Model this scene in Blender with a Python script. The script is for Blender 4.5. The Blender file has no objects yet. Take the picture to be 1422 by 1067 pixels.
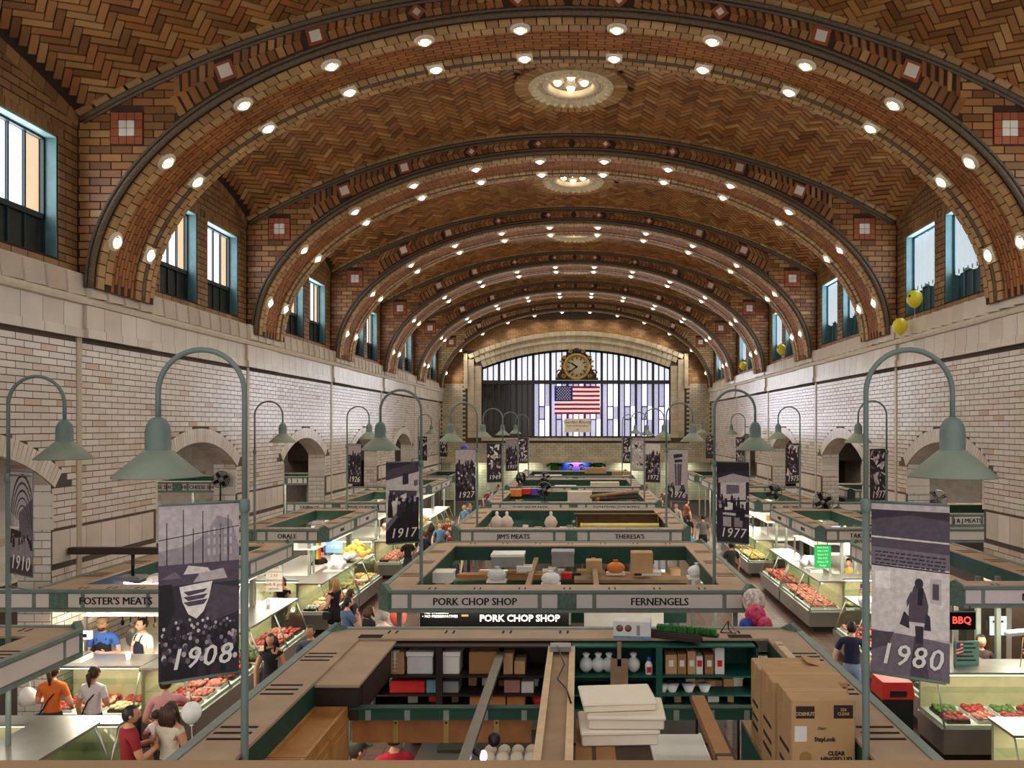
import bpy, bmesh, math, random
import numpy as np
from mathutils import Vector, Matrix
PI = math.pi
random.seed(7)
rng = np.random.default_rng(7)
SC = bpy.context.scene
COL = SC.collection
# ------------------------------------------------------------------ camera, world, exposure
H, F, VX, VY, CX = 5.5, 1103.0, 804.0, 592.0, -0.2     # eye height, focal length in px, vanishing point, hall centre line
cam = bpy.data.cameras.new('camera'); camo = bpy.data.objects.new('camera', cam); COL.objects.link(camo)
camo.location = (0, 0, H); camo.rotation_euler = (PI/2, 0, 0)
cam.sensor_width = 36; cam.lens = F/1422*36
cam.shift_x = -(VX-711)/1422; cam.shift_y = (VY-533.5)/1422
cam.clip_start = .05; cam.clip_end = 300
SC.camera = camo
w = bpy.data.worlds.new('world'); SC.world = w; w.use_nodes = True
w.node_tree.nodes['Background'].inputs[0].default_value = (1.0, .95, .90, 1)
w.node_tree.nodes['Background'].inputs[1].default_value = .9
SC.view_settings.view_transform = 'Standard'; SC.view_settings.look = 'None'
SC.view_settings.gamma = 1; SC.view_settings.use_curve_mapping = False
SC.view_settings.exposure = 0.16
SC.cycles.max_bounces = 6; SC.cycles.diffuse_bounces = 4; SC.cycles.glossy_bounces = 2
SC.cycles.transparent_max_bounces = 12; SC.cycles.caustics_reflective = False; SC.cycles.caustics_refractive = False
SC.cycles.sample_clamp_indirect = 4.0
E_SPOT, E_MED, E_STALL, E_WIN = 52.0, 110.0, 55.0, 2.4     # bulbs of the arches, medallions, stall tubes (W); glow of the windows
K_GLASS = .06

# ------------------------------------------------------------------ helpers
def lin(c):
    return tuple(((x/255)/12.92 if x/255 <= .04045 else ((x/255+.055)/1.055)**2.4) for x in c)
_mats = {}
def M(name, rgb, rough=.55, metal=0, var=.12, scale=6, emit=0, bump=0, spec=.4, alpha=None):
    if name in _mats: return _mats[name]
    m = bpy.data.materials.new(name); m.use_nodes = True; nt = m.node_tree; b = nt.nodes['Principled BSDF']
    c = lin(rgb); b.inputs['Roughness'].default_value = rough; b.inputs['Metallic'].default_value = metal
    b.inputs['Specular IOR Level'].default_value = spec
    b.inputs['Base Color'].default_value = (*c, 1)
    if var:
        tc = nt.nodes.new('ShaderNodeTexCoord'); n = nt.nodes.new('ShaderNodeTexNoise'); n.inputs['Scale'].default_value = scale; n.inputs['Detail'].default_value = 3
        mp = nt.nodes.new('ShaderNodeMapRange'); mp.inputs[1].default_value = .3; mp.inputs[2].default_value = .7; mp.inputs[3].default_value = 1-var; mp.inputs[4].default_value = 1+var
        mx = nt.nodes.new('ShaderNodeVectorMath'); mx.operation = 'SCALE'; mx.inputs[0].default_value = c
        nt.links.new(tc.outputs['Object'], n.inputs['Vector']); nt.links.new(n.outputs[0], mp.inputs[0])
        nt.links.new(mp.outputs[0], mx.inputs['Scale']); nt.links.new(mx.outputs[0], b.inputs['Base Color'])
        if bump:
            bp = nt.nodes.new('ShaderNodeBump'); bp.inputs['Strength'].default_value = bump; bp.inputs['Distance'].default_value = .01
            nt.links.new(n.outputs[0], bp.inputs['Height']); nt.links.new(bp.outputs[0], b.inputs['Normal'])
    if emit:
        b.inputs['Emission Color'].default_value = (*c, 1); b.inputs['Emission Strength'].default_value = emit
    _mats[name] = m; return m
def glass(name, rgb=(225,240,235), k=K_GLASS):
    if name in _mats: return _mats[name]
    m = bpy.data.materials.new(name); m.use_nodes = True; nt = m.node_tree; nt.nodes.clear()
    o = nt.nodes.new('ShaderNodeOutputMaterial'); t = nt.nodes.new('ShaderNodeBsdfTransparent'); g = nt.nodes.new('ShaderNodeBsdfGlossy'); x = nt.nodes.new('ShaderNodeMixShader')
    t.inputs[0].default_value = (*lin(rgb), 1); g.inputs['Roughness'].default_value = .05; x.inputs[0].default_value = k
    nt.links.new(t.outputs[0], x.inputs[1]); nt.links.new(g.outputs[0], x.inputs[2]); nt.links.new(x.outputs[0], o.inputs[0])
    _mats[name] = m; return m
def ramp_mat(name, cols, rough=.6, spec=.3, nvar=.18, bump=.25):
    """masonry: every piece takes its own colour from the ramp (face attribute 'rnd' or the object's random)"""
    if name in _mats: return _mats[name]
    m = bpy.data.materials.new(name); m.use_nodes = True; nt = m.node_tree; b = nt.nodes['Principled BSDF']; N = nt.nodes.new
    a = N('ShaderNodeAttribute'); a.attribute_name = 'rnd'; oi = N('ShaderNodeObjectInfo')
    ad = N('ShaderNodeMath'); ad.operation = 'ADD'; fr = N('ShaderNodeMath'); fr.operation = 'FRACT'
    cr = N('ShaderNodeValToRGB'); e = cr.color_ramp.elements
    e[0].position = 0; e[0].color = (*lin(cols[0]), 1); e[1].position = 1; e[1].color = (*lin(cols[-1]), 1)
    for i, c in enumerate(cols[1:-1]):
        el = e.new((i+1)/(len(cols)-1)); el.color = (*lin(c), 1)
    g = N('ShaderNodeNewGeometry'); n = N('ShaderNodeTexNoise'); n.inputs['Scale'].default_value = 1.3; n.inputs['Detail'].default_value = 5
    mp = N('ShaderNodeMapRange'); mp.inputs[1].default_value = .3; mp.inputs[2].default_value = .7; mp.inputs[3].default_value = 1-nvar; mp.inputs[4].default_value = 1+nvar
    mx = N('ShaderNodeVectorMath'); mx.operation = 'SCALE'
    L = nt.links.new
    L(a.outputs['Fac'], ad.inputs[0]); L(oi.outputs['Random'], ad.inputs[1]); L(ad.outputs[0], fr.inputs[0]); L(fr.outputs[0], cr.inputs[0])
    L(g.outputs['Position'], n.inputs['Vector']); L(n.outputs[0], mp.inputs[0]); L(cr.outputs[0], mx.inputs[0]); L(mp.outputs[0], mx.inputs['Scale']); L(mx.outputs[0], b.inputs['Base Color'])
    b.inputs['Roughness'].default_value = rough; b.inputs['Specular IOR Level'].default_value = spec
    if bump:
        n2 = N('ShaderNodeTexNoise'); n2.inputs['Scale'].default_value = 14; bp = N('ShaderNodeBump'); bp.inputs['Strength'].default_value = bump; bp.inputs['Distance'].default_value = .012
        L(g.outputs['Position'], n2.inputs['Vector']); L(n2.outputs[0], bp.inputs['Height']); L(bp.outputs[0], b.inputs['Normal'])
    _mats[name] = m; return m

def link(name, me, parent=None, loc=None):
    o = bpy.data.objects.new(name, me); COL.objects.link(o)
    if parent is not None: o.parent = parent
    if loc is not None: o.location = loc
    return o
class MB:
    def __init__(s): s.v = []; s.f = []; s.m = []; s.sm = []
    def add(s, vs, fs, mi=0, smooth=False):
        b = len(s.v); s.v.extend([tuple(p) for p in vs])
        for f in fs: s.f.append(tuple(i+b for i in f)); s.m.append(mi); s.sm.append(smooth)
        return s
    def box(s, c, d, mi=0, R=None, top=1.0):
        hx, hy, hz = d[0]/2, d[1]/2, d[2]/2; c = Vector(c); vs = []
        for z in (-1, 1):
            k = top if z > 0 else 1
            for x, y in ((-1,-1),(1,-1),(1,1),(-1,1)):
                p = Vector((x*hx*k, y*hy*k, z*hz)); vs.append(c + (R @ p if R is not None else p))
        return s.add(vs, [(0,3,2,1),(4,5,6,7),(0,1,5,4),(1,2,6,5),(2,3,7,6),(3,0,4,7)], mi)
    def b2(s, x0, x1, y0, y1, z0, z1, mi=0): return s.box(((x0+x1)/2,(y0+y1)/2,(z0+z1)/2), (abs(x1-x0),abs(y1-y0),abs(z1-z0)), mi)
    def tube(s, pts, r, n=8, mi=0, cap=True):
        pts = [Vector(p) for p in pts]; rr = r if isinstance(r, (list, tuple)) else [r]*len(pts); vs = []; fs = []; up = None
        for i, p in enumerate(pts):
            d = (pts[min(i+1, len(pts)-1)] - pts[max(i-1, 0)])
            d = d.normalized() if d.length > 1e-9 else Vector((0,0,1))
            if up is None: up = Vector((0,0,1)) if abs(d.z) < .9 else Vector((0,1,0))
            a = d.cross(up)
            if a.length < 1e-4: a = d.cross(Vector((1,0,0)))
            a.normalize(); b = a.cross(d).normalized(); up = b
            for k in range(n):
                t = 2*PI*k/n; vs.append(p + a*math.cos(t)*rr[i] + b*math.sin(t)*rr[i])
        for i in range(len(pts)-1):
            for k in range(n): fs.append((i*n+k, i*n+(k+1)%n, (i+1)*n+(k+1)%n, (i+1)*n+k))
        s.add(vs, fs, mi, True)
        if cap:
            b = len(s.v)-len(vs); s.f.append(tuple(b+k for k in range(n))[::-1]); s.f.append(tuple(b+(len(pts)-1)*n+k for k in range(n))); s.m += [mi, mi]; s.sm += [False, False]
        return s
    def lathe(s, prof, n=16, o=(0,0,0), R=None, mi=0, smooth=True, sx=1, sy=1):
        o = Vector(o); vs = []; fs = []
        for r, z in prof:
            for k in range(n):
                t = 2*PI*k/n; p = Vector((r*math.cos(t)*sx, r*math.sin(t)*sy, z)); vs.append(o + (R @ p if R is not None else p))
        for i in range(len(prof)-1):
            for k in range(n): fs.append((i*n+k, i*n+(k+1)%n, (i+1)*n+(k+1)%n, (i+1)*n+k))
        return s.add(vs, fs, mi, smooth)
    def ball(s, c, r, n=10, m=7, mi=0, R=None, smooth=True):
        r = r if isinstance(r, (list, tuple)) else (r,r,r); c = Vector(c); vs = []; fs = []
        for i in range(m+1):
            ph = -PI/2 + PI*i/m
            for k in range(n):
                t = 2*PI*k/n; p = Vector((r[0]*math.cos(ph)*math.cos(t), r[1]*math.cos(ph)*math.sin(t), r[2]*math.sin(ph))); vs.append(c + (R @ p if R is not None else p))
        for i in range(m):
            for k in range(n): fs.append((i*n+k, i*n+(k+1)%n, (i+1)*n+(k+1)%n, (i+1)*n+k))
        return s.add(vs, fs, mi, smooth)
    def prism(s, pts, th, mi=0, fn=lambda u, v, w: (u, w, v)):
        """2-D outline (u,v), thickness th along w; fn maps (u,v,w) to 3-D; default stands in the XZ plane"""
        n = len(pts); vs = [fn(u, v, 0) for u, v in pts] + [fn(u, v, th) for u, v in pts]
        fs = [tuple(range(n)), tuple(range(2*n-1, n-1, -1))] + [(i, n+i, n+(i+1)%n, (i+1)%n) for i in range(n)]
        return s.add(vs, fs, mi)
    def mesh(s, name, mats):
        me = bpy.data.meshes.new(name); me.from_pydata(s.v, [], s.f)
        for m in (mats if isinstance(mats, (list, tuple)) else [mats]): me.materials.append(m)
        me.polygons.foreach_set('material_index', s.m); me.polygons.foreach_set('use_smooth', s.sm); me.update()
        return me
    def build(s, name, mats, parent=None, loc=None, bevel=0):
        o = link(name, s.mesh(name, mats), parent, loc)
        if bevel:
            b = o.modifiers.new('bevel', 'BEVEL'); b.width = bevel; b.segments = 1; b.limit_method = 'ANGLE'
        return o
_labels = {}
def tag(o, label, cat, group=None):
    n = len(label.split())
    if not 4 <= n <= 16: print('LABEL LEN', n, label)
    if label in _labels: print('LABEL DUP', label)
    _labels[label] = 1
    o['label'] = label; o['category'] = cat
    if group: o['group'] = group
    return o
def thing(name, label, cat, loc=(0,0,0), rz=0, group=None):
    o = bpy.data.objects.new(name, None); COL.objects.link(o); o.location = loc; o.rotation_euler = (0,0,rz); o.empty_display_size = .1
    return tag(o, label, cat, group)
def dup(root, loc, rz, label, group=None):
    r = root.copy(); COL.objects.link(r); r.location = loc; r.rotation_euler = (0,0,rz)
    for k in ('label',): del r[k]
    tag(r, label, root['category'], group or root.get('group'))
    for ch in root.children:
        c = ch.copy(); COL.objects.link(c); c.parent = r
        for g in ch.children:
            d = g.copy(); COL.objects.link(d); d.parent = c
    return r
def struct(o): o['kind'] = 'structure'; return o
def stuff(o): o['kind'] = 'stuff'; return o
ORD = 'first second third fourth fifth sixth seventh eighth ninth tenth eleventh twelfth thirteenth fourteenth fifteenth sixteenth seventeenth eighteenth nineteenth twentieth'.split()
def at(px, py, Y): return Vector(((px-VX)/F*Y, Y, H-(py-VY)/F*Y))      # a point at a known distance, from its bearing
def spx(X, Y): return VX + F*X/Y
_unit = {}
def unit_mesh(mat):
    if mat.name not in _unit:
        me = MB().box((0,0,0), (2,2,2)).mesh('piece', mat)
        _unit[mat.name] = me
    return _unit[mat.name]
def lay(name, arr, parent, mat, n_ind=300, field=None, min_px=8):
    """arr (N,4,3): centre and three half-axes (u, v, n). The n_ind that show largest are objects of their own, the rest one mesh."""
    arr = np.asarray(arr, float)
    if not len(arr): return
    c, u, v, n = arr[:,0], arr[:,1], arr[:,2], arr[:,3]
    Y = np.maximum(c[:,1], .3); px = VX + F*c[:,0]/Y; py = VY - F*(c[:,2]-H)/Y
    nn = n/np.linalg.norm(n, axis=1)[:,None]; d = np.array([0,0,H]) - c; d /= np.linalg.norm(d, axis=1)[:,None]
    face = np.abs((nn*d).sum(1)); ext = 2*np.maximum(np.linalg.norm(u, axis=1), np.linalg.norm(v, axis=1))*F/Y
    size = np.linalg.norm(u, axis=1)*np.linalg.norm(v, axis=1)*face/Y**2
    ok = (c[:,1] > .5)&(px > -10)&(px < 1432)&(py > -10)&(py < 1077)&(ext > min_px)
    size = np.where(ok, size, -1); order = np.argsort(-size); ind = [i for i in order[:n_ind] if size[i] > 0]
    me = unit_mesh(mat)
    for i in ind:
        o = bpy.data.objects.new(name, me); COL.objects.link(o); o.parent = parent
        o.matrix_world = Matrix(((u[i,0],v[i,0],n[i,0],c[i,0]),(u[i,1],v[i,1],n[i,1],c[i,1]),(u[i,2],v[i,2],n[i,2],c[i,2]),(0,0,0,1)))
    rest = np.setdiff1d(np.arange(len(arr)), ind)
    if len(rest):
        c, u, v, n = c[rest], u[rest], v[rest], n[rest]; N = len(rest)
        sg = [(-1,-1,-1),(1,-1,-1),(1,1,-1),(-1,1,-1),(-1,-1,1),(1,-1,1),(1,1,1),(-1,1,1)]
        V = np.stack([c + a*u + b*v + e*n for a, b, e in sg], 1).reshape(-1, 3)
        fq = np.array([(4,5,6,7),(0,1,5,4),(1,2,6,5),(2,3,7,6),(3,0,4,7)])
        Fq = (fq[None] + (np.arange(N)*8)[:,None,None]).reshape(-1, 4)
        me = bpy.data.meshes.new(field or name+'_field'); me.vertices.add(len(V)); me.vertices.foreach_set('co', V.ravel())
        me.loops.add(Fq.size); me.loops.foreach_set('vertex_index', Fq.ravel().astype(np.int32)); me.polygons.add(len(Fq))
        me.polygons.foreach_set('loop_start', (np.arange(len(Fq))*4).astype(np.int32)); me.polygons.foreach_set('loop_total', np.full(len(Fq), 4, np.int32))
        me.polygons.foreach_set('use_smooth', np.zeros(len(Fq), bool)); me.update(calc_edges=True); me.materials.append(mat)
        at_ = me.attributes.new('rnd', 'FLOAT', 'FACE'); at_.data.foreach_set('value', np.repeat(rng.random(N), 5).astype(np.float32))
        stuff(link(field or name+'_field', me, parent))
def cut_row(spans, ln, off):
    """bricks of length ln laid through the spans [(a,b)], cut where a span ends"""
    out = []
    for a, b in spans:
        s = a - ((a-off) % ln)
        while s < b:
            p, q = max(s, a), min(s+ln, b)
            if q-p > .05: out.append((p, q))
            s += ln
    return out
def minus(spans, a, b):
    out = []
    for p, q in spans:
        if b <= p or a >= q: out.append((p, q)); continue
        if a > p: out.append((p, a))
        if b < q: out.append((b, q))
    return out
def piece(c, u, v, n): return [tuple(c), tuple(u), tuple(v), tuple(n)]
def text_mesh(s, size, mat, depth=.004, shear=0, bold=0, align='CENTER', sx=1.0, fat=0, name='lettering', spacing=1.0):
    cu = bpy.data.curves.new('t', 'FONT'); cu.body = s; cu.size = size; cu.extrude = depth; cu.shear = shear; cu.offset = bold; cu.align_x = align; cu.align_y = 'CENTER'
    cu.resolution_u = 2; cu.space_character = spacing
    o = bpy.data.objects.new('t', cu)
    me = bpy.data.meshes.new_from_object(o); bpy.data.objects.remove(o); bpy.data.curves.remove(cu)
    me.materials.clear(); me.materials.append(mat); me.name = name
    if fat:
        bm = bmesh.new(); bm.from_mesh(me); g = bmesh.ops.duplicate(bm, geom=bm.verts[:]+bm.edges[:]+bm.faces[:])
        bmesh.ops.translate(bm, vec=(fat, 0, .0003), verts=[v for v in g['geom'] if isinstance(v, bmesh.types.BMVert)]); bm.to_mesh(me); bm.free()
    if sx != 1: me.transform(Matrix.Diagonal((sx, 1, 1, 1)))
    return me
def letters(s, size, mat, parent, loc, rot=(PI/2,0,0), **k):
    """flat lettering standing in the XZ plane of its parent (faces -Y) unless rot says otherwise"""
    o = link('lettering', text_mesh(s, size, mat, **k), parent, loc); o.rotation_euler = rot; return o
# ------------------------------------------------------------------ the hall: vault bays, arch ribs, walls
W = 9.2
RA, RB, RZ = 8.95, 5.15, H+2.6            # ribs: half ellipse
VR, VTOP = 17.99, H+8.35                  # vault: circular arc
BAY = 7.6; RD = 2.1                       # bay length, rib depth
def YR(k): return 14.95 + BAY*(k-1)        # front face of rib k
YEND = 54.0
def varc(x): return VTOP - (VR - math.sqrt(max(VR*VR-x*x, 1)))
def vz(x, t): return varc(x) + (.15 + .5*(x/W)**2)*(1-t*t)
m_tile = ramp_mat('vault_tile', [(150,102,58),(168,118,68),(126,82,46),(180,136,86),(110,70,38),(156,104,58),(146,88,48)], .42)
m_tan = ramp_mat('tan_brick', [(174,138,94),(190,154,106),(154,118,76),(180,144,96),(162,126,82)], .55, .15)
m_red = ramp_mat('red_brick', [(152,98,54),(166,110,62),(136,84,46),(158,102,54)], .55, .12)
m_wallb = ramp_mat('brown_wall_brick', [(142,108,70),(156,120,78),(124,92,58),(146,108,68)], .5)
m_glaz = ramp_mat('glazed_white_brick', [(206,194,184),(212,202,192),(202,188,178),(208,196,186),(214,206,196),(204,192,182),(210,200,188),(206,192,180),(200,186,174),(210,198,188),(186,156,128)], .2, .6, .06, .10)
m_stone = ramp_mat('glazed_cornice_block', [(206,194,180),(214,204,192),(198,184,168),(210,198,186)], .25, .6, .08, .12)
m_mort = M('dark_mortar', (52,38,26), .9, var=.2); m_back = M('brown_bedding', (64,46,30), .9, var=.2)
m_mortw = M('grey_mortar', (86,74,64), .9, var=.15)
m_dark = M('dark_moulding', (98,82,64), .6, var=.35, scale=40, bump=1.0)
m_white = M('white_tile', (224,216,196), .35, var=.05)
m_redt = M('red_tile', (150,74,48), .5, var=.15)

def frame_at(x, y, y0, y1):
    e = .01; t = lambda yy: 2*(yy-y0)/(y1-y0)-1
    P = lambda a, b: Vector((CX+a, b, vz(a, t(b))))
    p = P(x, y); du = (P(x+e, y)-p).normalized(); dv = (P(x, y+e)-p).normalized(); n = dv.cross(du).normalized()   # n points down into the hall
    return p, du, dv, n
bays = [(6.65, 14.95)] + [(YR(k)+RD, YR(k+1)) for k in range(1, 6)]
MEDS = {k: ((bays[k][0]+bays[k][1])/2 - (.0 if k else 0)) for k in range(1, 6)}
for bi, (y0, y1) in enumerate(bays):
    mb = MB(); nx, ny = 96, 18; vs = []
    for j in range(ny+1):
        for i in range(nx+1):
            x = -W-.1 + (2*W+.2)*i/nx; y = y0 + (y1-y0)*j/ny; vs.append((CX+x, y, vz(x, 2*(y-y0)/(y1-y0)-1)+.02))
    fs = [(j*(nx+1)+i, j*(nx+1)+i+1, (j+1)*(nx+1)+i+1, (j+1)*(nx+1)+i) for j in range(ny) for i in range(nx)]
    if bi in MEDS: fs = [f for f in fs if all(math.hypot(vs[q][0]-CX, vs[q][1]-MEDS[bi]) > .95 for q in f)]
    mb.add(vs, fs, 0, True); ce = struct(mb.build('ceiling', m_mort))
    L_, W_ = .46, .153; arr = []; smax = VR*math.asin((W-.05)/VR); c45 = math.sqrt(.5)
    yc = (y0+y1)/2
    for k in range(-130, 131):
        for m in range(-16, 17):
            for (cx, cy, ver) in ((k*W_+2*L_*m+L_/2, k*W_+W_/2, 0), (k*W_+2*L_*m+W_/2, (k+1)*W_+L_/2, 1)):
                s = (cx-cy)*c45; y = yc + (cx+cy)*c45
                if abs(s) > smax+.05 or y < max(y0-.05, 9.0) or y > y1+.05: continue
                x = VR*math.sin(max(-smax, min(smax, s))/VR)
                if bi in MEDS and math.hypot(x, y-MEDS[bi]) < 1.42: continue
                p, du, dv, n = frame_at(x, y, y0, y1)
                a = (du+dv).normalized(); b = (dv-du).normalized()
                if ver: a, b = b, -a
                arr.append(piece(p, a*(L_/2-.016), b*(W_/2-.016), n*.018))
    # a border course of long tiles along both ribs
    lay('tile', arr, ce, m_tile, [300,300,200,0,0,0][bi], 'tile_field', 10)
    for yy in (y0+.08, y1-.08):
        arr = []
        n_ = 60
        for i in range(n_):
            x = -W + 2*W*(i+.5)/n_; p, du, dv, n = frame_at(x, yy, y0, y1); arr.append(piece(p+n*.03, du*(W/n_-.008), dv*.08, n*.03))
        lay('border_tile', arr, ce, m_tan, 40 if bi < 2 else 0, 'border_tile_field', 10)
    if bi in MEDS:                                             # ring of tan headers round the medallion
        arr = []
        for i in range(44):
            t = 2*PI*i/44; p, du, dv, n = frame_at(1.24*math.cos(t), MEDS[bi]+1.24*math.sin(t), y0, y1)
            r = (du*math.cos(t)+dv*math.sin(t)); q = r.cross(n)
            arr.append(piece(p+n*.035, q*.078, r*.17, n*.04))
        lay('header_brick', arr, ce, m_tan, 44 if bi < 3 else 0, 'header_brick_field', 7)

# ribs
def ell(th, d=0): return Vector((CX+(RA-d)*math.cos(th), 0, RZ+(RB-d)*math.sin(th)))
_ths = np.linspace(0, PI, 1441); _pts = np.stack([RA*np.cos(_ths), RB*np.sin(_ths)], 1)
_al = np.concatenate([[0], np.cumsum(np.linalg.norm(np.diff(_pts, axis=0), axis=1))]); RLEN = _al[-1]
def th_at(s): return float(np.interp(s, _al, _ths))
def tang(th): return Vector((-RA*math.sin(th), 0, RB*math.cos(th))).normalized()
def inn(th): t = tang(th); return Vector((-t.z, 0, t.x))            # towards the hall
LIGHT_S = [RLEN/2 + 1.87*(i-5.5) for i in range(12)]
for k in range(1, 7):
    yf = YR(k); yb = yf+RD+.02 if k < 6 else YEND+.1
    if k == 6: yf = 52.9
    mb = MB(); N = 72; vs = []
    for i in range(N+1):
        th = PI*i/N; e = ell(th); ox = (e.x-CX)*9.45/RA; oz = varc(ox)+.5
        vs += [(e.x, yf, e.z), (e.x, yb, e.z), (CX+ox, yf, oz), (CX+ox, yb, oz)]
    fs = []
    for i in range(N):
        a = 4*i; b = a+4
        fs += [(a, b, b+1, a+1), (a, a+2, b+2, b), (a+1, b+1, b+3, a+3)]
    mb.add(vs, fs, 0, False); rib = struct(mb.build('trim_%d' % k, m_back))
    ni = {1: 300, 2: 200, 3: 0}.get(k, 0)
    # soffit: tan double band, red field, tan strips
    def band(ya, ybb, rows, ln, mat, nm, dep, indiv, off=True, hgt=.02):
        arr = []; n_ = int(RLEN/ln); ln2 = RLEN/n_; rw = (ybb-ya)/rows
        for r in range(rows):
            for i in range(n_):
                s = (i+.5+(.5 if off and r % 2 else 0))*ln2
                if s > RLEN-.02: continue
                th = th_at(s); p = ell(th); t = tang(th); n = inn(th)
                c = Vector((p.x, yf+ya+(r+.5)*rw, p.z)) + n*dep
                arr.append(piece(c, t*(ln2/2-.012), Vector((0, rw/2-.011, 0)), n*hgt))
        lay(nm, arr, rib, mat, indiv, nm+'_field', 8)
    full = k < 6
    band(.06, .52, 2, .24, m_tan, 'tan_brick', .03, min(ni, 160))
    if full:
        band(.54, 1.34, 7, .36, m_red, 'red_brick', 0, min(ni, 300))
        band(1.36, 1.58, 1, .2, m_tan, 'tan_header', .03, min(ni, 100))
        band(1.74, 2.1, 2, .24, m_tan, 'tan_edge_brick', .02, min(ni, 100))
    # dark mouldings
    def sweep(nm, y, dd, r, up=0):
        pts = []
        for i in range(97):
            th = PI*i/96; e = ell(th); n = inn(th); pts.append((e.x+n.x*dd, yf+y, e.z+n.z*dd+up))
        MB().tube(pts, r, 6, 0).build(nm, m_dark, rib)
    sweep('dark_moulding', -.02, -.03, .055); sweep('dark_moulding', -.03, -.12, .035)
    if full: sweep('dark_moulding', 1.66, .0, .06)
    pts = [(CX+x, yf-.05, varc(x)-.09) for x in np.linspace(-9.15, 9.15, 61)]
    MB().tube(pts, .05, 6).build('dark_moulding', m_dark, rib)
    pts = [(CX+x, yf-.03, varc(x)-.17) for x in np.linspace(-9.1, 9.1, 61)]
    MB().tube(pts, .035, 6).build('dark_moulding', m_dark, rib)
    # face of the rib: chevrons, white squares, corner panels
    arr = []; wht = []; redt = []; tn = Vector((0, -1, 0))
    def lo(x): return RZ + RB*math.sqrt(max(0, 1-(x/RA)**2)) + .17/max(.3, math.sqrt(max(1e-4, 1-(x/RA)**2)))
    def hi(x): return varc(x)-.2
    SQ = (.95, 2.85, 4.75, 6.45)
    for sg in (-1, 1):
        x = .08; step = .165
        while x < 7.42:
            a, b = lo(x), hi(x); hgt = b-a; mid = (a+b)/2; slope = math.atan2((lo(x+.05)+hi(x+.05))/2-mid, .05)
            near = min(abs(x-q) for q in SQ)
            rows = max(1, int(round(hgt/2/.25)))
            for side in (-1, 1):
                for r in range(rows):
                    ln = hgt/2/rows; cz = mid + side*(r+.5)*ln
                    u = Vector((sg*(-.5)*ln, 0, side*ln)); cxx = sg*x - sg*.5*(r+.5)*ln + sg*.1
                    if near < .17 and (r == 0): continue
                    v = Vector((math.cos(slope)*sg, 0, math.sin(slope)))
                    arr.append(piece(Vector((CX+cxx, yf, cz)), v*(step/2-.012), u*.465, tn*.015))
            x += step
    for q in SQ:
        for sg in (-1, 1):
            a, b = lo(q), hi(q); mid = (a+b)/2; h2 = min(.12, (b-a)*.3)
            s2 = math.atan2(hi(q+.05)-hi(q), .05); u = Vector((math.cos(s2), 0, sg*math.sin(s2))); v = Vector((-u.z, 0, u.x))
            if q < 4: u, v = (u+v).normalized(), (v-u).normalized(); h2 *= .75
            redt.append(piece(Vector((CX+sg*q, yf, mid)), u*(h2+.06), v*(h2+.06), tn*.026)); wht.append(piece(Vector((CX+sg*q, yf, mid)), u*h2, v*h2, tn*.034))
    for sg in (-1, 1):                                     # corner panel, then courses down to the springing
        px_, pz_, e_ = 8.3, H+5.6, .15
        for i in range(4):
            for j in range(4):
                if 0 < i < 3 and 0 < j < 3: wht.append(piece((CX+sg*px_+(i-1.5)*e_, yf, pz_+(j-1.5)*e_), (e_*.46,0,0), (0,0,e_*.46), tn*.035))
                else: redt.append(piece((CX+sg*px_+(i-1.5)*e_, yf, pz_+(j-1.5)*e_), (e_*.46,0,0), (0,0,e_*.46), tn*.03))
        z = H+2.65; r = 0
        while z < H+6.9:
            inner = RA*math.sqrt(max(0, 1-((z-RZ)/RB)**2))+.15 if z > RZ else 9.05
            dz = VTOP-.16-z
            xmax = min(9.22, math.sqrt(max(0, VR*VR-(VR-dz)**2))) if dz > 0 else 0
            sp = [(max(7.36, inner), xmax)] if xmax > max(7.36, inner)+.05 else []
            if abs(z-pz_) < 2*e_+.06: sp = minus(sp, px_-2*e_-.01, px_+2*e_+.01)
            for p, q in cut_row(sp, .4, .2*(r % 2)): arr.append(piece((CX+sg*(p+q)/2, yf, z), ((q-p)/2-.012, 0, 0), (0, 0, .063), tn*.014))
            z += .15; r += 1
    lay('face_brick', arr, rib, m_tile if k < 6 else m_tan, min(ni, 250), 'face_brick_field', 8)
    lay('red_tile', redt, rib, ramp_mat('red_tile_r', [(150,80,52),(164,90,58),(140,72,46)], .5), 40 if k < 3 else 0, 'red_tile_field', 6)
    lay('white_tile', wht, rib, ramp_mat('white_tile_r', [(222,212,192),(230,222,204),(210,198,176)], .35), 24 if k < 4 else 0, 'white_tile_field', 6)

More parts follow.
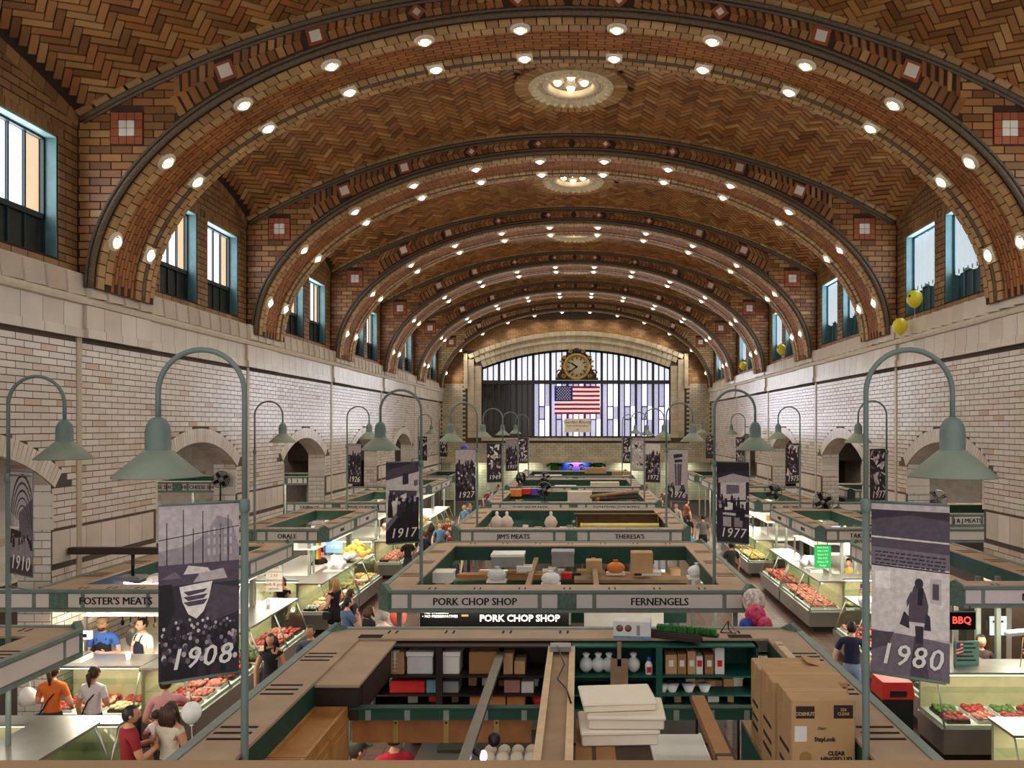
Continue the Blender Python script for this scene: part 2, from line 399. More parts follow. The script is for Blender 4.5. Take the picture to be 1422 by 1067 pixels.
# walls
ARC0 = 19.7; AHW = 2.05; ASP = 4.45; ATOP = 5.1; AR = (AHW**2+(ATOP-ASP)**2)/(2*(ATOP-ASP))
WIN = [(17.9, 19.65), (20.2, 22.0)]; WZ0, WZ1, WZT = H+3.05, H+5.25, H+3.78
ZC = H+1.66                                          # top of the small glazed courses
def arch_z(dy): return ATOP - (AR - math.sqrt(AR*AR-dy*dy))
YW0 = 1.0
TH = .6
wins_root = []
for sg, side in ((-1, 'left'), (1, 'right')):
    X = lambda d: CX + sg*(W+d)                      # d outwards
    mb = MB()
    def slab(y0, y1, z0, z1, d0=0, d1=TH, mi=0): mb.b2(X(d0), X(d1), y0, y1, z0, z1, mi)
    y = YW0; centers = [ARC0 + BAY*(k-1) for k in range(0, 5)]
    for c in centers:
        slab(y, c-AHW, 0, ZC); y = c+AHW
        for i in range(14):                          # filling above the arch
            a = c-AHW+2*AHW*i/14; b = c-AHW+2*AHW*(i+1)/14
            za, zb = arch_z(a-c), arch_z(b-c)
            vs = [(X(d), yy, zz) for d in (0, TH) for yy, zz in ((a, za), (b, zb), (b, ZC), (a, ZC))]
            mb.add(vs, [(0,1,2,3),(7,6,5,4),(0,4,5,1),(3,2,6,7)])
    slab(y, YEND+.3, 0, ZC)
    slab(YW0, YEND+.3, ZC, H+2.84, 0, TH)
    wl = struct(mb.build('wall_'+side, m_mortw))
    mb = MB()
    yw = YW0
    slab(YW0, YEND+.3, H+2.84, WZ0, .05, TH, 0); slab(YW0, YEND+.3, WZ1, H+7.3, .05, TH, 0)
    for k in range(0, 6):
        for a, b in WIN:
            a += BAY*(k-1); b += BAY*(k-1); slab(yw, a, WZ0, WZ1, .05, TH, 0); yw = b
    slab(yw, YEND+.3, WZ0, WZ1, .05, TH, 0)
    mb.build('upper_wall', m_mort, wl)
    n3 = Vector((-sg, 0, 0))
    # glazed courses
    arr = []; z = .06; r = 0; hb = .122; lb = .42
    bd0, bd1 = 3.02, 3.62                            # dado of tall blocks between these heights
    while z < ZC-.05:
        if bd0-.06 < z < bd1+.06: z += hb; r += 1; continue
        sp = [(5.0, YEND-.02)] if z > 1.9 else [(5.0, 20.0)]; cz = ATOP-AR; ro = AR+.35
        for c in centers:
            hw = AHW if z < ASP-.12 else math.sqrt(max(0, ro*ro-(z-cz)**2)) if z < cz+ro else 0
            if hw: sp = minus(sp, c-hw, c+hw)
        for p, q in cut_row(sp, lb, lb/2*(r % 2)): arr.append(piece((X(0), (p+q)/2, z), (0, (q-p)/2-.009, 0), (0, 0, hb/2-.008), n3*.014))
        z += hb; r += 1
    lay('glazed_brick', arr, wl, m_glaz, 300, 'glazed_brick_field', 8)
    blk = []
    y = 6.0
    while y < YEND-.2:
        yc = y+.24; y += .48
        if not any(abs(yc-c) < AHW+.2 for c in centers): blk.append(piece((X(0), yc, (bd0+bd1)/2), (0, .232, 0), (0, 0, (bd1-bd0)/2-.01), n3*.022))
    # voussoirs of the arches
    for c in centers:
        ha = math.asin(AHW/AR); cz = ATOP-AR
        for i in range(44):
            t = -ha*1.04 + 2.08*ha*(i+.5)/44; rad = Vector((0, math.sin(t), math.cos(t))); tg = Vector((0, math.cos(t), -math.sin(t)))
            blk.append(piece(Vector((X(0), c, cz)) + rad*(AR+.17), tg*(ha*1.04*AR/44-.004), rad*.17, n3*.022))
        for e in (-1, 1):                            # impost blocks with carving
            for j in range(3): blk.append(piece((X(.28), c+e*(AHW+.0), 3.75+.22*j), (.3, 0, 0), (0, 0, .1), (0, -e*.035, 0)))
        jam = []
        for e in (-1, 1):
            for j in range(30):
                z = .2+.145*j
                for q_ in ((.15, .15), (.45, .15)) if j % 2 else ((.08, .08), (.31, .15), (.53, .07)): jam.append(piece((X(q_[0]), c+e*AHW, z), (q_[1]-.006, 0, 0), (0, 0, .066), (0, -e*.014, 0)))
        for i in range(20):
            t = -ha+2*ha*(i+.5)/20; rad = Vector((0, math.sin(t), math.cos(t))); tg = Vector((0, math.cos(t), -math.sin(t)))
            for q_ in (.15, .45): jam.append(piece(Vector((X(q_), c, cz)) + rad*AR, (.144, 0, 0), tg*(ha*AR/20-.006), -rad*.012))
        lay('arch_brick', jam, wl, m_glaz, 60 if c < 21 else 0, 'arch_brick_field', 8)
    lay('stone_block', blk, wl, m_stone, 110, 'stone_block_field', 8)
    # cornice: rows of blocks, a roll moulding
    blk = []
    y = 6.0; step = .56
    def pier(yc): return any(YR(k)-.05 < yc < YR(k)+RD+.05 for k in range(1, 7))
    while y < YEND-.1:
        yc = y+step/2; y += step; pj = .07 if pier(yc) else 0
        blk.append(piece((X(-.06-pj), yc, H+2.64), (0, step/2-.005, 0), (sg*.025, 0, .2), n3*.06))
        blk.append(piece((X(-.02-pj), yc, H+2.06), (0, step/2-.007, 0), (0, 0, .22), n3*.04))
        blk.append(piece((X(-.04-pj), yc, H+1.75), (0, step/2-.007, 0), (0, 0, .085), n3*.05))
        blk.append(piece((X(.02-pj), yc, H+2.85), (0, step/2-.004, 0), (0, 0, .012), n3*.1))
    lay('cornice_block', blk, wl, m_stone, 150, 'cornice_block_field', 8)
    mb = MB()
    prof = [(-.02, 2.28), (-.13, 2.30), (-.16, 2.36), (-.13, 2.43), (-.04, 2.46)]
    ys = [5.0]
    for k in range(1, 7): ys += [YR(k)-.06, YR(k)-.05, YR(k)+RD+.05, YR(k)+RD+.06]
    ys = [q for q in ys if q < YEND]+[YEND]
    vs = []; 
    for q in ys:
        pj = .07 if pier(q) else 0
        vs += [(X(d-pj), q, H+zz) for d, zz in prof]
    n_ = len(prof); mb.add(vs, [(i*n_+j, (i+1)*n_+j, (i+1)*n_+j+1, i*n_+j+1) for i in range(len(ys)-1) for j in range(n_-1)])
    mb.build('roll_moulding', M('cornice_stone', (214,204,186), .3, var=.08), wl)
    # pilaster strips below the cornice at every pier
    for k in range(1, 7):
        for yy in (YR(k)-.05,):
            MB().b2(X(-.035), X(.02), yy-.07, yy+.07, 2.2, H+2.8).build('pilaster_strip', M('pilaster_shade', (176,162,140), .4, var=.1), wl)
    # brown brick of the upper wall
    arr = []
    for k in range(0, 6):
        y0, y1 = bays[k]; z = H+2.94; r = 0
        while z < H+6.9:
            sp = [(max(y0, 8.5), y1)]
            if WZ0-.07 < z < WZ1+.2:
                for a, b in WIN: sp = minus(sp, a+BAY*(k-1)-(.0 if z < WZ1 else .17), b+BAY*(k-1)+(.0 if z < WZ1 else .17))
            for p, q in cut_row(sp, .4, .2*(r % 2)):
                t = 2*((p+q)/2-y0)/(y1-y0)-1
                if z > vz(W, max(-1, min(1, t))) - .1: continue
                arr.append(piece((X(.05), (p+q)/2, z), (0, (q-p)/2-.012, 0), (0, 0, .063), n3*.014))
            z += .15; r += 1
        for i in range(26):                          # headers that follow the foot of the vault
            yc = y0+(y1-y0)*(i+.5)/26; t = 2*(yc-y0)/(y1-y0)-1; zz = vz(W-.1, t)-.12; sl = -(.65*2*t)*2/(y1-y0)
            if yc > 8.5: u = Vector((0, 1, sl)).normalized(); arr.append(piece((X(.03), yc, zz), u*((y1-y0)/52-.008), Vector((0, -u.z, u.y))*.13, n3*.03))
        for a, b in WIN:                             # soldier course over each window
            a += BAY*(k-1); b += BAY*(k-1); n_ = 12
            for i in range(n_+2): arr.append(piece((X(.05), a+(b-a)*(i-.5)/n_, WZ1+.09), (0, (b-a)/n_/2-.008, 0), (0, 0, .085), n3*.016))
    lay('brown_brick', arr, wl, m_wallb, 300, 'brown_brick_field', 8)
    # aisle wall and aisle ceiling beyond the arches
    mb = MB(); mb.b2(CX+sg*19.6, CX+sg*19.9, YW0, 58.3, 0, 6.2)
    ow = struct(mb.build('wall_outer_'+side, M('aisle_tile', (206,200,178), .35, var=.08)))
    arr = []
    for i in range(66):
        for j in range(18): arr.append(piece((CX+sg*19.6, 8+.75*i, .3+.3*j), (0,.365,0), (0,0,.142), (-sg*.012,0,0)))
    lay('wall_tile', arr, ow, m_glaz, 0, 'wall_tile_field')
    struct(MB().b2(CX+sg*(W+TH), CX+sg*19.9, YW0, YEND, 6.0, 6.2).build('ceiling_aisle_'+side, M('aisle_ceiling', (176,168,148), .7)))
    for i in range(6):
        la = bpy.data.lights.new('aisle_light', 'AREA'); la.energy = 120; la.size = 3; la.color = (1, .93, .8)
        lo_ = bpy.data.objects.new('aisle_light', la); COL.objects.link(lo_); lo_.location = (CX+sg*13.5, 12+7.6*i, 5.8)
# clerestory windows
m_teal = M('teal_frame', (88,122,126), .45, var=.12); m_dkfr = M('dark_window_frame', (34,48,50), .5, var=.1)
m_pane = M('bright_pane', (236,242,255), .2, var=0, emit=E_WIN); m_pane2 = M('sky_blue_pane', (206,232,250), .2, var=0, emit=E_WIN*.75)
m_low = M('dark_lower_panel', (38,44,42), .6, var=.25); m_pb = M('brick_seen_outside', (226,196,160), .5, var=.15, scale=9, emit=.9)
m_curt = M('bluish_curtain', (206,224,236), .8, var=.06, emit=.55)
wn = 0
for sg, side in ((-1, 'left'), (1, 'right')):
    for k in range(0, 6):
        for wi, (a, b) in enumerate(WIN):
            a += BAY*(k-1); b += BAY*(k-1); wn += 1
            if b < 9: continue
            xo = lambda d: CX+sg*(W+d)
            mb = MB(); f_ = .07
            for (y0, y1, z0, z1) in ((a, a+f_, WZ0, WZ1), (b-f_, b, WZ0, WZ1), (a, b, WZ1-f_, WZ1), (a, b, WZ0, WZ0+f_), (a, b, WZT-.05, WZT+.05)): mb.b2(xo(.26), xo(.42), y0, y1, z0, z1)
            wf = struct(mb.build('window_%d' % wn, m_teal if sg > 0 else m_dkfr))
            for (y0, y1) in ((a, a+.025), (b-.025, b)): MB().b2(xo(.06), xo(.40), y0, y1, WZ0, WZ1).build('jamb', m_teal, wf)
            MB().b2(xo(.06), xo(.40), a, b, WZ1-.03, WZ1).build('head_board', M('pale_teal', (150,186,182), .5), wf)
            npn = 4
            for i in range(1, npn):
                yy = a+f_+(b-a-2*f_)*i/npn; MB().b2(xo(.3), xo(.38), yy-.02, yy+.02, WZ0, WZ1).build('mullion', m_dkfr if sg < 0 else m_teal, wf)
            for i in range(npn):
                y0 = a+f_+(b-a-2*f_)*i/npn; y1 = a+f_+(b-a-2*f_)*(i+1)/npn
                mm = (m_pb if i == npn-1 else m_pane) if sg < 0 else m_pane2
                MB().b2(xo(.35), xo(.36), y0, y1, WZT, WZ1-f_).build('pane', mm, wf)
            for i in range(2):
                MB().b2(xo(.34), xo(.37), a+f_+(b-a-2*f_)*i/2+.02, a+f_+(b-a-2*f_)*(i+1)/2-.02, WZ0+f_, WZT-.05).build('lower_panel', m_low if sg < 0 else M('teal_panel', (40,74,82), .5, var=.2), wf)
            if sg > 0:                               # plastic curtain hung inside the right windows
                vs = []; n_ = 26
                for i in range(n_+1):
                    yy = a+.1+(b-a-.2)*i/n_; dd = .25+.03*math.sin(i*1.7+k)
                    vs += [(xo(dd), yy, WZT-.05+.06*math.sin(i*.5+wi)), (xo(dd), yy, WZ1-.1)]
                MB().add(vs, [(2*i, 2*i+2, 2*i+3, 2*i+1) for i in range(n_)], 0, True).build('curtain', m_curt, wf)
            # daylight falling in through this window
            la = bpy.data.lights.new('window_daylight', 'AREA'); la.shape = 'RECTANGLE'; la.size = b-a-.1; la.size_y = WZ1-WZT; la.energy = 28; la.color = (.82, .92, 1.0)
            lo_ = bpy.data.objects.new('window_daylight', la); COL.objects.link(lo_); lo_.location = (xo(.22 if sg > 0 else .32), (a+b)/2, (WZT+WZ1)/2); lo_.rotation_euler = (0, sg*PI/2, 0); lo_.rotation_euler = (PI/2, 0, sg*PI/2)
# ------------------------------------------------------------------ far wall with the great window, floor, recess
FY = YEND
fz = lambda r: H+r
FW, FSP, FTOP, FSILL, FTR = 6.43, 4.0, 5.24, -.8, 3.0
FR = (FW**2+(FTOP-FSP)**2)/(2*(FTOP-FSP))
def farc(x, add=0): return FTOP+add-(FR-math.sqrt(max(0, FR*FR-x*x)))
mb = MB()
mb.b2(-20, CX-W-.5, FY, FY+.6, 3.15, 6.2); mb.b2(CX+W+.5, 20, FY, FY+.6, 3.15, 6.2)
mb.b2(CX-W-.5, CX-FW, FY, FY+.6, 3.15, H+9); mb.b2(CX+FW, CX+W+.5, FY, FY+.6, 3.15, H+9); mb.b2(CX-FW, CX+FW, FY, FY+.6, 3.15, fz(FSILL))
for i in range(20):
    a = -FW+2*FW*i/20; b = -FW+2*FW*(i+1)/20
    vs = [(CX+x, y, fz(z)) for y in (FY, FY+.6) for x, z in ((a, farc(a)), (b, farc(b)), (b, 9), (a, 9))]
    mb.add(vs, [(0,1,2,3), (7,6,5,4), (0,4,5,1)])
wf_ = struct(mb.build('wall_far', m_mortw))
arr = []; arr2 = []
fn = Vector((0,-1,0))
z = 3.22; r = 0
while z < H+7.2:
    x = -9.1 - (.2 if r % 2 else 0)
    low = z < fz(2.95)
    while x < 9.1:
        xc = x+.2; x += .4; rz_ = z-H
        if rz_ > FSILL-.3 and abs(xc) < FW+1.15 and rz_ < farc(min(abs(xc), FW), 1.2): continue
        if rz_ > 2.6 and rz_ > 5.1+2.65*math.sqrt(max(0, 1-(xc/8.9)**2)): continue
        (arr2 if low else arr).append(piece((CX+xc, FY, z), (.19, 0, 0), (0, 0, .068 if not low else .069), fn*.014))
    z += .15; r += 1
lay('brown_brick', arr, wf_, m_wallb, 0, 'brown_brick_field'); lay('glazed_brick', arr2, wf_, ramp_mat('far_glazed', [(186,176,152),(194,184,162),(178,166,142),(190,180,156)], .35), 0, 'glazed_brick_field')
# stone surround: two stepped bands of voussoirs
blk = []
for add, wd, dep in ((.0, .5, .05), (.5, .42, .12), (.92, .26, .22)):
    for i in range(40):
        x = -FW*(1+add/7)+2*FW*(1+add/7)*(i+.5)/40; sl = -x/FR
        u = Vector((math.cos(sl), 0, math.sin(sl))); v = Vector((-u.z, 0, u.x))
        blk.append(piece(Vector((CX+x, FY, fz(FTOP-(FR-math.sqrt(FR*FR-x*x))+add+wd/2))), u*(FW*(1+add/7)/40-.006), v*(wd/2+.02), fn*dep))
    for sg in (-1, 1):
        top = FSP+add*.9+.1; n_ = 12
        for j in range(n_):
            z0 = FSILL+(top-FSILL)*(j+.5)/n_
            if add > .6 and z0 < 2.7: continue
            blk.append(piece((CX+sg*(FW+add+wd/2), FY, fz(z0)), (wd/2, 0, 0), (0, 0, (top-FSILL)/n_/2-.006), fn*dep))
for i in range(26): blk.append(piece((CX-FW+2*FW*(i+.5)/26, FY, fz(FSILL)-.1), (FW/26-.006, 0, 0), (0, 0, .1), fn*.12))
for i in range(46): blk.append(piece((CX-9.1+18.2*(i+.5)/46, FY, 3.18), (9.1/46-.006, 0, 0), (0, 0, .16), fn*.16))
lay('stone_block', blk, wf_, ramp_mat('far_stone', [(186,172,144),(194,180,152),(178,164,136)], .4), 60, 'stone_block_field', 6)
# window: mullions and panes one by one
m_mull = M('dark_mullion', (46,48,56), .5, var=.1)
m_fp = M('frosted_pane', (222,226,236), .3, var=.03, emit=.85); m_fq = M('clear_bright_pane', (232,226,255), .15, var=.03, emit=1.7); m_fb = M('hazy_blue_pane', (186,188,222), .2, var=.15, emit=.6)
m_fd = M('dark_pane', (44,40,36), .08, var=.2, spec=.6)
mb = MB(); yy0, yy1 = FY+.25, FY+.4
NB = 33; bw = 2*FW/NB
for i in range(NB+1):
    x = -FW+i*bw; hw = .085 if i % 3 == 0 else .04
    mb.b2(CX+x-hw, CX+x+hw, yy0, yy1, fz(FSILL), fz(farc(x)))
mb.b2(CX-FW, CX+FW, yy0-.1, yy1, fz(FTR-.13), fz(FTR+.13)); mb.b2(CX-FW, CX+FW, yy0-.05, yy1, fz(FSILL), fz(FSILL+.12))
for i in range(30):
    a = -FW+2*FW*i/30; b = -FW+2*FW*(i+1)/30
    mb.add([(CX+x, y, fz(farc(x)+d)) for y in (yy0, yy1) for x, d in ((a, -.16), (b, -.16), (b, .02), (a, .02))], [(3,2,1,0), (4,5,6,7), (0,1,5,4)])
wfar = struct(mb.build('window_40', m_mull))
for i in range(NB):
    a, b = CX-FW+i*bw, CX-FW+(i+1)*bw; xm = (a+b)/2-CX
    za = farc(max(abs(a-CX), abs(b-CX)))-.05
    MB().b2(a, b, FY+.31, FY+.33, fz(FTR), fz(za)).build('pane', m_fp, wfar)
    for j, (z0, z1) in enumerate(((FSILL, .45), (.45, 1.35), (1.35, FTR))):
        if i < 9: mm = m_fd
        else:
            q = (i*7+j*3) % 5
            mm = m_fq if (q < 3 and i % 3 != 0) else m_fb
            if j == 0 and i % 4 == 1: mm = m_fb
        MB().b2(a, b, FY+.31, FY+.33, fz(z0), fz(z1)).build('pane', mm, wfar)
    if i >= 9 and i % 3 == 1:
        MB().b2(a-.04, b+.04, FY+.24, FY+.34, fz(.42), fz(.50)).build('glazing_bar', m_mull, wfar); MB().b2(a-.04, b+.04, FY+.24, FY+.34, fz(1.3), fz(1.38)).build('glazing_bar', m_mull, wfar)
la = bpy.data.lights.new('great_window_daylight', 'AREA'); la.shape = 'RECTANGLE'; la.size = 11; la.size_y = 5; la.energy = 420; la.color = (.86, .92, 1)
lo_ = bpy.data.objects.new('great_window_daylight', la); COL.objects.link(lo_); lo_.location = (CX+.5, FY-.15, fz(1.8)); lo_.rotation_euler = (-PI/2, 0, 0)
# recess under the gallery
rw = struct(MB().b2(CX-19.6, CX+19.6, 58, 58.3, 0, 3.2).build('wall_recess', m_mortw))
arr = []
for i in range(94):
    for j in range(15): arr.append(piece((CX-13.9+.3*i, 58, .2+.2*j), (.145,0,0), (0,0,.095), fn*.012))
lay('wall_tile', arr, rw, ramp_mat('recess_tile', [(214,214,180),(222,222,192),(204,206,170)], .4), 0, 'wall_tile_field')
struct(MB().b2(CX-19.6, CX+19.6, FY+.1, 58.3, 3.15, 3.3).build('ceiling_recess', M('recess_ceiling', (220,214,190), .7)))
m_tubeL = M('fluorescent_tube', (255,244,220), .3, var=0, emit=7)
m_tubeP = M('violet_white_tube', (214,190,255), .3, var=0, emit=7)
for i in range(5):
    x = CX-7.5+3.75*i
    t = thing('tube_light', 'white tube light under the far gallery, %s from its left end' % ORD[i], 'lamp', (x, 57.2, 3.08), 0, 'tube lights under the far gallery')
    MB().b2(-.7, .7, -.08, .08, -.03, .06).build('housing', M('white_metal', (220,218,210), .5), t); MB().tube([(-.65,0,-.05), (.65,0,-.05)], .03, 8).build('tube', m_tubeL, t)
    la = bpy.data.lights.new('tube_glow', 'AREA'); la.shape = 'RECTANGLE'; la.size = 1.3; la.size_y = .3; la.energy = 38; la.color = (1, .98, .84)
    lo_ = bpy.data.objects.new('tube_glow', la); COL.objects.link(lo_); lo_.location = (x, 57.2, 2.95)
# floor
fl = struct(MB().b2(CX-20, CX+20, 1, 58.3, -.1, 0).build('floor', M('floor_joint', (58,42,32), .8, var=.2)))
arr = []
for x0 in (-7.0, 2.8):
    for i in range(14):
        for j in range(130): arr.append(piece((CX+x0+.3*i+.15, 8+.3*j, 0), (.146,0,0), (0,.146,0), (0,0,.006)))
lay('floor_tile', arr, fl, ramp_mat('quarry_tile', [(80,52,36),(70,44,32),(90,58,42),(76,48,34)], .35, .4, .2, .1), 300, 'floor_tile_field', 8)
# ------------------------------------------------------------------ lights of the vault
m_cream = M('cream_plaster', (226,212,180), .45, var=.1); m_bulb = M('glowing_bulb', (255,238,206), .3, var=0, emit=9)
m_plate = M('white_lamp_plate', (224,214,196), .4, var=.05)
def lamp_proto(square):
    t = bpy.data.objects.new('arch_lamp', None)
    mb = MB()
    if square: mb.box((0,0,.03), (.34,.34,.08))
    else: mb.lathe([(.2,.06),(.2,-.01),(.15,-.03),(.12,0)], 14)
    p1 = mb.mesh('lamp_plate', m_plate)
    p2 = MB().ball((0,0,-.04), (.085,.085,.06), 12, 6).mesh('bulb', m_bulb)
    p3 = MB().lathe([(.115,-.02),(.15,-.05),(.16,-.02)], 14).mesh('lamp_ring', m_plate)
    return p1, p2, p3
protos = [lamp_proto(False), lamp_proto(True)]
AN = ['nearest', 'second nearest', 'third nearest', 'fourth nearest', 'fifth nearest', 'farthest']
for k in range(1, 7):
    for ri, (dy, nm) in enumerate(((.36, 'front'), (1.56, 'back'))):
        if k == 6 and ri: continue
        for i, s in enumerate(LIGHT_S[::-1]):
            th = th_at(s); p = ell(th); n = inn(th); y = (YR(k) if k < 6 else 52.9)+dy
            lb = 'white bulb lamp on the %s brick arch, %s row, %s from its left foot' % (AN[k-1], nm, ORD[i])
            o = thing('arch_lamp', lb, 'lamp', (p.x+n.x*.06, y, p.z+n.z*.06), 0, 'lamps along the brick arches')
            o.rotation_mode = 'QUATERNION'; o.rotation_quaternion = Vector((0,0,-1)).rotation_difference(n)
            pr = protos[ri]
            for me, nn_ in zip(pr, ('lamp_plate', 'bulb', 'lamp_ring')): link(nn_, me, o)
            la = bpy.data.lights.new('arch_lamp_light', 'SPOT'); la.energy = E_SPOT; la.spot_size = 2.7; la.spot_blend = .7; la.shadow_soft_size = .08; la.color = (1, .89, .74)
            lo_ = bpy.data.objects.new('arch_lamp_light', la); COL.objects.link(lo_); lo_.location = (p.x+n.x*.22, y, p.z+n.z*.22)
            lo_.rotation_mode = 'QUATERNION'; lo_.rotation_quaternion = Vector((0,0,-1)).rotation_difference(n)
# medallions
mo = [('rim', MB().lathe([(1.08,.06),(1.1,-.04),(1.02,-.12),(.9,-.10),(.82,-.02),(.8,.1)], 40).mesh('rim', m_cream)),
      ('inner_ring', MB().lathe([(.74,.12),(.72,-.02),(.64,-.06),(.56,-.02),(.54,.1)], 36).mesh('inner_ring', m_cream)),
      ('dish', MB().lathe([(1.06,.05),(.8,.1),(.56,.16),(0,.2)], 36).mesh('dish', m_cream)),
      ('boss', MB().ball((0,0,.16), (.12,.12,.1), 12, 6).mesh('boss', m_cream))]
leaf = MB().ball((0,0,0), (.05,.09,.05), 8, 5).mesh('leaf', m_cream); bead = MB().ball((0,0,0), .045, 8, 5).mesh('bead', m_cream)
cup = MB().lathe([(.15,.1),(.16,-.02),(.11,-.03)], 14).mesh('lamp_cup', m_cream); blb = MB().ball((0,0,.0), (.1,.1,.08), 12, 6).mesh('bulb', m_bulb)
for k in range(1, 6):
    y0, y1 = bays[k]
    t = thing('ceiling_medallion', 'round cream plaster medallion with four lamps in vault, %s from the camera' % ORD[k-1], 'medallion', (CX, MEDS[k], vz(0, 0)-.02), 0, 'plaster medallions along the crown of the vault')
    for nm, me in mo: link(nm, me, t)
    for i in range(28):
        a = 2*PI*i/28; o = link('leaf', leaf, t, (.95*math.cos(a), .95*math.sin(a), -.12)); o.rotation_euler = (0,0,a-PI/2)
    for i in range(36 if k < 3 else 0):
        a = 2*PI*i/36; link('bead', bead, t, (.77*math.cos(a), .77*math.sin(a), .0))
    for i in range(4):
        a = PI/2*i+.02; link('lamp_cup', cup, t, (.33*math.cos(a), .33*math.sin(a), .12)); link('bulb', blb, t, (.33*math.cos(a), .33*math.sin(a), .08))
    la = bpy.data.lights.new('medallion_light', 'SPOT'); la.energy = E_MED; la.spot_size = 2.8; la.spot_blend = .6; la.shadow_soft_size = .3; la.color = (1, .88, .72)
    lo_ = bpy.data.objects.new('medallion_light', la); COL.objects.link(lo_); lo_.location = (CX, MEDS[k], vz(0,0)-.2)
# balcony ledge in front of the camera
struct(MB().b2(-1.6, 1.6, .55, .72, 4.7, H-.303).build('trim_7', M('balcony_ledge', (150,118,84), .6, var=.1)))

# ------------------------------------------------------------------ clock, flag, banner on the great window
m_br = M('dark_bronze', (64,52,40), .45, .5, var=.25, scale=14); m_gold = M('dull_gold', (176,146,84), .4, .5, var=.15); m_dial = M('ivory_dial', (206,196,160), .5, var=.05); m_blk = M('black_paint', (16,16,18), .8, var=.05, spec=.08)
cz = fz(4.0)
ck = thing('ornate_clock', 'ornate bronze clock with ivory dial in front of the great arched window', 'clock', (CX+.05, FY-.35, cz-1.2))
RX = Matrix.Rotation(PI/2, 3, 'X')
c0 = Vector((0, 0, 1.2))
outl = [(-1.35,-.78),(1.35,-.78),(1.32,-.5),(1.05,-.2),(.98,.2),(1.02,.55),(.72,.82),(.5,1.0),(.36,1.15),(.0,1.22),(-.36,1.15),(-.5,1.0),(-.72,.82),(-1.02,.55),(-.98,.2),(-1.05,-.2),(-1.32,-.5)]
MB().prism([(u, v+1.2) for u, v in outl], .3, 0, lambda u, v, q: (u, q, v)).build('case', m_br, ck)
MB().lathe([(.70,.0),(.86,.0),(.92,.08),(.86,.16),(.74,.14),(.70,.06)], 36, c0, RX).build('bezel', m_gold, ck)
MB().lathe([(0,.05),(.72,.05),(.72,.0)], 36, c0, RX).build('dial', m_dial, ck)
for i in range(12):
    a = PI/6*i; p = c0+Vector((math.sin(a)*.58, -.07, math.cos(a)*.58))
    MB().box(p, (.06,.03,.16), 0, Matrix.Rotation(a, 3, 'Y')).build('numeral', m_blk, ck)
def hand(a, ln, wd): MB().box(c0+Vector((math.sin(a)*ln*.42, -.1, math.cos(a)*ln*.42)), (wd,.03,ln), 0, Matrix.Rotation(a, 3, 'Y')).build('hand', m_blk, ck)
hand(-.95, .5, .09); hand(-2.2, .72, .06); MB().ball(c0+Vector((0,-.1,0)), .07, 8, 5).build('hub', m_blk, ck)
for sg in (-1, 1):
    for (x, z, r) in ((1.12,-.42,.26),(.88,-.66,.16),(1.0,.0,.12),(1.02,.32,.1),(.85,.62,.14),(.42,1.02,.13)):
        pts = [c0+Vector((sg*(x+r*(1-q/14)*math.cos(q*.6)), -.05, z+r*(1-q/14)*math.sin(q*.6))) for q in range(13)]
        MB().tube(pts, .05, 6).build('scroll', m_gold if r < .2 else M('reddish_bronze', (110,62,46), .5, .4), ck)
MB().ball(c0+Vector((0,-.02,1.1)), (.24,.1,.2), 10, 6).build('crest', m_br, ck)
MB().b2(-1.45, 1.45, -.12, .3, .3, .45).build('base', m_br, ck)
# flag
m_wire0 = M('hanger_wire', (60,60,60), .5, .5, var=0)
fw_, fh_ = 62/1103*53.6*1.02, 39/1103*53.6*1.0; f0 = at(770, 575.5, 53.6)
fg = thing('american_flag', 'stars and stripes flag hanging flat below the clock', 'flag', f0)
nx, ny = 40, 26
def wav(u, v): return .05*math.sin(u*11)+.03*math.sin(u*5+v*4)
vs = [(fw_*i/nx, wav(i/nx, j/ny), fh_*j/ny) for j in range(ny+1) for i in range(nx+1)]
ms = []; fs = []
for j in range(ny):
    for i in range(nx):
        fs.append((j*(nx+1)+i, j*(nx+1)+i+1, (j+1)*(nx+1)+i+1, (j+1)*(nx+1)+i))
        st = j//2; ms.append(2 if (i < 16 and j >= 12) else (0 if st % 2 == 0 else 1))
mb = MB(); mb.v = vs; mb.f = fs; mb.m = ms; mb.sm = [True]*len(fs)
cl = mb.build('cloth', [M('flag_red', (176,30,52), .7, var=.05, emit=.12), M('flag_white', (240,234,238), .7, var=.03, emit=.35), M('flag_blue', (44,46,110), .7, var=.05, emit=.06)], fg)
MB().tube([(fw_*.1,.02,fh_),(fw_*.1,.75,fh_)], .015, 5).build('hanger', m_wire0, fg); MB().tube([(fw_*.9,.02,fh_),(fw_*.9,.75,fh_)], .015, 5).build('hanger', m_wire0, fg); MB().tube([(0,.02,fh_),(fw_,.02,fh_)], .02, 6).build('rod', m_wire0, fg)
cl.modifiers.new('thick', 'SOLIDIFY').thickness = .01
mb = MB()
for r in range(9):
    for c in range(6 if r % 2 == 0 else 5):
        u = (.03+.34*(c+(.5 if r % 2 == 0 else 1))/6); v = .5+.46*(r+.5)/9+.01
        q = [(fw_*u+.045*(1 if k % 2 == 0 else .4)*math.sin(PI/5*k), fh_*v+.045*(1 if k % 2 == 0 else .4)*math.cos(PI/5*k)) for k in range(10)]
        yy = wav(u, v)-.03; mb.prism(q, .012, 0, lambda a, b, d: (a, yy+d, b))
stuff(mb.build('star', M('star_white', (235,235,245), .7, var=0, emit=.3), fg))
bw_ = at(820, 600.5, 53.55); b0 = at(784, 600.5, 53.55)
bn = thing('window_banner', 'white paper banner with dark lettering under the flag', 'banner', b0)
wdt = bw_.x-b0.x; hgt = 19/1103*53.55
MB().b2(0, wdt, 0, .02, 0, hgt).build('sheet', M('banner_sheet', (216,200,170), .7, var=.04, emit=.15), bn)
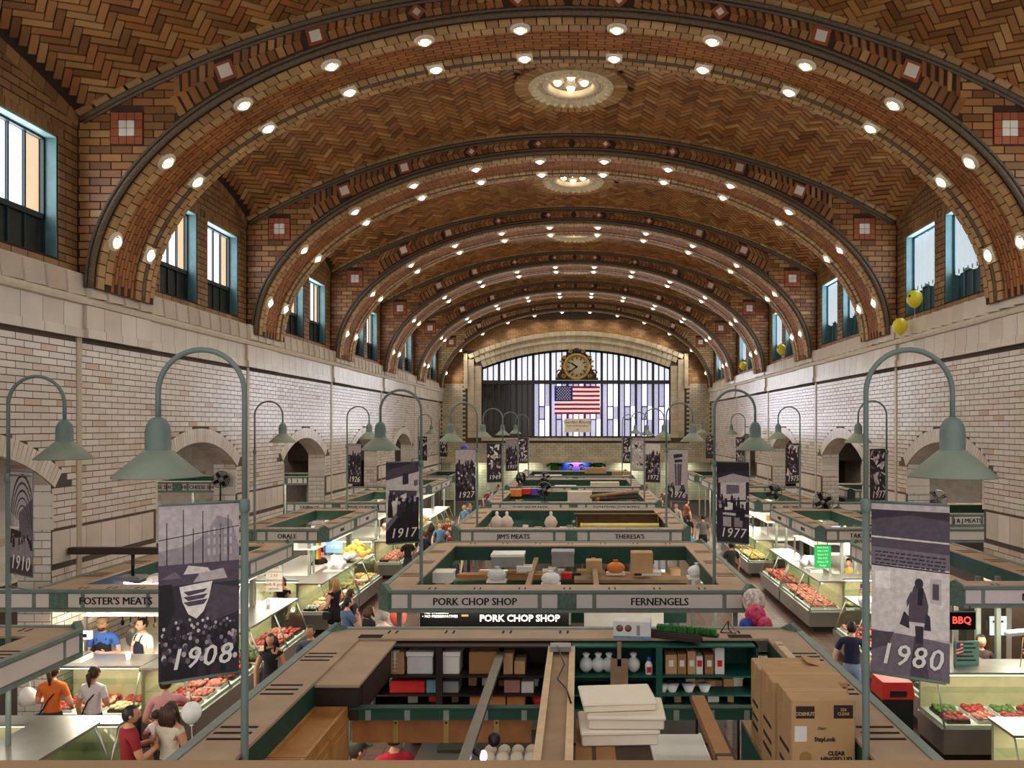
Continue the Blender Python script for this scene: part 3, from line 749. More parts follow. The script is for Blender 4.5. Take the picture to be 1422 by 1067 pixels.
MB().tube([(.1,.01,hgt),(.1,.8,hgt)], .012, 5).build('hanger', m_wire0, bn); MB().tube([(wdt-.1,.01,hgt),(wdt-.1,.8,hgt)], .012, 5).build('hanger', m_wire0, bn)
letters('Garden Bounty', .3, m_blk, bn, (wdt/2, -.005, hgt*.74), shear=.2); letters('fresh market produce', .17, m_blk, bn, (wdt/2, -.005, hgt*.48)); letters('~', .4, m_blk, bn, (wdt/2, -.005, hgt*.2))
# ------------------------------------------------------------------ lamp posts with photograph banners
m_pole = M('grey_green_paint', (104,120,114), .5, var=.1, scale=3); m_pole2 = M('pale_green_paint', (126,136,120), .55, var=.1, scale=3)
GR = [M('print_%d' % i, c, .65, var=.16, scale=22) for i, c in enumerate([(26,20,30),(48,40,52),(78,68,80),(112,100,112),(146,134,142),(180,168,170),(206,196,192),(228,220,214)])]
m_year = M('year_white', (226,220,214), .6, var=.03)
def gooseneck(name_lbl, X, Y, d, base=0.0, banner=True):
    """d: side of the lamp head (-1 towards -X); local frame at the pole foot"""
    t = thing('lamp_post', name_lbl, 'lamp post', (X, Y, base), 0, 'green gooseneck lamp posts')
    z1 = H-.68-base; zs = H+.28-base; r = .365
    MB().tube([(0,0,0), (0,0,z1)], .032, 10).build('lower_pole', m_pole, t)
    MB().lathe([(.032,z1-.05),(.045,z1-.03),(.045,z1+.05),(.026,z1+.07)], 10).build('collar', m_pole, t)
    MB().lathe([(.0,.05),(.07,.05),(.08,0)], 10).build('base_flange', m_pole, t)
    pts = [(0,0,z1), (0,0,zs)] + [(d*r*(1-math.cos(PI*i/18)), 0, zs+r*math.sin(PI*i/18)) for i in range(1, 19)] + [(d*2*r, 0, zs-.22)]
    MB().tube(pts, .023, 8).build('gooseneck', m_pole, t)
    zt = zs-.2
    o = (d*2*r, 0, 0)
    MB().lathe([(.02,zt),(.06,zt-.02),(.09,zt-.07),(.102,zt-.13),(.102,zt-.28),(.112,zt-.29)], 20, o).build('bell_neck', m_pole, t)
    MB().lathe([(.10,zt-.28),(.112,zt-.285),(.35,zt-.50),(.35,zt-.512),(.335,zt-.505),(.10,zt-.3)], 28, o).build('lamp_shade', m_pole2, t)
    MB().ball((o[0],0,zt-.40), .05, 8, 5).build('bulb', M('warm_bulb', (255,236,200), .3, var=0, emit=3), t)
    if banner:
        zt2 = H-.63-base; zb = H-2.07-base; a = BA
        for z in (zt2, zb): MB().tube([(0,0,z), (banner*.62*math.cos(a), -.62*math.sin(a), z)], .009, 6).build('banner_arm', m_pole, t)
    return t
BA = .56
def ell2(cx, cy, rx, ry, n=14): return [(cx+rx*math.cos(2*PI*i/n), cy+ry*math.sin(2*PI*i/n)) for i in range(n)]
def crowd(n, v0, v1, seed, r=.03):
    rr = random.Random(seed); out = []
    for i in range(n):
        v = v1-(v1-v0)*i/n; u = rr.uniform(.03, .97); s = r*(.7+.6*i/n)
        g = rr.choice([0,0,1,1,2,3,4,5])
        out.append((max(0, g-2) if g < 4 else 1, [(u-s*1.4, max(.01, v-s*3)), (u+s*1.4, max(.01, v-s*3)), (u+s, v-s*.4), (u-s, v-s*.4)]))
        out.append((min(7, g+1), ell2(u, v, s*.8, s*.45, 8)))
    return out
def P_boat():
    o = [(5, [(0,.68),(1,.68),(1,1),(0,1)]), (4, [(0,.66),(1,.66),(1,.74),(.9,.9),(.72,.93),(.62,.86),(.5,.8),(.3,.76),(0,.74)])]
    o += [(5, [(.6+.07*i,.7+.06*j),(.63+.07*i,.7+.06*j),(.63+.07*i,.74+.06*j),(.6+.07*i,.74+.06*j)]) for i in range(5) for j in range(3)]
    o += [(1, [(x-.008,.6),(x+.008,.6),(x+.005,t),(x-.005,t)]) for x, t in ((.1,.9),(.3,.97),(.42,.86),(.54,.96),(.76,.88),(.86,.93))]
    o += [(1, [(0,.80),(1,.86),(1,.865),(0,.805)]), (2, [(0,.52),(1,.52),(1,.66),(0,.66)])]
    o += [(6, [(.3,.6),(.36,.65),(.6,.63),(.65,.6)]), (5, [(.42,.55),(.5,.6),(.8,.62),(.85,.56)]), (3, [(.02,.58),(.2,.62),(.28,.58)])]
    o += [(1, [(0,.0),(1,.0),(1,.54),(0,.54)]), (0, [(0,.2),(.2,.4),(.16,.55),(0,.55)]), (2, [(.55,.3),(1,.36),(1,.5),(.68,.53),(.6,.45)])]
    o += [(7, [(.25,.53),(.66,.55),(.62,.46),(.55,.38),(.46,.34),(.36,.37),(.29,.44)])]
    o += [(2, [(.3,.5-.03*i),(.6,.51-.03*i),(.55,.49-.035*i),(.36,.475-.03*i)]) for i in range(3)]
    o += [(5, [(0,.22),(.9,.3),(.9,.31),(0,.23)])]
    return o+crowd(110, .1, .34, 3, .03)
def P_trainshed():
    o = [(5, [(0,.0),(1,.0),(1,1),(0,1)]), (3, [(.4,.38),(1,.34),(1,.75),(.4,.6)]), (7, [(0,.6),(.4,.52),(.42,.45),(0,.42)])]
    for i in range(7):
        w = .9-.11*i; z = .98-.075*i; b = .46+.0*i; pts = []
        for k in range(13): a = PI*k/12; pts.append((.55+w*.62*math.cos(a), b+(z-b)*math.sin(a)))
        pts2 = [(.55+(u-.55)*.93, b+(v-b)*.94) for u, v in pts[::-1]]
        o.append((2 if i % 2 else 1, [(min(1, max(0, u)), v) for u, v in pts+pts2]))
    o += [(1, [(.02,.34),(.5,.36),(.5,.42),(.02,.44)]), (4, [(0,.0),(1,.0),(1,.33),(0,.35)]), (2, [(0,0),(1,0),(1,.12),(0,.16)])]
    return o+crowd(14, .34, .4, 5, .025)
def P_kitchen():
    o = [(6, [(0,0),(1,0),(1,1),(0,1)]), (2, [(0,.78),(1,.88),(1,1),(0,1)]), (1, [(0,.9),(.9,1),(0,1)]), (1, [(.5,.72),(.68,.73),(.68,.87),(.5,.86)]), (3, [(.85,.7),(.97,.71),(.97,.78),(.85,.77)]),
         (2, [(.1,.52),(.9,.55),(.95,.64),(.1,.66)]), (7, [(0,.38),(.62,.56),(.62,.62),(0,.5)]), (0, [(0,0),(1,0),(1,.56),(.62,.55),(.2,.3),(0,.24)]), (3, [(0,.24),(.6,.5),(.58,.44),(0,.14)])]
    return o+crowd(16, .48, .62, 8, .045)
def P_scale():
    o = [(5, [(0,0),(1,0),(1,1),(0,1)]), (2, [(0,.7),(1,.72),(1,.96),(0,.93)]), (1, [(0,.9),(.5,.935),(1,.91),(1,.96),(0,.96)]), (6, [(0,.795),(1,.78),(1,.79),(0,.805)]), (3, [(0,.62),(1,.62),(1,.72),(0,.74)]), (6, [(0,.2),(1,.24),(1,.63),(0,.64)]),
         (7, [(.05,.5),(.25,.5),(.25,.6),(.05,.6)]), (5, [(.76,.44),(.9,.43),(.9,.58),(.76,.58)]), (2, [(.79,.46),(.87,.46),(.87,.55),(.79,.55)]), (3, [(0,0),(1,0),(1,.22),(.5,.24),(0,.25)]), (2, [(.5,0),(.75,0),(.66,.24),(.56,.24)]), (2, [(0,.13),(.22,.17),(.3,.25),(0,.24)]),
         (1, [(.58,.2),(.67,.2),(.68,.3),(.57,.3)]), (2, [(.48,.32),(.72,.32),(.74,.42),(.70,.49),(.66,.53),(.56,.53),(.5,.46)]), (2, [(.47,.4),(.53,.46),(.52,.5),(.46,.44)]), (0, [(.6,.42),(.66,.42),(.68,.52),(.61,.52)]), (1, ell2(.62,.545,.055,.03)),
         (1, [(.37,.3),(.5,.28),(.49,.35),(.43,.38)]), (1, [(.68,.28),(.77,.28),(.76,.36),(.71,.38)]), (1, [(.0,.63),(1,.615),(1,.622),(0,.64)])]
    for r in range(4):
        rr = random.Random(r); u = .05
        while u < .93:
            q = rr.uniform(.03, .09); o.append((1, [(u,.71-.022*r-.02*u),(min(.95,u+q),.71-.022*r-.02*u),(min(.95,u+q),.719-.022*r-.02*u),(u,.719-.022*r-.02*u)])); u += q+.02
    return o
def P_stand():
    o = [(1, [(0,0),(1,0),(1,1),(0,1)]), (0, [(0,.86),(1,.9),(1,1),(0,1)]), (5, [(.05,.8),(.5,.86),(1,.82),(1,.76),(.05,.74)]), (6, [(.12,.52),(.9,.54),(.9,.76),(.12,.74)]), (3, [(.3,.6),(.7,.62),(.7,.72),(.3,.72)]), (7, [(.1,.4),(.95,.42),(.95,.52),(.1,.5)]), (1, [(0,.0),(1,.0),(1,.34),(0,.36)]), (6, [(0,.35),(1,.33),(1,.36),(0,.38)]), (5, [(.2,.2),(.45,.2),(.45,.32),(.2,.32)]), (4, [(.55,.2),(.8,.2),(.8,.32),(.55,.32)])]
    return o+crowd(14, .44, .6, 12, .05)
def P_crowd(seed, base=2, top=5):
    o = [(base, [(0,0),(1,0),(1,1),(0,1)]), (top, [(0,.72),(1,.7),(1,1),(0,1)])]
    return o+crowd(46, .22, .82, seed, .06)+[(1, [(0,0),(1,0),(1,.14),(0,.18)])]
def P_blobs(seed, dark=1):
    rr = random.Random(seed); o = [(dark, [(0,0),(1,0),(1,1),(0,1)])]
    for i in range(34):
        u, v = rr.uniform(.08,.92), rr.uniform(.2,.95); a = rr.uniform(0,3); L_ = rr.uniform(.06,.2); q = rr.uniform(.02,.06); c, s = math.cos(a), math.sin(a)
        o.append((rr.choice([0,3,5,6,7,7]), [(min(.99,max(.01,u+p*c-k*s)), min(.98,max(.15,v+(p*s+k*c)*.5))) for p, k in ((-L_,-q),(L_,-q*.6),(L_*.8,q),(0,q*1.6),(-L_,q))]))
    return o
def P_coneposter():
    return [(5, [(0,0),(1,0),(1,1),(0,1)]), (2, [(.38,.3),(.66,.3),(.7,.72),(.34,.72)]), (4, [(.44,.3),(.5,.3),(.5,.72),(.42,.72)]), (3, [(.56,.3),(.6,.3),(.62,.72),(.56,.72)]), (1, [(.3,.82),(.75,.86),(.7,.92),(.28,.9)]), (1, [(.35,.74),(.72,.76),(.74,.81),(.34,.8)])]+crowd(16, .2, .34, 4, .06)+[(2, [(0,0),(1,0),(1,.14),(0,.14)])]
def photo_banner(lbl, X, Y, d, pic, year, w=.6, h=1.42, base=0, ztop=H-.64, yv=.115, ys=.26, tilt=0):
    t = thing('photo_banner', lbl, 'banner', (X+d*.04, Y-.02, ztop-h), (-BA if d > 0 else PI+BA) if False else 0, 'old photograph banners on the lamp posts')
    ca, sa = math.cos(BA), math.sin(BA)
    # u runs left to right on the picture; towards the outer (nearer) edge on the right of a right banner
    def fn(u, v, q):
        s = u*w if d > 0 else (1-u)*w
        wob = .012*math.sin(v*5+s*6)
        n_ = Vector((-sa if d > 0 else sa, -ca, 0)) if d > 0 else Vector((sa, -ca, 0))
        n_ = Vector((-sa*d, -ca, 0))
        p = Vector((d*s*ca, -s*sa, v*h)) + n_*(q+wob*0)
        return p
    MB().prism([(0,0),(1,0),(1,1),(0,1)], .008, 0, lambda u, v, q: fn(u, v, q-.008)).build('cloth', GR[3], t)
    mb = MB()
    for i, (g, pl) in enumerate(pic):
        lift = .001+.00005*i
        b = len(mb.v); mb.add([fn(min(1, max(0, u)), min(1, max(0, v)), lift) for u, v in pl], [tuple(range(len(pl)))], g)
    # keep every face towards the hall
    pr = stuff(mb.build('printed_picture', GR, t))
    if year:
        me = text_mesh(year, ys*1.0, m_year, .002, shear=.22, fat=.006, sx=.9, name='year_lettering', spacing=1.12)
        o = link('lettering', me, t); p = fn(.5, yv, .016); o.location = p
        nrm = Vector((-sa*d, -ca, 0)); ux = Vector((ca, -sa*d, 0)); o.rotation_mode = 'QUATERNION'
        o.rotation_quaternion = Matrix((ux, (0,0,1), nrm)).transposed().to_quaternion()
    for v in (0, 1): MB().tube([fn(0,v,0), fn(1,v,0)], .007, 6).build('hem_rod', m_pole, t)
    return t
def center_y(k): return (5.8, 13.3, 21.1, 28.5, 36.0, 43.5)[k]          # near face of the centre stalls
m_yd = None
pics = [[('1908', P_boat()), ('1980', P_scale())], [('1917', P_kitchen()), ('1977', P_stand())], [('1927', P_crowd(21)), ('1976', P_coneposter())],
        [('1949', P_blobs(5)), ('1972', P_crowd(33, 3, 6))], [('1937', P_crowd(9, 2, 4)), ('1966', P_blobs(15, 5))], [('1933', P_blobs(6)), ('1961', P_blobs(8))]]
SN = ['nearest', 'second', 'third', 'fourth', 'fifth', 'sixth']
what = [['harbour boats and a crowd', 'a woman carrying two bags'], ['a dark kitchen counter', 'a market stand'], ['a crowd in the street', 'a tall cone'], ['two seated people', 'market shoppers'], ['a violet crowd', 'a bending figure'], ['pale shapes', 'a white figure']]
for k in range(6):
    for si, (d, nm) in enumerate(((-1, 'left'), (1, 'right'))):
        Xp = CX+d*2.62; Yp = center_y(k)+.9
        gooseneck('green gooseneck lamp post on the %s corner of the %s centre stall' % (nm, SN[k]), Xp, Yp, d, banner=d)
        yr, pc = pics[k][si]
        photo_banner('hanging grey photograph banner of %s, %s post of %s centre stall' % (what[k][si], nm, SN[k]), Xp, Yp, d, pc, yr, yv=.12 if k else .115, ys=.24 if yr != '1980' else .25)
side_posts = [(-7.4, 10.3, 1, '1910', P_trainshed(), 'nearest left stall', 'an iron train shed'), (-8.45, 20.7, 1, None, None, 'third left stall by the wall', ''), (-7.65, 26.2, 1, '1926', P_crowd(41, 1, 5), 'third left stall', 'a dark laughing group'),
              (-8.9, 44, 1, '', P_blobs(44), 'fifth left stall', 'white birds'), (-8.7, 49.5, 1, '', P_blobs(47), 'sixth left stall', 'pale figures'),
              (7.9, 20.4, -1, '1977', P_blobs(3), 'second right stall', 'scattered peppers'), (7.4, 26.6, -1, '1975', P_blobs(11), 'third right stall', 'stacked fish'), (8.7, 41.6, -1, '1942', P_blobs(13, 2), 'fourth right stall', 'grey figures'), (8.0, 47, -1, '', P_blobs(17, 2), 'fifth right stall', 'two pale faces')]
for X, Y, d, yr, pc, nm, wh in side_posts:
    X += .0
    gooseneck('green gooseneck lamp post on the %s' % nm, X, Y, d, banner=d if pc else False)
    if pc: photo_banner('hanging grey photograph banner of %s on the %s' % (wh, nm), X, Y, d, pc, yr, h=1.32, ztop=H-.58)
# ------------------------------------------------------------------ market stalls
m_frame = M('stall_green_frame', (122,136,126), .5, var=.1, scale=5); m_corner = M('stall_green_panel', (92,118,106), .6, var=.25, scale=18, bump=.4); m_sign = M('sign_white', (226,216,210), .5, var=.04, scale=2)
m_board = M('brown_fibre_board', (174,148,122), .75, var=.1, scale=2.5); m_slot = M('dark_slot', (22,18,16), .9, var=0); m_ingr = M('dark_green_inside', (22,66,52), .6, var=.15)
m_steel = M('stainless_steel', (176,176,170), .28, .85, var=.08, scale=3); m_wht = M('white_enamel', (232,230,222), .35, var=.04); m_txt = M('sign_black', (20,18,20), .5, var=0)
m_post = M('stall_post', (120,128,118), .5, var=.1); m_blkm = M('black_metal', (24,24,26), .45, var=.1); m_dkbr = M('dark_brown_panel', (52,36,28), .6, var=.2)
m_wood = M('plywood', (150,96,50), .55, var=.22, scale=4); m_oak = M('oak_cabinet', (176,124,66), .5, var=.15, scale=5); m_tim = M('grey_timber', (150,122,92), .7, var=.18, scale=4); m_brass = M('brass_strip', (170,140,80), .4, .6)
m_gl = glass('case_glass', (244,250,246))
ZT, FH = 2.75, .34
def stall(lbl, x0, x1, y0, y1, front=None, sideL=None, sideR=None, back=False, rw=.52, group=None, fx=None, open_=True, ext=None, side=0, light=1.0, tube=True, ZT=2.75, back_lining=True, posts=(0,1,2,3), pin=(.3,.3)):
    """canopy ring on posts: brown boards on top, green fascia with white sign panels, open in the middle. ext: the front fascia runs on to this x"""
    ch = .2
    t = thing('market_stall', lbl, 'stall', ((x0+x1)/2, (y0+y1)/2, 0), 0, group)
    ox, oy = (x0+x1)/2, (y0+y1)/2
    B = lambda mb, n, m: mb.build(n, m, t)
    l = lambda x, y, z: (x-ox, y-oy, z)
    a0, a1, b0, b1 = x0+rw, x1-rw, y0+rw, y1-rw
    # top boards, mitred, and cut at the corners
    for nm, pts in (('front', [(x0+ch,y0),(x1-ch,y0),(x1,y0+ch),(a1,b0),(a0,b0),(x0,y0+ch)]), ('back', [(x0+ch,y1),(x0,y1-ch),(a0,b1),(a1,b1),(x1,y1-ch),(x1-ch,y1)]),
                    ('left', [(x0,y0+ch),(a0,b0),(a0,b1),(x0,y1-ch)]), ('right', [(x1,y0+ch),(x1,y1-ch),(a1,b1),(a1,b0)])):
        mb = MB(); mb.prism([(x-ox, y-oy) for x, y in pts][::-1], .03, 0, lambda u, v, q: (u, v, ZT-.03+q)); B(mb, 'top_board', m_board)
    # inner green lining
    for xa, xb, ya, yb in ((a0-.02, a0, b0, b1), (a1, a1+.02, b0, b1), (a0, a1, b0-.02, b0), (a0, a1, b1, b1+.02))[:4 if back_lining else 3]:
        mb = MB(); mb.b2(xa-ox, xb-ox, ya-oy, yb-oy, ZT-FH, ZT-.03); B(mb, 'inner_lining', m_ingr)
    # slots in the boards
    mb = MB().b2(-.17, .17, -.02, .02, 0, .004); me = mb.mesh('vent_slot', m_slot)
    n = max(1, int((y1-y0-1.2)/1.15))
    for i in range(n):
        yc = y0+.75+(y1-y0-1.5)*(i+.5)/n
        for xs in (x0+rw*.5, x1-rw*.5):
            for q in (-.14, 0, .14):
                o = link('vent_slot', me, t, (xs-ox, yc+q-oy, ZT))
    me2 = MB().b2(-.012, .012, -.07, .07, 0, .004).mesh('vent_slot', m_slot)
    n = max(1, int((x1-x0)/.8))
    for i in range(n):
        for q in (-.05, .05): link('vent_slot', me2, t, (x0+.5+(x1-x0-1)*(i+.5)/n+q-ox, y0+.2-oy, ZT)); link('vent_slot', me2, t, (x0+.5+(x1-x0-1)*(i+.5)/n+q-ox, y1-.2-oy, ZT))
    # fascias
    def fascia(p, q, names, ts, cols=None):
        p, q = Vector((p[0], p[1], 0)), Vector((q[0], q[1], 0)); L = (q-p).length; u = (q-p)/L; n = Vector((u.y, -u.x, 0)); ang = math.atan2(u.y, u.x)
        R = Matrix.Rotation(ang, 3, 'Z')
        def bx(s0, s1, z0, z1, d0, d1): 
            c = p+u*(s0+s1)/2+n*(d0+d1)/2; mb = MB(); mb.box(l(c.x, c.y, (z0+z1)/2), (s1-s0, abs(d1-d0), z1-z0), 0, R); return mb
        B(bx(0, L, ZT-FH, ZT, -.05, 0), 'fascia_frame', m_frame)
        B(bx(-.01, L+.01, ZT-.035, ZT+.015, -.06, .035), 'top_rail', m_frame); B(bx(0, L, ZT-FH-.02, ZT-FH+.03, -.05, .03), 'bottom_rail', m_frame)
        if not names: return
        z0, z1 = ZT-FH+.055, ZT-.06; k = len(names); seg = L/k; sm = min(.26, seg*.12)
        for i, nm in enumerate(names):
            s = seg*i; e = seg*(i+1); pad = .04 if i == 0 else .16; pad2 = .04 if i == k-1 else .16
            for (u0, u1, pn) in ((s+pad, s+pad+sm, 'end_panel'), (s+pad+sm+.07, e-pad2-sm-.07, 'sign_panel'), (e-pad2-sm, e-pad2, 'end_panel')):
                B(bx(u0, u1, z0, z1, 0, .012), pn, m_sign)
            if i: B(bx(s-.15, s+.15, ZT-FH+.04, ZT-.04, 0, .025), 'green_block', m_corner)
            if nm:
                c = p+u*((s+e+pad-pad2)/2)+n*.016; sz = ts
                o = letters(nm, sz, m_txt if not cols else cols, t, l(c.x, c.y, (z0+z1)/2-.01), (PI/2, 0, ang), depth=.003, fat=.009 if sz > .15 else .005, sx=.95)
    xe0 = x0+ch; xe1 = x1-ch
    if ext is not None:
        if ext < x0: xe0 = ext
        else: xe1 = ext
    fascia((xe0, y0), (xe1, y0), front or [None, None], .175)
    fascia((x1, y0+ch), (x1, y1-ch), sideR or [None, None], .14); fascia((x0, y1-ch), (x0, y0+ch), sideL or [None, None], .14)
    fascia((x1-ch, y1), (x0+ch, y1), None, .1)
    for cx, cy, a in ((x0, y0, 0), (x1, y0, 1), (x1, y1, 2), (x0, y1, 3)):
        p = {0: ((x0,y0+ch),(x0+ch,y0)), 1: ((x1-ch,y0),(x1,y0+ch)), 2: ((x1,y1-ch),(x1-ch,y1)), 3: ((x0+ch,y1),(x0,y1-ch))}[a]
        if ext is not None and ((ext < x0 and a == 0) or (ext > x1 and a == 1)): continue
        mb = MB(); (ax, ay), (bx_, by) = p; L = math.hypot(bx_-ax, by-ay); ang = math.atan2(by-ay, bx_-ax)
        mb.box(l((ax+bx_)/2, (ay+by)/2, ZT-FH/2), (L+.03, .06, FH+.02), 0, Matrix.Rotation(ang, 3, 'Z'))
        R = Matrix.Rotation(ang, 3, 'Z'); c = Vector(l((ax+bx_)/2, (ay+by)/2, 0))
        mb.prism([(-L/2-.03, 0), (L/2+.03, 0), (0, .1)], .09, 0, lambda u, v, q: tuple(c + R @ Vector((u, q-.045, ZT+v))))
        B(mb, 'corner_panel', m_corner)
    for cx, cy in [((x0+pin[0], y0+pin[1]), (x1-pin[0], y0+pin[1]), (x0+pin[0], y1-.3), (x1-pin[0], y1-.3))[q] for q in posts]:
        mb = MB(); mb.b2(cx-.04-ox, cx+.04-ox, cy-.04-oy, cy+.04-oy, 0, ZT-.03); B(mb, 'post', m_post)
    # light tubes under the ring
    if tube:
        for (xa, xb, ya, yb) in ((x0+.25, x0+.25, y0+.7, y1-.7), (x1-.25, x1-.25, y0+.7, y1-.7), (x0+.7, x1-.7, y0+.28, y0+.28)):
            mb = MB(); mb.tube([l(xa, ya, ZT-FH-.02), l(xb, yb, ZT-FH-.02)], .022, 6); B(mb, 'tube', m_tubeL)
    if light:
        for (xc, yc, sx, sy) in ((x0+.3, (y0+y1)/2, .3, y1-y0-1.2), (x1-.3, (y0+y1)/2, .3, y1-y0-1.2), ((x0+x1)/2, y0+.3, x1-x0-1.2, .3)):
            la = bpy.data.lights.new('stall_tube_light', 'AREA'); la.shape = 'RECTANGLE'; la.size = sx; la.size_y = sy; la.energy = E_STALL*light; la.color = (1, .9, .72)
            lo_ = bpy.data.objects.new('stall_tube_light', la); COL.objects.link(lo_); lo_.location = (xc, yc, ZT-FH-.06)
    return t
CH_ = 3.16
front_names = [None, ['PORK CHOP SHOP', 'FERNENGELS'], ["JIM'S MEATS", "THERESA'S"], ['D.W. WHITAKER', "DC'ASTON COUNTRY"], ['MEISTER', "TURCZYK'S MEATS"], ['KAUFMANN', "DOHAR'S MEATS"]]
stall_c = {}
for k in range(6):
    y0 = center_y(k) if k else 4.6
    stall_c[k] = stall('open-topped market stall of brown boards with grey green fascia, %s in the centre row' % SN[k], CX-CH_, CX+CH_, y0-(.05 if k else 0), center_y(k)+(5.5 if k else 5.0), front_names[k], group='centre row stalls', light=.8, back_lining=k > 0)
left_names = [(None, ['', '']), (['', "FOSTER'S MEATS"], ["FOSTER'S MEATS", '']), (['', 'ORALE'], ['ORALE', 'MEAT']), (['SAUSAGE', 'STEVE CHECK JR.'], ["STEVE'S", 'CHECK']), (['', "RITA'S"], ["RITA'S", 'FRESH']), (['', ''], ['', ''])]
for k in range(6):
    y0 = center_y(k) if k else 4.6; y1 = center_y(k)+5.5 if k else 10.9
    stall('market stall with grey green sign fascia along the left wall, %s from the camera' % ORD[k], -9.15, -6.72, y0, y1, left_names[k][0], None, left_names[k][1], group='stalls along the left wall', ext=-10.5 if k else None, rw=.5, posts=(1,2,3) if k else (0,2), pin=(.9,1.35))
right_names = [(None, ['', '']), (["        MAHA'S", ''], ['', "MAHA'S"]), (["TAKE HOME", ''], ['WURST', 'MEATS']), (["JEROME'S", ''], ['EGGS', 'CHEESE']), (['', ''], ['', '']), (['', ''], ['', ''])]
for k in range(6):
    y0 = center_y(k)+(.3 if k == 1 else .1); y1 = center_y(k)+5.5 if k else 10.5
    if k == 0: continue
    stall('market stall with grey green sign fascia along the right wall, %s from the camera' % ORD[k-1], 6.38, 8.75, y0, y1, right_names[k][0], right_names[k][1], None, group='stalls along the right wall', ext=11.2, rw=.5, pin=(1.0,1.1))
# stalls seen through the arches, in the side aisles
for lbl, x0, x1, y0, y1, zt_, fr, sr, sl in (('small cheese stall beyond the second left arch', -15.2, -12.1, 27, 31, 3.6, ['THE CHEESE SHOP', 'THE CHEESE SHOP'], ['', ''], None),
                                 ('small stall beyond the third left arch', -14.6, -12.1, 36.0, 39, 3.2, ['SAUSAGE', 'S'], ['', ''], None),
                                 ('small stall with black letters beyond the second right arch', 10.6, 14, 23.5, 27, 2.88, ['J & J MEATS', ''], None, ['', '']),
                                 ('small stall beyond the third right arch', 10.9, 13.8, 32, 36, 2.9, ['', ''], None, ['', ''])):
    stall(lbl, x0, x1, y0, y1, fr, sl, sr, rw=.45, ZT=zt_)

# ------------------------------------------------------------------ glass display cases and what lies in them
m_meat = [M('red_beef', (176,52,40), .35, var=.35, scale=20), M('pink_pork', (214,128,108), .35, var=.25, scale=18), M('pale_poultry', (232,200,150), .4, var=.2, scale=14), M('brown_sausage', (150,84,48), .4, var=.3, scale=16), M('yellow_cheese', (222,184,92), .5, var=.15), M('green_garnish', (84,120,52), .6, var=.35, scale=20), M('white_fish', (226,214,200), .35, var=.1)]
mnames = ['red beef', 'pink pork', 'pale poultry', 'brown sausage', 'yellow cheese', 'green salad', 'white fat and fish']
m_trayw = M('white_tray', (226,224,216), .4, var=.03); m_trayb = M('black_tray', (34,30,30), .4, var=.03)
_tray = {}
def tray_protos(mi, v):
    if (mi, v) not in _tray:
        rr = random.Random(mi*5+v); mb = MB()
        for i in range(4):
            for j in range(3):
                mb.ball((-.13+.09*i+rr.uniform(-.01,.01), -.1+.1*j+rr.uniform(-.015,.015), .05+rr.uniform(0,.03)), (rr.uniform(.05,.065), rr.uniform(.05,.07), rr.uniform(.03,.05)), 7, 4, 0, Matrix.Rotation(rr.uniform(0,3), 3, 'Z'))
        tr = MB().b2(-.19,.19,-.16,.16,0,.012)
        for a in ((-.19,-.18,-.16,.16),(.18,.19,-.16,.16),(-.19,.19,-.16,-.15),(-.19,.19,.15,.16)): tr.b2(*a, .012, .05)
        _tray[(mi, v)] = (tr.mesh('tray', m_trayw if v == 0 else m_trayb), mb.mesh('cuts', m_meat[mi]))
    return _tray[(mi, v)]
m_inbk = M('case_back', (206,190,150), .5, var=.08)
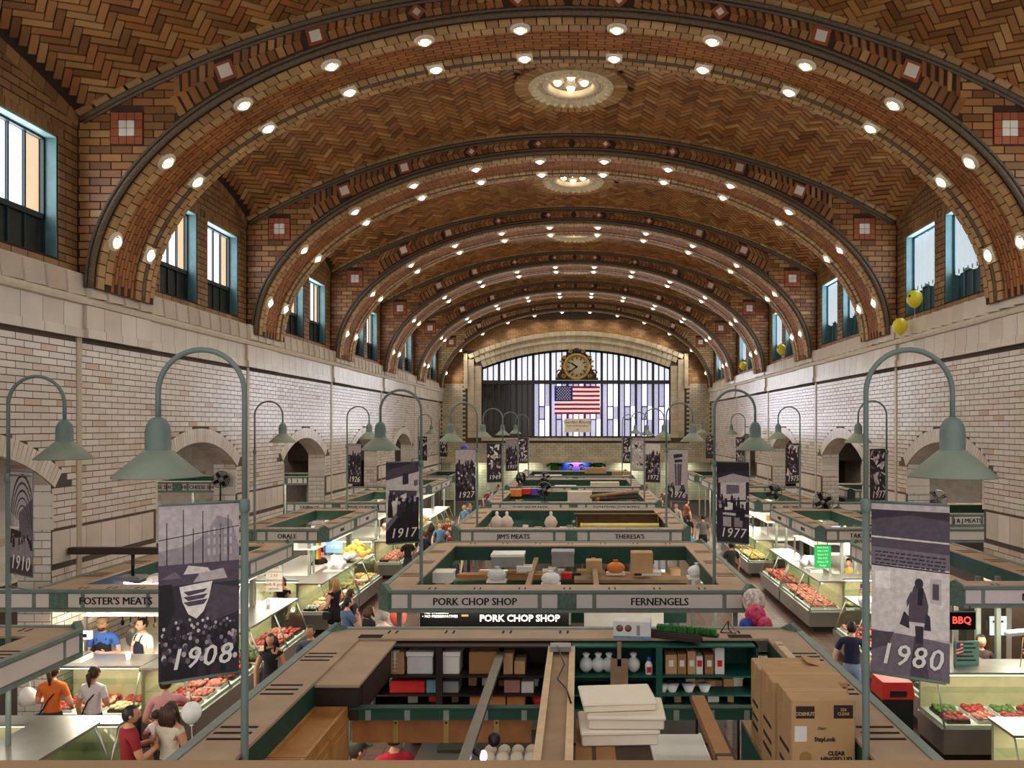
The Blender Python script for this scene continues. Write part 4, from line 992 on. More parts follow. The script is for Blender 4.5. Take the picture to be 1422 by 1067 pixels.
def case(key, where, loc, rz, L, D=.95, trays=(0,1,2), ztop=1.36, per=.46, rows=2, wood=False, seed=0, tilt=.3, lit=True):
    t = thing('display_case', 'glass fronted refrigerated display case %s' % where, 'display case', (*loc, 0), rz)
    rr = random.Random(seed+11)
    MB().b2(.03, L-.03, .12, D-.03, 0, .14).build('plinth', m_blkm, t)
    MB().b2(0, L, 0, D, .14, .52).build('body', m_wood if wood else m_steel, t); MB().b2(-.01, L+.01, -.03, .02, .46, .56).build('bumper_rail', m_steel, t)
    MB().b2(.02, L-.02, .05, D-.06, .52, .60).build('deck', m_wht, t); MB().b2(.02, L-.02, D-.06, D, .52, ztop-.04).build('rear_panel', m_inbk, t)
    R = lambda y: y
    mb = MB(); e = .012
    mb.add([(0,.0,.56),(L,.0,.56),(L,tilt,ztop-.03),(0,tilt,ztop-.03),(0,e,.56),(L,e,.56),(L,tilt+e,ztop-.03),(0,tilt+e,ztop-.03)], [(0,1,2,3),(7,6,5,4),(0,4,5,1),(3,2,6,7),(0,3,7,4),(1,5,6,2)]); mb.build('front_glass', m_gl, t)
    for x in (0, L-e):
        mb = MB(); mb.prism([(.0,.56),(D,.56),(D,ztop-.03),(tilt,ztop-.03)], e, 0, lambda u, v, q: (x+q, u, v)); mb.build('end_glass', m_gl, t)
    MB().b2(-.02, L+.02, tilt-.05, D+.03, ztop-.04, ztop).build('top_shelf', m_steel, t)
    n = max(1, round(L/1.25))
    for i in range(n+1):
        x = min(L-.015, max(.015, L*i/n)); MB().tube([(x,.0,.56),(x,tilt,ztop-.04)], .016, 6).build('frame_bar', m_steel, t)
    MB().tube([(.05,tilt+.06,ztop-.07),(L-.05,tilt+.06,ztop-.07)], .016, 6).build('case_tube', m_tubeL, t)
    MB().b2(.03, L-.03, D-.34, D-.07, .93, .945).build('glass_shelf', m_gl, t)
    if lit:
        la = bpy.data.lights.new('case_light', 'AREA'); la.shape = 'RECTANGLE'; la.size = L-.1; la.size_y = .12; la.energy = 7*L; la.color = (1, .93, .78)
        lo_ = bpy.data.objects.new('case_light', la); COL.objects.link(lo_); lo_.parent = t; lo_.location = (L/2, tilt+.12, ztop-.09)
    ca, sa = math.cos(rz), math.sin(rz)
    n = int((L-.1)/per)
    for i in range(n):
        for r in range(rows):
            x = .05+(L-.1)*(i+.5)/n; y = .27+.36*r; mi = trays[(i*2+r+rr.randint(0, 1)) % len(trays)]
            me = tray_protos(mi, rr.randint(0, 1))
            o = thing('meat_tray', 'tray of %s, %s in %s row of %s' % (mnames[mi], ORD[i], ('front', 'back')[r], key), 'tray', (loc[0]+x*ca-y*sa, loc[1]+x*sa+y*ca, .60), rz, 'trays in the display cases')
            link('tray', me[0], o); stuff(link('cuts', me[1], o))
    return t
PR = PI/2
case('nearest left case', 'under the nearest left fascia', (-6.45, 7.2), PR, 3.9, 1.15, (2,), rows=1, seed=1, lit=False)
case('case behind nearest left stall', 'on the far end of the nearest left stall', (-9.05, 10.95), 0, 2.55, .55, (2,), ztop=1.3, rows=1, seed=2, lit=False)
case('left case facing the camera', 'facing camera below the long letter sign at left', (-9.15, 13.45), 0, 1.58, .95, (0,2,0,1), seed=3)
case('first left aisle case', 'along the left aisle, first beside the bearded man', (-6.55, 13.6), PR, 2.7, .95, (0,0,1), seed=4)
case('second left aisle case', 'along the left aisle, second one behind the young man', (-6.5, 16.35), PR, 2.75, .95, (1,5,0), seed=5)
case('third left aisle case', 'along the left aisle, third one by the woman in black', (-6.5, 20.9), PR, 2.6, .95, (2,1,6), seed=6)
case('fourth left aisle case', 'along the left aisle, fourth one below the yellow heap', (-6.5, 23.55), PR, 2.6, .95, (4,2,3), seed=7)
case('fifth left aisle case', 'along the left aisle, fifth one full of pink meat', (-6.4, 28.5), PR, 2.6, .95, (1,0,1), seed=8)
case('sixth left aisle case', 'along the left aisle, sixth one under yellow light', (-6.4, 31.2), PR, 2.6, .95, (4,4,2), seed=9)
case('seventh left aisle case', 'along the left aisle, seventh one far down', (-6.4, 36), PR, 5, .95, (4,2,4), seed=10, per=.8, lit=False)
case("second left block's front case", 'facing camera on the second left block', (-9.1, 21.05), 0, 1.6, .9, (2,6), seed=12)
case("third left block's front case", 'facing camera on the third left block', (-9.1, 28.55), 0, 1.6, .9, (0,1,2), seed=13, rows=1)
MP = -PI/2
case('right case facing the camera', 'facing camera at the right with wooden back', (5.95, 12.95), 0, 3.1, 1.0, (0,5,1,0), seed=20, ztop=1.4)
case('first right aisle case', 'along the right aisle, first one near the red bin', (6.2, 16.6), MP, 2.6, .95, (0,5,3), seed=21)
case('second right aisle case', 'along the right aisle, second one behind the navy shirt', (6.2, 19.3), MP, 2.6, .95, (1,1,0), seed=22)
case('third right aisle case', 'along the right aisle, third one with pink meat', (6.15, 24.3), MP, 3.1, .95, (1,1,1), seed=23)
case('fourth right aisle case', 'along the right aisle, fourth one with red meat', (6.15, 26.9), MP, 2.5, .95, (0,1,0), seed=24)
case('fifth right aisle case', 'along the right aisle, fifth one under yellow light', (6.15, 31.7), MP, 2.8, .95, (4,3,2), seed=25)
case('sixth right aisle case', 'along the right aisle, sixth one farther down', (6.15, 34.4), MP, 2.6, .95, (4,2,5), seed=26)
case("second right block's front case", 'facing camera on the second right block', (7.14, 21.3), 0, 1.5, .9, (1,2), seed=27, rows=1)
case('bottom right corner case', 'facing camera at the bottom right corner', (5.85, 10.4), 0, 2.4, .9, (4,3), seed=28, rows=1, ztop=1.35)
# ------------------------------------------------------------------ goods and gear
m_card = M('cardboard', (186,148,104), .75, var=.08, scale=3); m_card2 = M('brown_cardboard', (158,114,70), .75, var=.1, scale=3); m_tape = M('parcel_tape', (206,164,112), .4, var=.03)
m_foam = M('cream_foam_board', (232,220,200), .6, var=.03); m_plas = M('clear_plastic_white', (214,216,216), .3, var=.06); m_teal2 = M('dark_teal_paint', (18,84,72), .5, var=.12)
m_redp = M('red_plastic', (196,40,36), .35, var=.08); m_bluep = M('blue_plastic', (40,70,170), .35, var=.08); m_yel = M('yellow_bag', (226,190,84), .5, var=.2, scale=12); m_bagw = M('white_bag', (236,236,236), .4, var=.08, scale=9); m_grn = M('green_bristle', (44,120,48), .8, var=.3, scale=30)
m_print = M('black_print', (40,28,22), .6, var=0); m_lbl = M('paper_label', (222,220,214), .6, var=.03); m_gray = M('grey_machine', (140,140,136), .45, var=.08); m_wire = M('dark_wire', (50,50,48), .4, .6, var=.1); m_purp = M('purple_plastic', (96,60,170), .4, var=.1); m_or = M('orange_plastic', (220,130,60), .5, var=.1)
def pxb(a, b, yt, yb, Y): return (a-VX)/F*Y, (b-VX)/F*Y, H-(yb-VY)/F*Y, H-(yt-VY)/F*Y       # x0,x1,z0,z1 seen at distance Y
def carton(name, lbl, cat, x0, x1, y0, y1, z0, z1, mat=None, group=None, tape=True, lid=False, rz=0, flaps=False, tapemat=None):
    cx, cy = (x0+x1)/2, (y0+y1)/2; w, d, h = x1-x0, y1-y0, z1-z0
    t = thing(name, lbl, cat, (cx, cy, z0), rz, group); mat = mat or m_card
    MB().b2(-w/2, w/2, -d/2, d/2, 0, h).build('body', mat, t, bevel=min(.01, w*.03))
    if lid:
        MB().b2(-w/2-.012, w/2+.012, -d/2-.012, d/2+.012, h*.82, h+.012).build('lid', lid if not isinstance(lid, bool) else mat, t, bevel=.008)
    elif tape:
        mb = MB(); mb.b2(-w/2-.002, w/2+.002, -.03, .03, h-.0, h+.003); mb.b2(-w/2-.003, -w/2, -.03, .03, h*.8, h); mb.b2(w/2, w/2+.003, -.03, .03, h*.8, h); mb.build('tape', tapemat or m_tape, t)
        MB().b2(-w/2, w/2, -.003, .003, h+.0005, h+.004).build('flap_seam', m_print, t)
    if flaps:
        for sx in (-1, 1):
            mb = MB(); mb.prism([(-d*.45, 0), (d*.45, 0), (d*.4, w*.34), (-d*.4, w*.34)], .006, 0, lambda u, v, q: (sx*(w/2-v*.82), u, h+v*.35+q)); mb.build('flap', mat, t)
    return t
def shelf_unit(name, lbl, x0, x1, y0, y1, z0, z1, levels, mat, divs=(), top=None):
    t = thing(name, lbl, 'shelf', ((x0+x1)/2, (y0+y1)/2, z0)); w, d, h = x1-x0, y1-y0, z1-z0
    MB().b2(-w/2, w/2, d/2-.02, d/2, 0, h).build('back_panel', mat, t)
    for s in (-w/2+.015, w/2-.015): MB().b2(s-.015, s+.015, -d/2, d/2-.02, 0, h).build('side_panel', mat, t)
    for z in levels: MB().b2(-w/2+.03, w/2-.03, -d/2, d/2-.02, z-z0-.02, z-z0).build('shelf', mat, t)
    MB().b2(-w/2, w/2, -d/2, d/2, h-.02, h).build('top', top or mat, t)
    for x in divs: MB().b2(x-(x0+x1)/2-.04, x-(x0+x1)/2+.04, -d/2-.01, d/2-.02, 0, h-.02).build('divider', mat, t)
    return t
kinds = [('cardboard_box', 'brown cardboard box', 'box', lambda: m_card), ('cardboard_box', 'dark cardboard box', 'box', lambda: m_card2), ('storage_tub', 'white plastic tub', 'tub', lambda: m_wht), ('crate', 'grey crate', 'crate', lambda: m_gray), ('crate', 'black crate', 'crate', lambda: m_blkm), ('crate', 'red crate', 'crate', lambda: m_redp), ('box', 'cream box', 'box', lambda: m_foam)]
def clutter(where, n, fx, seed, smin=.15, smax=.36, grp=None):
    """n different boxes in a row; fx(i/n) gives the spot"""
    rr = random.Random(seed); cnt = {}
    for i in range(n):
        nm, kl, cat, mf = rr.choice(kinds); cnt[kl] = cnt.get(kl, 0)+1
        w, d, h = rr.uniform(smin, smax), rr.uniform(smin, smax*.9), rr.uniform(smin*.7, smax*.8); x, y, z = fx((i+.5)/n)
        carton(nm, '%s %s, %s one from left' % (kl, where, ORD[cnt[kl]-1]), cat, x-w/2, x+w/2, y-d/2, y+d/2, z, z+h, mf(), group=grp, lid=(cat == 'tub'), tape=(cat == 'box'), rz=rr.uniform(-.15, .15))
# ---- inside the nearest centre stall
m_dkc = M('black_brown_shelf', (38,26,22), .6, var=.15)
shelf_unit('open_shelf', 'dark brown open shelf along far left side inside the nearest centre stall', -2.62, -.34, 10.1, 10.66, 1.86, 2.7, (1.9, 2.08, 2.32), m_dkc, divs=(-1.78,))
shelf_unit('open_shelf', 'dark teal open shelf along far right side inside the nearest centre stall', -.12, 2.28, 10.1, 10.66, 1.86, 2.7, (1.9, 2.08, 2.32), m_teal2, divs=(1.02,))
Yc = 10.34
def shbox(name, lbl, cat, a, b, yt, z0, mat, d=.34, y=None, **k):
    y = y or Yc; x0, x1, _, z1 = pxb(a, b, yt, yt+10, y-d/2)
    return carton(name, lbl, cat, x0, x1, y-d/2, y+d/2, z0, min(2.66, max(z1, z0+.05)), mat, **k)
shbox('storage_tub', 'white lidded tub on top shelf, left of two', 'tub', 565, 601, 907, 2.32, m_plas, lid=m_wht)
shbox('storage_tub', 'white square box with lid on top shelf, right of the white tub', 'tub', 608, 638, 907, 2.32, m_wht, lid=True)
shbox('cardboard_box', 'wide brown box on top dark shelf right of white tubs', 'box', 651, 690, 906, 2.32, m_card2)
shbox('cardboard_box', 'small brown box beside the wide one on top dark shelf', 'box', 699, 712, 908, 2.32, m_card)
shbox('cardboard_box', 'tiny flat brown box at right end of top dark shelf', 'box', 714, 729, 919, 2.32, m_card)
shbox('cardboard_box', 'brown box left of white tubs on top dark shelf', 'box', 540, 561, 906, 2.32, m_card)
shbox('crate', 'shallow red black crate on middle dark shelf', 'crate', 541, 590, 946, 2.08, m_redp, tape=False)
shbox('box', 'pale blue box on middle dark shelf beside red crate', 'box', 592, 612, 945, 2.08, M('pale_blue_card', (96,146,168), .6))
shbox('box', 'grey folded parcel on middle dark shelf', 'box', 613, 637, 947, 2.08, m_gray)
shbox('tub', 'small tub with pinkish goods on middle dark shelf', 'tub', 700, 722, 945, 2.08, M('pinkish_tub', (170,120,110), .4))
shbox('box', 'small white box right of the pinkish tub', 'box', 724, 741, 947, 2.08, m_lbl)
shbox('cardboard_box', 'long orange brown box on lowest dark shelf', 'box', 652, 702, 967, 1.9, M('orange_card', (196,126,66), .7))
shbox('cardboard_box', 'short orange brown box on lowest dark shelf', 'box', 704, 729, 968, 1.9, M('orange_card', (196,126,66), .7))
t = thing('tub', 'round red tub on lowest dark shelf', 'tub', (-.5, 10.3, 1.9)); MB().lathe([(.1,0),(.13,.13),(.12,.13),(.09,.02)], 16).build('body', m_redp, t); MB().lathe([(.128,.12),(.14,.125),(.14,.14),(.125,.14)], 16).build('rim', m_redp, t)
for i, x in enumerate((-2.5, -2.36, -2.42)):
    t = thing('cup_stack', 'tall stack of clear cups at the left end of dark shelf, %s' % ORD[i], 'cups', (x, 10.22+.14*(i == 2), 2.32 if i < 2 else 2.08), 0, 'stacks of clear cups')
    mb = MB()
    MB().lathe([(.045,0),(.05,.0),(.055,.3 if i < 2 else .2),(.05,.3 if i < 2 else .2),(.0,.29 if i < 2 else .19)], 12).build('cup', m_plas, t)
    for q in range(4): MB().lathe([(.055,.05*q+.04),(.06,.05*q+.045),(.055,.05*q+.05)], 12).build('cup_rim', m_bagw, t)
for i, (a, b, yt, c) in enumerate(((924,940,910,m_card),(941,953,909,m_card2),(955,966,905,m_card),(967,976,912,m_lbl),(979,991,910,m_card2),(993,1006,900,m_lbl))):
    t = shbox('carton', 'upright %s carton on the teal shelf, %s from its divider' % ('white' if c is m_lbl else 'brown', ORD[i]), 'carton', a, b, yt, 2.32, c, group='cartons on the teal shelf', tape=False)
    MB().b2(-.03, .03, -.175, -.17, .1, .18).build('label', m_lbl if c is not m_lbl else m_redp, t)
for i, a in enumerate((920, 934, 957, 979)):
    x = (a-VX)/F*10.2; t = thing('bowl', 'white plastic bowl on the lower teal shelf, %s from left' % ORD[i], 'bowl', (x, 10.24, 2.08), 0, 'white bowls on the teal shelf')
    MB().lathe([(.05,0),(.085,.09),(.08,.09),(.045,.01)], 14).build('body', m_bagw, t); MB().lathe([(0,.1),(.088,.095),(.088,.085)], 14).build('lid', m_plas, t)
for i, a in enumerate((814, 831, 846, 880)):
    x = (a-VX)/F*10.2; t = thing('plastic_bag', 'round clear bag of cups on the left teal shelf, %s from left' % ORD[i], 'bag', (x, 10.26, 2.32), 0, 'clear bags on the teal shelf')
    MB().ball((0,0,.1), (.09,.1,.1), 12, 8).build('bag', m_plas, t); MB().lathe([(.02,.18),(.05,.24),(.04,.25)], 8).build('knot', m_bagw, t)
t = thing('soap_bottle', 'white bottle with blue cap at right end of left teal shelf', 'bottle', ((901-VX)/F*10.2, 10.2, 2.32)); MB().lathe([(.045,0),(.05,.12),(.02,.17),(.02,.18)], 12).build('body', m_wht, t); MB().lathe([(.03,.17),(.03,.22),(0,.22)], 10).build('cap', m_bluep, t); MB().b2(-.03,.03,-.053,-.048,.03,.1).build('label', m_redp, t)
t = thing('wooden_paddle', 'brown board leaning upright in the teal shelf', 'board', ((860-VX)/F*10, 10.0, 2.0)); MB().box((0,.03,.28), (.22,.03,.56)).build('blade', m_tim, t); MB().box((0,.03,.62), (.05,.03,.3)).build('handle', m_tim, t)
# overhead cabinet at the left, cabinets, rails, panels
t = thing('overhead_cabinet', 'black sided overhead box with brown top inside the left of nearest centre stall', 'cabinet', (-2.6, 9.3, 2.33)); MB().b2(-.24, .22, -.75, .75, 0, .36).build('body', m_dkc, t); MB().b2(-.25, .24, -.77, .97, .36, .39).build('top_board', m_board, t); MB().b2(.222,.23,-.6,.7,.05,.33).build('door', m_dkbr, t)
for i, (y0, y1) in enumerate(((5.75, 7.2), (7.22, 8.52))):
    t = thing('oak_cabinet', 'oak cabinet with recessed top and doors, %s' % ('nearer one at the bottom edge' if i == 0 else 'farther one by the dark rail'), 'cabinet', (-2.66, (y0+y1)/2, 1.7), 0, 'oak cabinets in the nearest centre stall')
    L = y1-y0
    MB().b2(-.18, .18, -L/2, L/2, 0, .74).build('body', m_oak, t)
    for a in ((-.18,-.15,-L/2,L/2),(.15,.18,-L/2,L/2),(-.15,.15,-L/2,-L/2+.03),(-.15,.15,L/2-.03,L/2)): MB().b2(*a, .74, .79).build('top_rim', m_oak, t)
    for s in (-1, 1):
        d = MB().b2(.18, .2, s*L/4-L/4+.03, s*L/4+L/4-.03, .05, .68).build('door', m_oak, t); MB().b2(.2, .208, s*L/4-L/4+.1, s*L/4+L/4-.1, .13, .6).build('door_panel', M('oak_light', (190,138,80), .5, var=.12), d)
def rail(lbl, x0, x1, y, z0, z1, d=.07, mat=m_ingr, name='cross_rail', cat='rail', studs=0):
    t = thing(name, lbl, cat, ((x0+x1)/2, y, z0)); w = x1-x0
    MB().b2(-w/2, w/2, -d/2, d/2, 0, z1-z0).build('bar', mat, t); MB().b2(-w/2, w/2, -d/2-.02, d/2+.02, z1-z0-.015, z1-z0+.004).build('top_flange', mat, t)
    for i in range(studs): MB().b2(-w/2+w*(i+.5)/studs-.03, -w/2+w*(i+.5)/studs+.03, -d/2-.012, -d/2, .0, z1-z0-.02).build('bracket', m_frame, t)
    return t
rail('dark green cross rail over the plywood panel in nearest centre stall', -2.48, -.38, 8.6, 2.33, 2.46, studs=5)
rail('dark green cross rail on the right of nearest centre stall', .86, 2.0, 8.6, 2.33, 2.46, studs=3)
t = thing('plywood_partition', 'brown plywood panel with brass straps under the green rail', 'panel', (-1.5, 8.68, 2.04)); MB().b2(-.98, .98, 0, .025, 0, .28).build('sheet', m_wood, t)
for x in (-.5, .05, .6): MB().b2(x-.03, x+.03, -.012, 0, .0, .28).build('strap', m_brass, t); MB().ball((x,-.015,.22), .012, 6, 4).build('screw', m_blkm, t)
t = thing('wide_beam', 'wide timber beam with pale edges running down middle of nearest centre stall', 'beam', (-.22, 8.1, 2.6)); MB().b2(-.17, -.1, -2.2, 2.1, 0, .1).build('edge_strip', M('pale_timber', (206,178,138), .6, var=.12), t); MB().b2(.1, .17, -2.2, 2.1, 0, .1).build('edge_strip', M('pale_timber', (206,178,138), .6, var=.12), t); MB().b2(-.1, .1, -2.2, 2.1, 0, .06).build('core_plank', m_tim, t)
MB().b2(-.14, .12, 1.75, 1.95, .1, .16).build('junction_box', m_gray, t); MB().tube([(-.05,1.8,.16),(.05,1.2,.11),(-.02,.7,.1),(.09,.3,.12),(.14,-.1,.11)], .009, 6).build('cable', m_blkm, t)
t = thing('steel_track', 'thin steel track with two spot lamps crossing nearest centre stall', 'lamp', (-1.0, 8.2, 2.56)); MB().b2(-.05, .05, -2.1, 2.0, 0, .05).build('channel', M('track_steel', (120,116,104), .4, .6), t)
for y in (-1.05, -1.3):
    MB().tube([(.05,y,.02),(.12,y,-.02)], .03, 8).build('lamp_head', m_blkm, t); MB().ball((.14,y,-.03), (.035,.05,.05), 8, 6).build('lamp_lens', m_tubeP, t)
MB().ball((.2,-.7,-.02), (.06,.06,.07), 10, 7).build('lamp_shade', m_blkm, t)
for i, (x0, x1, yc) in enumerate(((-.03, .12, 7.0), (.16, .34, 6.9))):
    t = thing('plank', 'loose brown plank under white foam boxes, %s from the wide beam' % ORD[i], 'plank', ((x0+x1)/2, yc, 2.42), 0, 'planks under the foam boxes'); MB().b2((x0-x1)/2, (x1-x0)/2, -1.1, 1.25, 0, .035).build('board', m_card2, t); MB().b2((x0-x1)/2+.02, (x0-x1)/2+.06, -.8, -.76, .035, .04).build('nail', m_blkm, t)
for i, (a, b, z0, dz, y, rz) in enumerate(((.0, .76, 2.46, .15, 7.8, .05), (.08, .83, 2.615, .13, 7.8, -.02), (.01, .74, 2.75, .09, 7.9, .09))):
    t = thing('foam_box', 'flat white foam box, %s of a stack of three on planks' % ('bottom one' if i == 0 else 'middle one' if i == 1 else 'top one'), 'box', ((a+b)/2, y, z0), rz, 'white foam boxes')
    w = (b-a)/2; MB().box((0,0,dz*.4), (2*w*.96,.52,dz*.8)).build('body', m_foam, t, bevel=.012); MB().box((0,0,dz*.85), (2*w,.56,dz*.3)).build('lid', m_foam, t, bevel=.012)
t = thing('louvre_panel', 'white slatted louvre panel lying in nearest centre stall', 'blind', (1.08, 8.4, 1.98)); MB().b2(-.3,-.27,-.9,.6,0,.04).build('frame_rail', m_wht, t); MB().b2(.27,.3,-.9,.6,0,.04).build('frame_rail', m_wht, t)
me = MB().box((0,0,.025), (.54,.052,.01), 0, Matrix.Rotation(.35, 3, 'X')).mesh('slat', m_wht)
for i in range(26): link('slat', me, t, (0, -.85+.056*i, 0))
for i, (x0, x1, ya, yb, xa, z) in enumerate(((1.24, 1.36, 5.9, 8.7, 1.3, 2.46), (.62, .72, 5.9, 7.2, .67, 2.3))):
    t = thing('timber', '%s brown timber laid along the right half of nearest centre stall' % ('long' if i == 0 else 'short'), 'timber', (xa, (ya+yb)/2, z)); MB().b2(-.07, .07, -(yb-ya)/2, (yb-ya)/2, 0, .09).build('beam', m_card2, t); MB().b2(-.075, .075, -.2, -.15, -.003, .095).build('strap', m_blkm, t)
t = thing('plywood_shelf', 'broad plywood shelf under the tall cartons at right', 'shelf', (2.08, 7.9, 2.1)); MB().b2(-.22, .38, -1.5, 1.2, 0, .04).build('board', m_tim, t); MB().b2(-.22,-.18,-1.5,1.2,-.5,0).build('side_panel', m_teal2, t)
def big_carton(lbl, a, b, yt, Y, z0, dep, num, extra=False):
    x0, x1, _, z1 = pxb(a, b, yt, yt+1, Y); t = carton('cardboard_carton', lbl, 'box', x0, x1, Y, Y+dep, z0, z1, m_card, 'tall printed cartons', flaps=False)
    w, h = x1-x0, z1-z0; f = -dep/2-.003
    def pr(u0, u1, v0, v1, m=m_print, n='printed_panel'): MB().b2(-w/2+u0*w, -w/2+u1*w, f, f+.002, v0*h, v1*h).build(n, m, t)
    pr(.07, .36, .83, .94); pr(.66, .96, .83, .95)
    letters('COSMUTI', .042, m_card, t, (-w/2+.215*w, f-.002, .87*h), depth=.001, bold=.002); letters('250\nCLEAR' if extra else num, .036 if extra else .05, m_card, t, (-w/2+.81*w, f-.002, .89*h), depth=.001, bold=.001)
    if extra:
        letters('Giant', .035, m_print, t, (-.03*w, f-.001, .74*h), depth=.001, shear=.3); letters('StayLock', .05, m_print, t, (.02*w, f-.001, .64*h), depth=.001, bold=.002)
        letters('CLEAR\nHINGED LID\nCONTAINERS', .05, m_print, t, (.2*w, f-.001, .46*h), depth=.001, bold=.002); letters('8x8x3 in', .03, m_print, t, (-.05*w, f-.001, .24*h), depth=.001)
        pr(.05, .24, .62, .76, m_lbl, 'white_label'); pr(.76, .96, .12, .26); pr(.775, .945, .135, .245, m_card, 'printed_frame')
        mb = MB(); c = [(math.cos(2*PI*i/20)*.075*w*1.3-.28*w, math.sin(2*PI*i/20)*.06*h+.47*h) for i in range(20)]; mb.prism(c, .002, 0, lambda u, v, q: (u, f+q, v)); mb.build('printed_emblem', m_card2, t)
        mb = MB(); mb.prism([(math.cos(2*PI*i/16)*.06*w*(1.25 if i % 2 else 1)-.33*w, math.sin(2*PI*i/16)*.045*h*(1.25 if i % 2 else 1)+.15*h) for i in range(16)], .002, 0, lambda u, v, q: (u, f+q, v)); mb.build('printed_star', m_print, t)
    for v, s in ((.12, .05), (.2, .04), (.3, .04)): MB().b2(-w/2-.003, -w/2, -dep/2+.08, dep/2-.1, v*h*1.6, (v+s*.6)*h*1.6).build('side_print', m_print, t)
    return t
big_carton('tall printed carton at right, nearest one with lettering on its whole front', 1099, 1188, 972, 6.95, 2.14, .5, '250', True)
big_carton('tall printed carton at right, middle one of three', 1074, 1178, 948, 7.55, 2.14, .5, '500')
t = big_carton('tall printed carton at right, farthest one with open top flaps', 1055, 1153, 930, 8.2, 2.14, .42, '600')
for sx, yy in ((-1, -.1), (1, .05)):
    mb = MB(); mb.prism([(-.16,0),(.16,0),(.14,.2),(-.14,.2)], .006, 0, lambda u, v, q: (sx*.34-sx*v*.9, u+yy, .86-.03+v*.25+q)); mb.build('flap', m_card, t)
for x in (-2.72, 2.1): o = MB().b2(x-.15-CX, x+.15-CX, 10.3-7.7, 10.46-7.7, ZT, ZT+.005).build('vent_opening', m_slot, stall_c[0])
clutter('on lowest dark shelf', 7, lambda u: (-2.3+1.9*u, 10.4, 1.9), 301, .08, .16); clutter('on middle dark shelf', 6, lambda u: (-1.7+1.2*u, 10.5, 2.08), 302, .08, .15); clutter('on lower teal shelf', 8, lambda u: (1.15+1.0*u, 10.48, 2.08), 303, .08, .16); clutter('on lowest teal shelf', 9, lambda u: (0+2.1*u, 10.4, 1.9), 304, .08, .15)
t = thing('duckboard', 'slatted duckboard on floor at the left of nearest centre stall', 'platform', (-2.15, 9.25, 0)); MB().b2(-.32,.32,-.3,.3,.27,.3).build('top', m_tim, t)
for px, py in ((-.25,-.22),(.25,-.22),(-.25,.22),(.25,.22)): MB().b2(px-.04,px+.04,py-.04,py+.04,0,.27).build('leg', m_tim, t)
# ---- on the far beam of the nearest stall
x0, x1, z0, z1 = pxb(853, 905, 867, 888, 10.3)
t = carton('appliance_box', 'white and blue picture box lying on the far brown beam', 'box', x0, x1, 10.28, 10.55, ZT, ZT+.22, m_lbl, tape=False, rz=-.1)
w = x1-x0; MB().b2(w/2, w/2+.003, -.12, .12, .01, .21).build('end_print', M('blue_print', (96,150,196), .5, var=.2, scale=14), t)
for x, r in ((-.16,.045),(-.05,.045)): MB().lathe([(0,0),(r,0),(r,.003),(0,.003)], 14, (x,-.137,.13), RX).build('printed_fan', M('grey_red_print', (130,90,88), .6, var=.4, scale=40), t)
MB().b2(.06,.1,-.139,-.136,.04,.17).build('printed_figure', m_gray, t); MB().b2(-w/2,w/2,-.138,-.136,.0,.03).build('blue_band', M('blue_print', (96,150,196), .5), t)
t = thing('turf_brush', 'green bristled long brush lying on the far brown beam', 'brush', (1.42, 10.5, ZT), -.35); MB().b2(-.42, .42, -.06, .06, 0, .03).build('stock', m_blkm, t)
mb = MB(); rr = random.Random(4)
for i in range(260):
    x, y = rr.uniform(-.4,.4), rr.uniform(-.05,.05); mb.box((x,y,.06), (.014,.014,.07), 0, Matrix.Rotation(rr.uniform(-.4,.4), 3, 'X'))
stuff(mb.build('bristles', m_grn, t))
for i in range(2):
    t = thing('black_rail', 'long black channel beside green brush, %s' % ('outer one' if i else 'inner one'), 'channel', (1.12+.0*i, 10.28+.12*i, ZT), -.42, 'black channels on the far beam'); MB().b2(-.48,.48,-.035,.035,0,.012).build('web', m_blkm, t); MB().b2(-.48,.48,-.04,-.03,0,.06).build('lip', m_dkbr, t); MB().b2(-.48,.48,.03,.04,0,.06).build('lip', m_dkbr, t)
t = thing('wire_stand', 'small bent wire stand on the far brown beam', 'stand', (1.98, 10.55, ZT)); MB().tube([(-.1,0,.01),(0,0,.16),(.1,-.05,.01),(-.1,0,.01)], .008, 6).build('wire', m_wire, t); MB().tube([(0,0,.16),(.03,.12,.01)], .008, 6).build('wire', m_wire, t)
t = thing('pale_plank', 'pale plank lying on right brown beam behind the cartons', 'plank', (2.5, 9.55, ZT), .0); MB().box((0,0,.02), (.09,.9,.03)).build('board', M('pale_timber', (206,178,138), .6, var=.12), t); MB().box((0,.3,.037), (.07,.05,.004)).build('mark', m_tim, t)
# ---- sign of the second stall below its fascia
a = at(575, 850, 12.9); b = at(783, 873, 12.9)
t = thing('hanging_sign', 'black hanging sign with white letters below the second centre fascia', 'sign', (a.x-.05, 13.62, b.z-.16)); w = (b.x-a.x)*1.05; h = a.z-b.z+.16
MB().b2(0, w, 0, .03, 0, h).build('board', m_blk, t)
m_ltr = M('white_letters', (240,236,240), .4, var=0, emit=.25); letters('PORK CHOP SHOP', .16, m_ltr, t, (w*.67, -.004, h*.34), bold=.004, sx=1.02); letters('THE', .11, m_ltr, t, (w*.68, -.004, h*.8), bold=.003)
letters('\u2022 NO STEROIDS\n\u2022 NO PRESERVATIVES', .065, m_ltr, t, (.04, -.004, h*.5), align='LEFT'); MB().b2(w*.28, w*.325, -.004, 0, h*.42, h*.5).build('gold_bar', m_gold, t); MB().b2(w*.28, w*.325, -.004, 0, h*.58, h*.66).build('gold_bar', m_gold, t)
for x in (.1, w-.1): MB().tube([(x,.015,h),(x,.015,h+.08)], .01, 6).build('hanger', m_blkm, t)

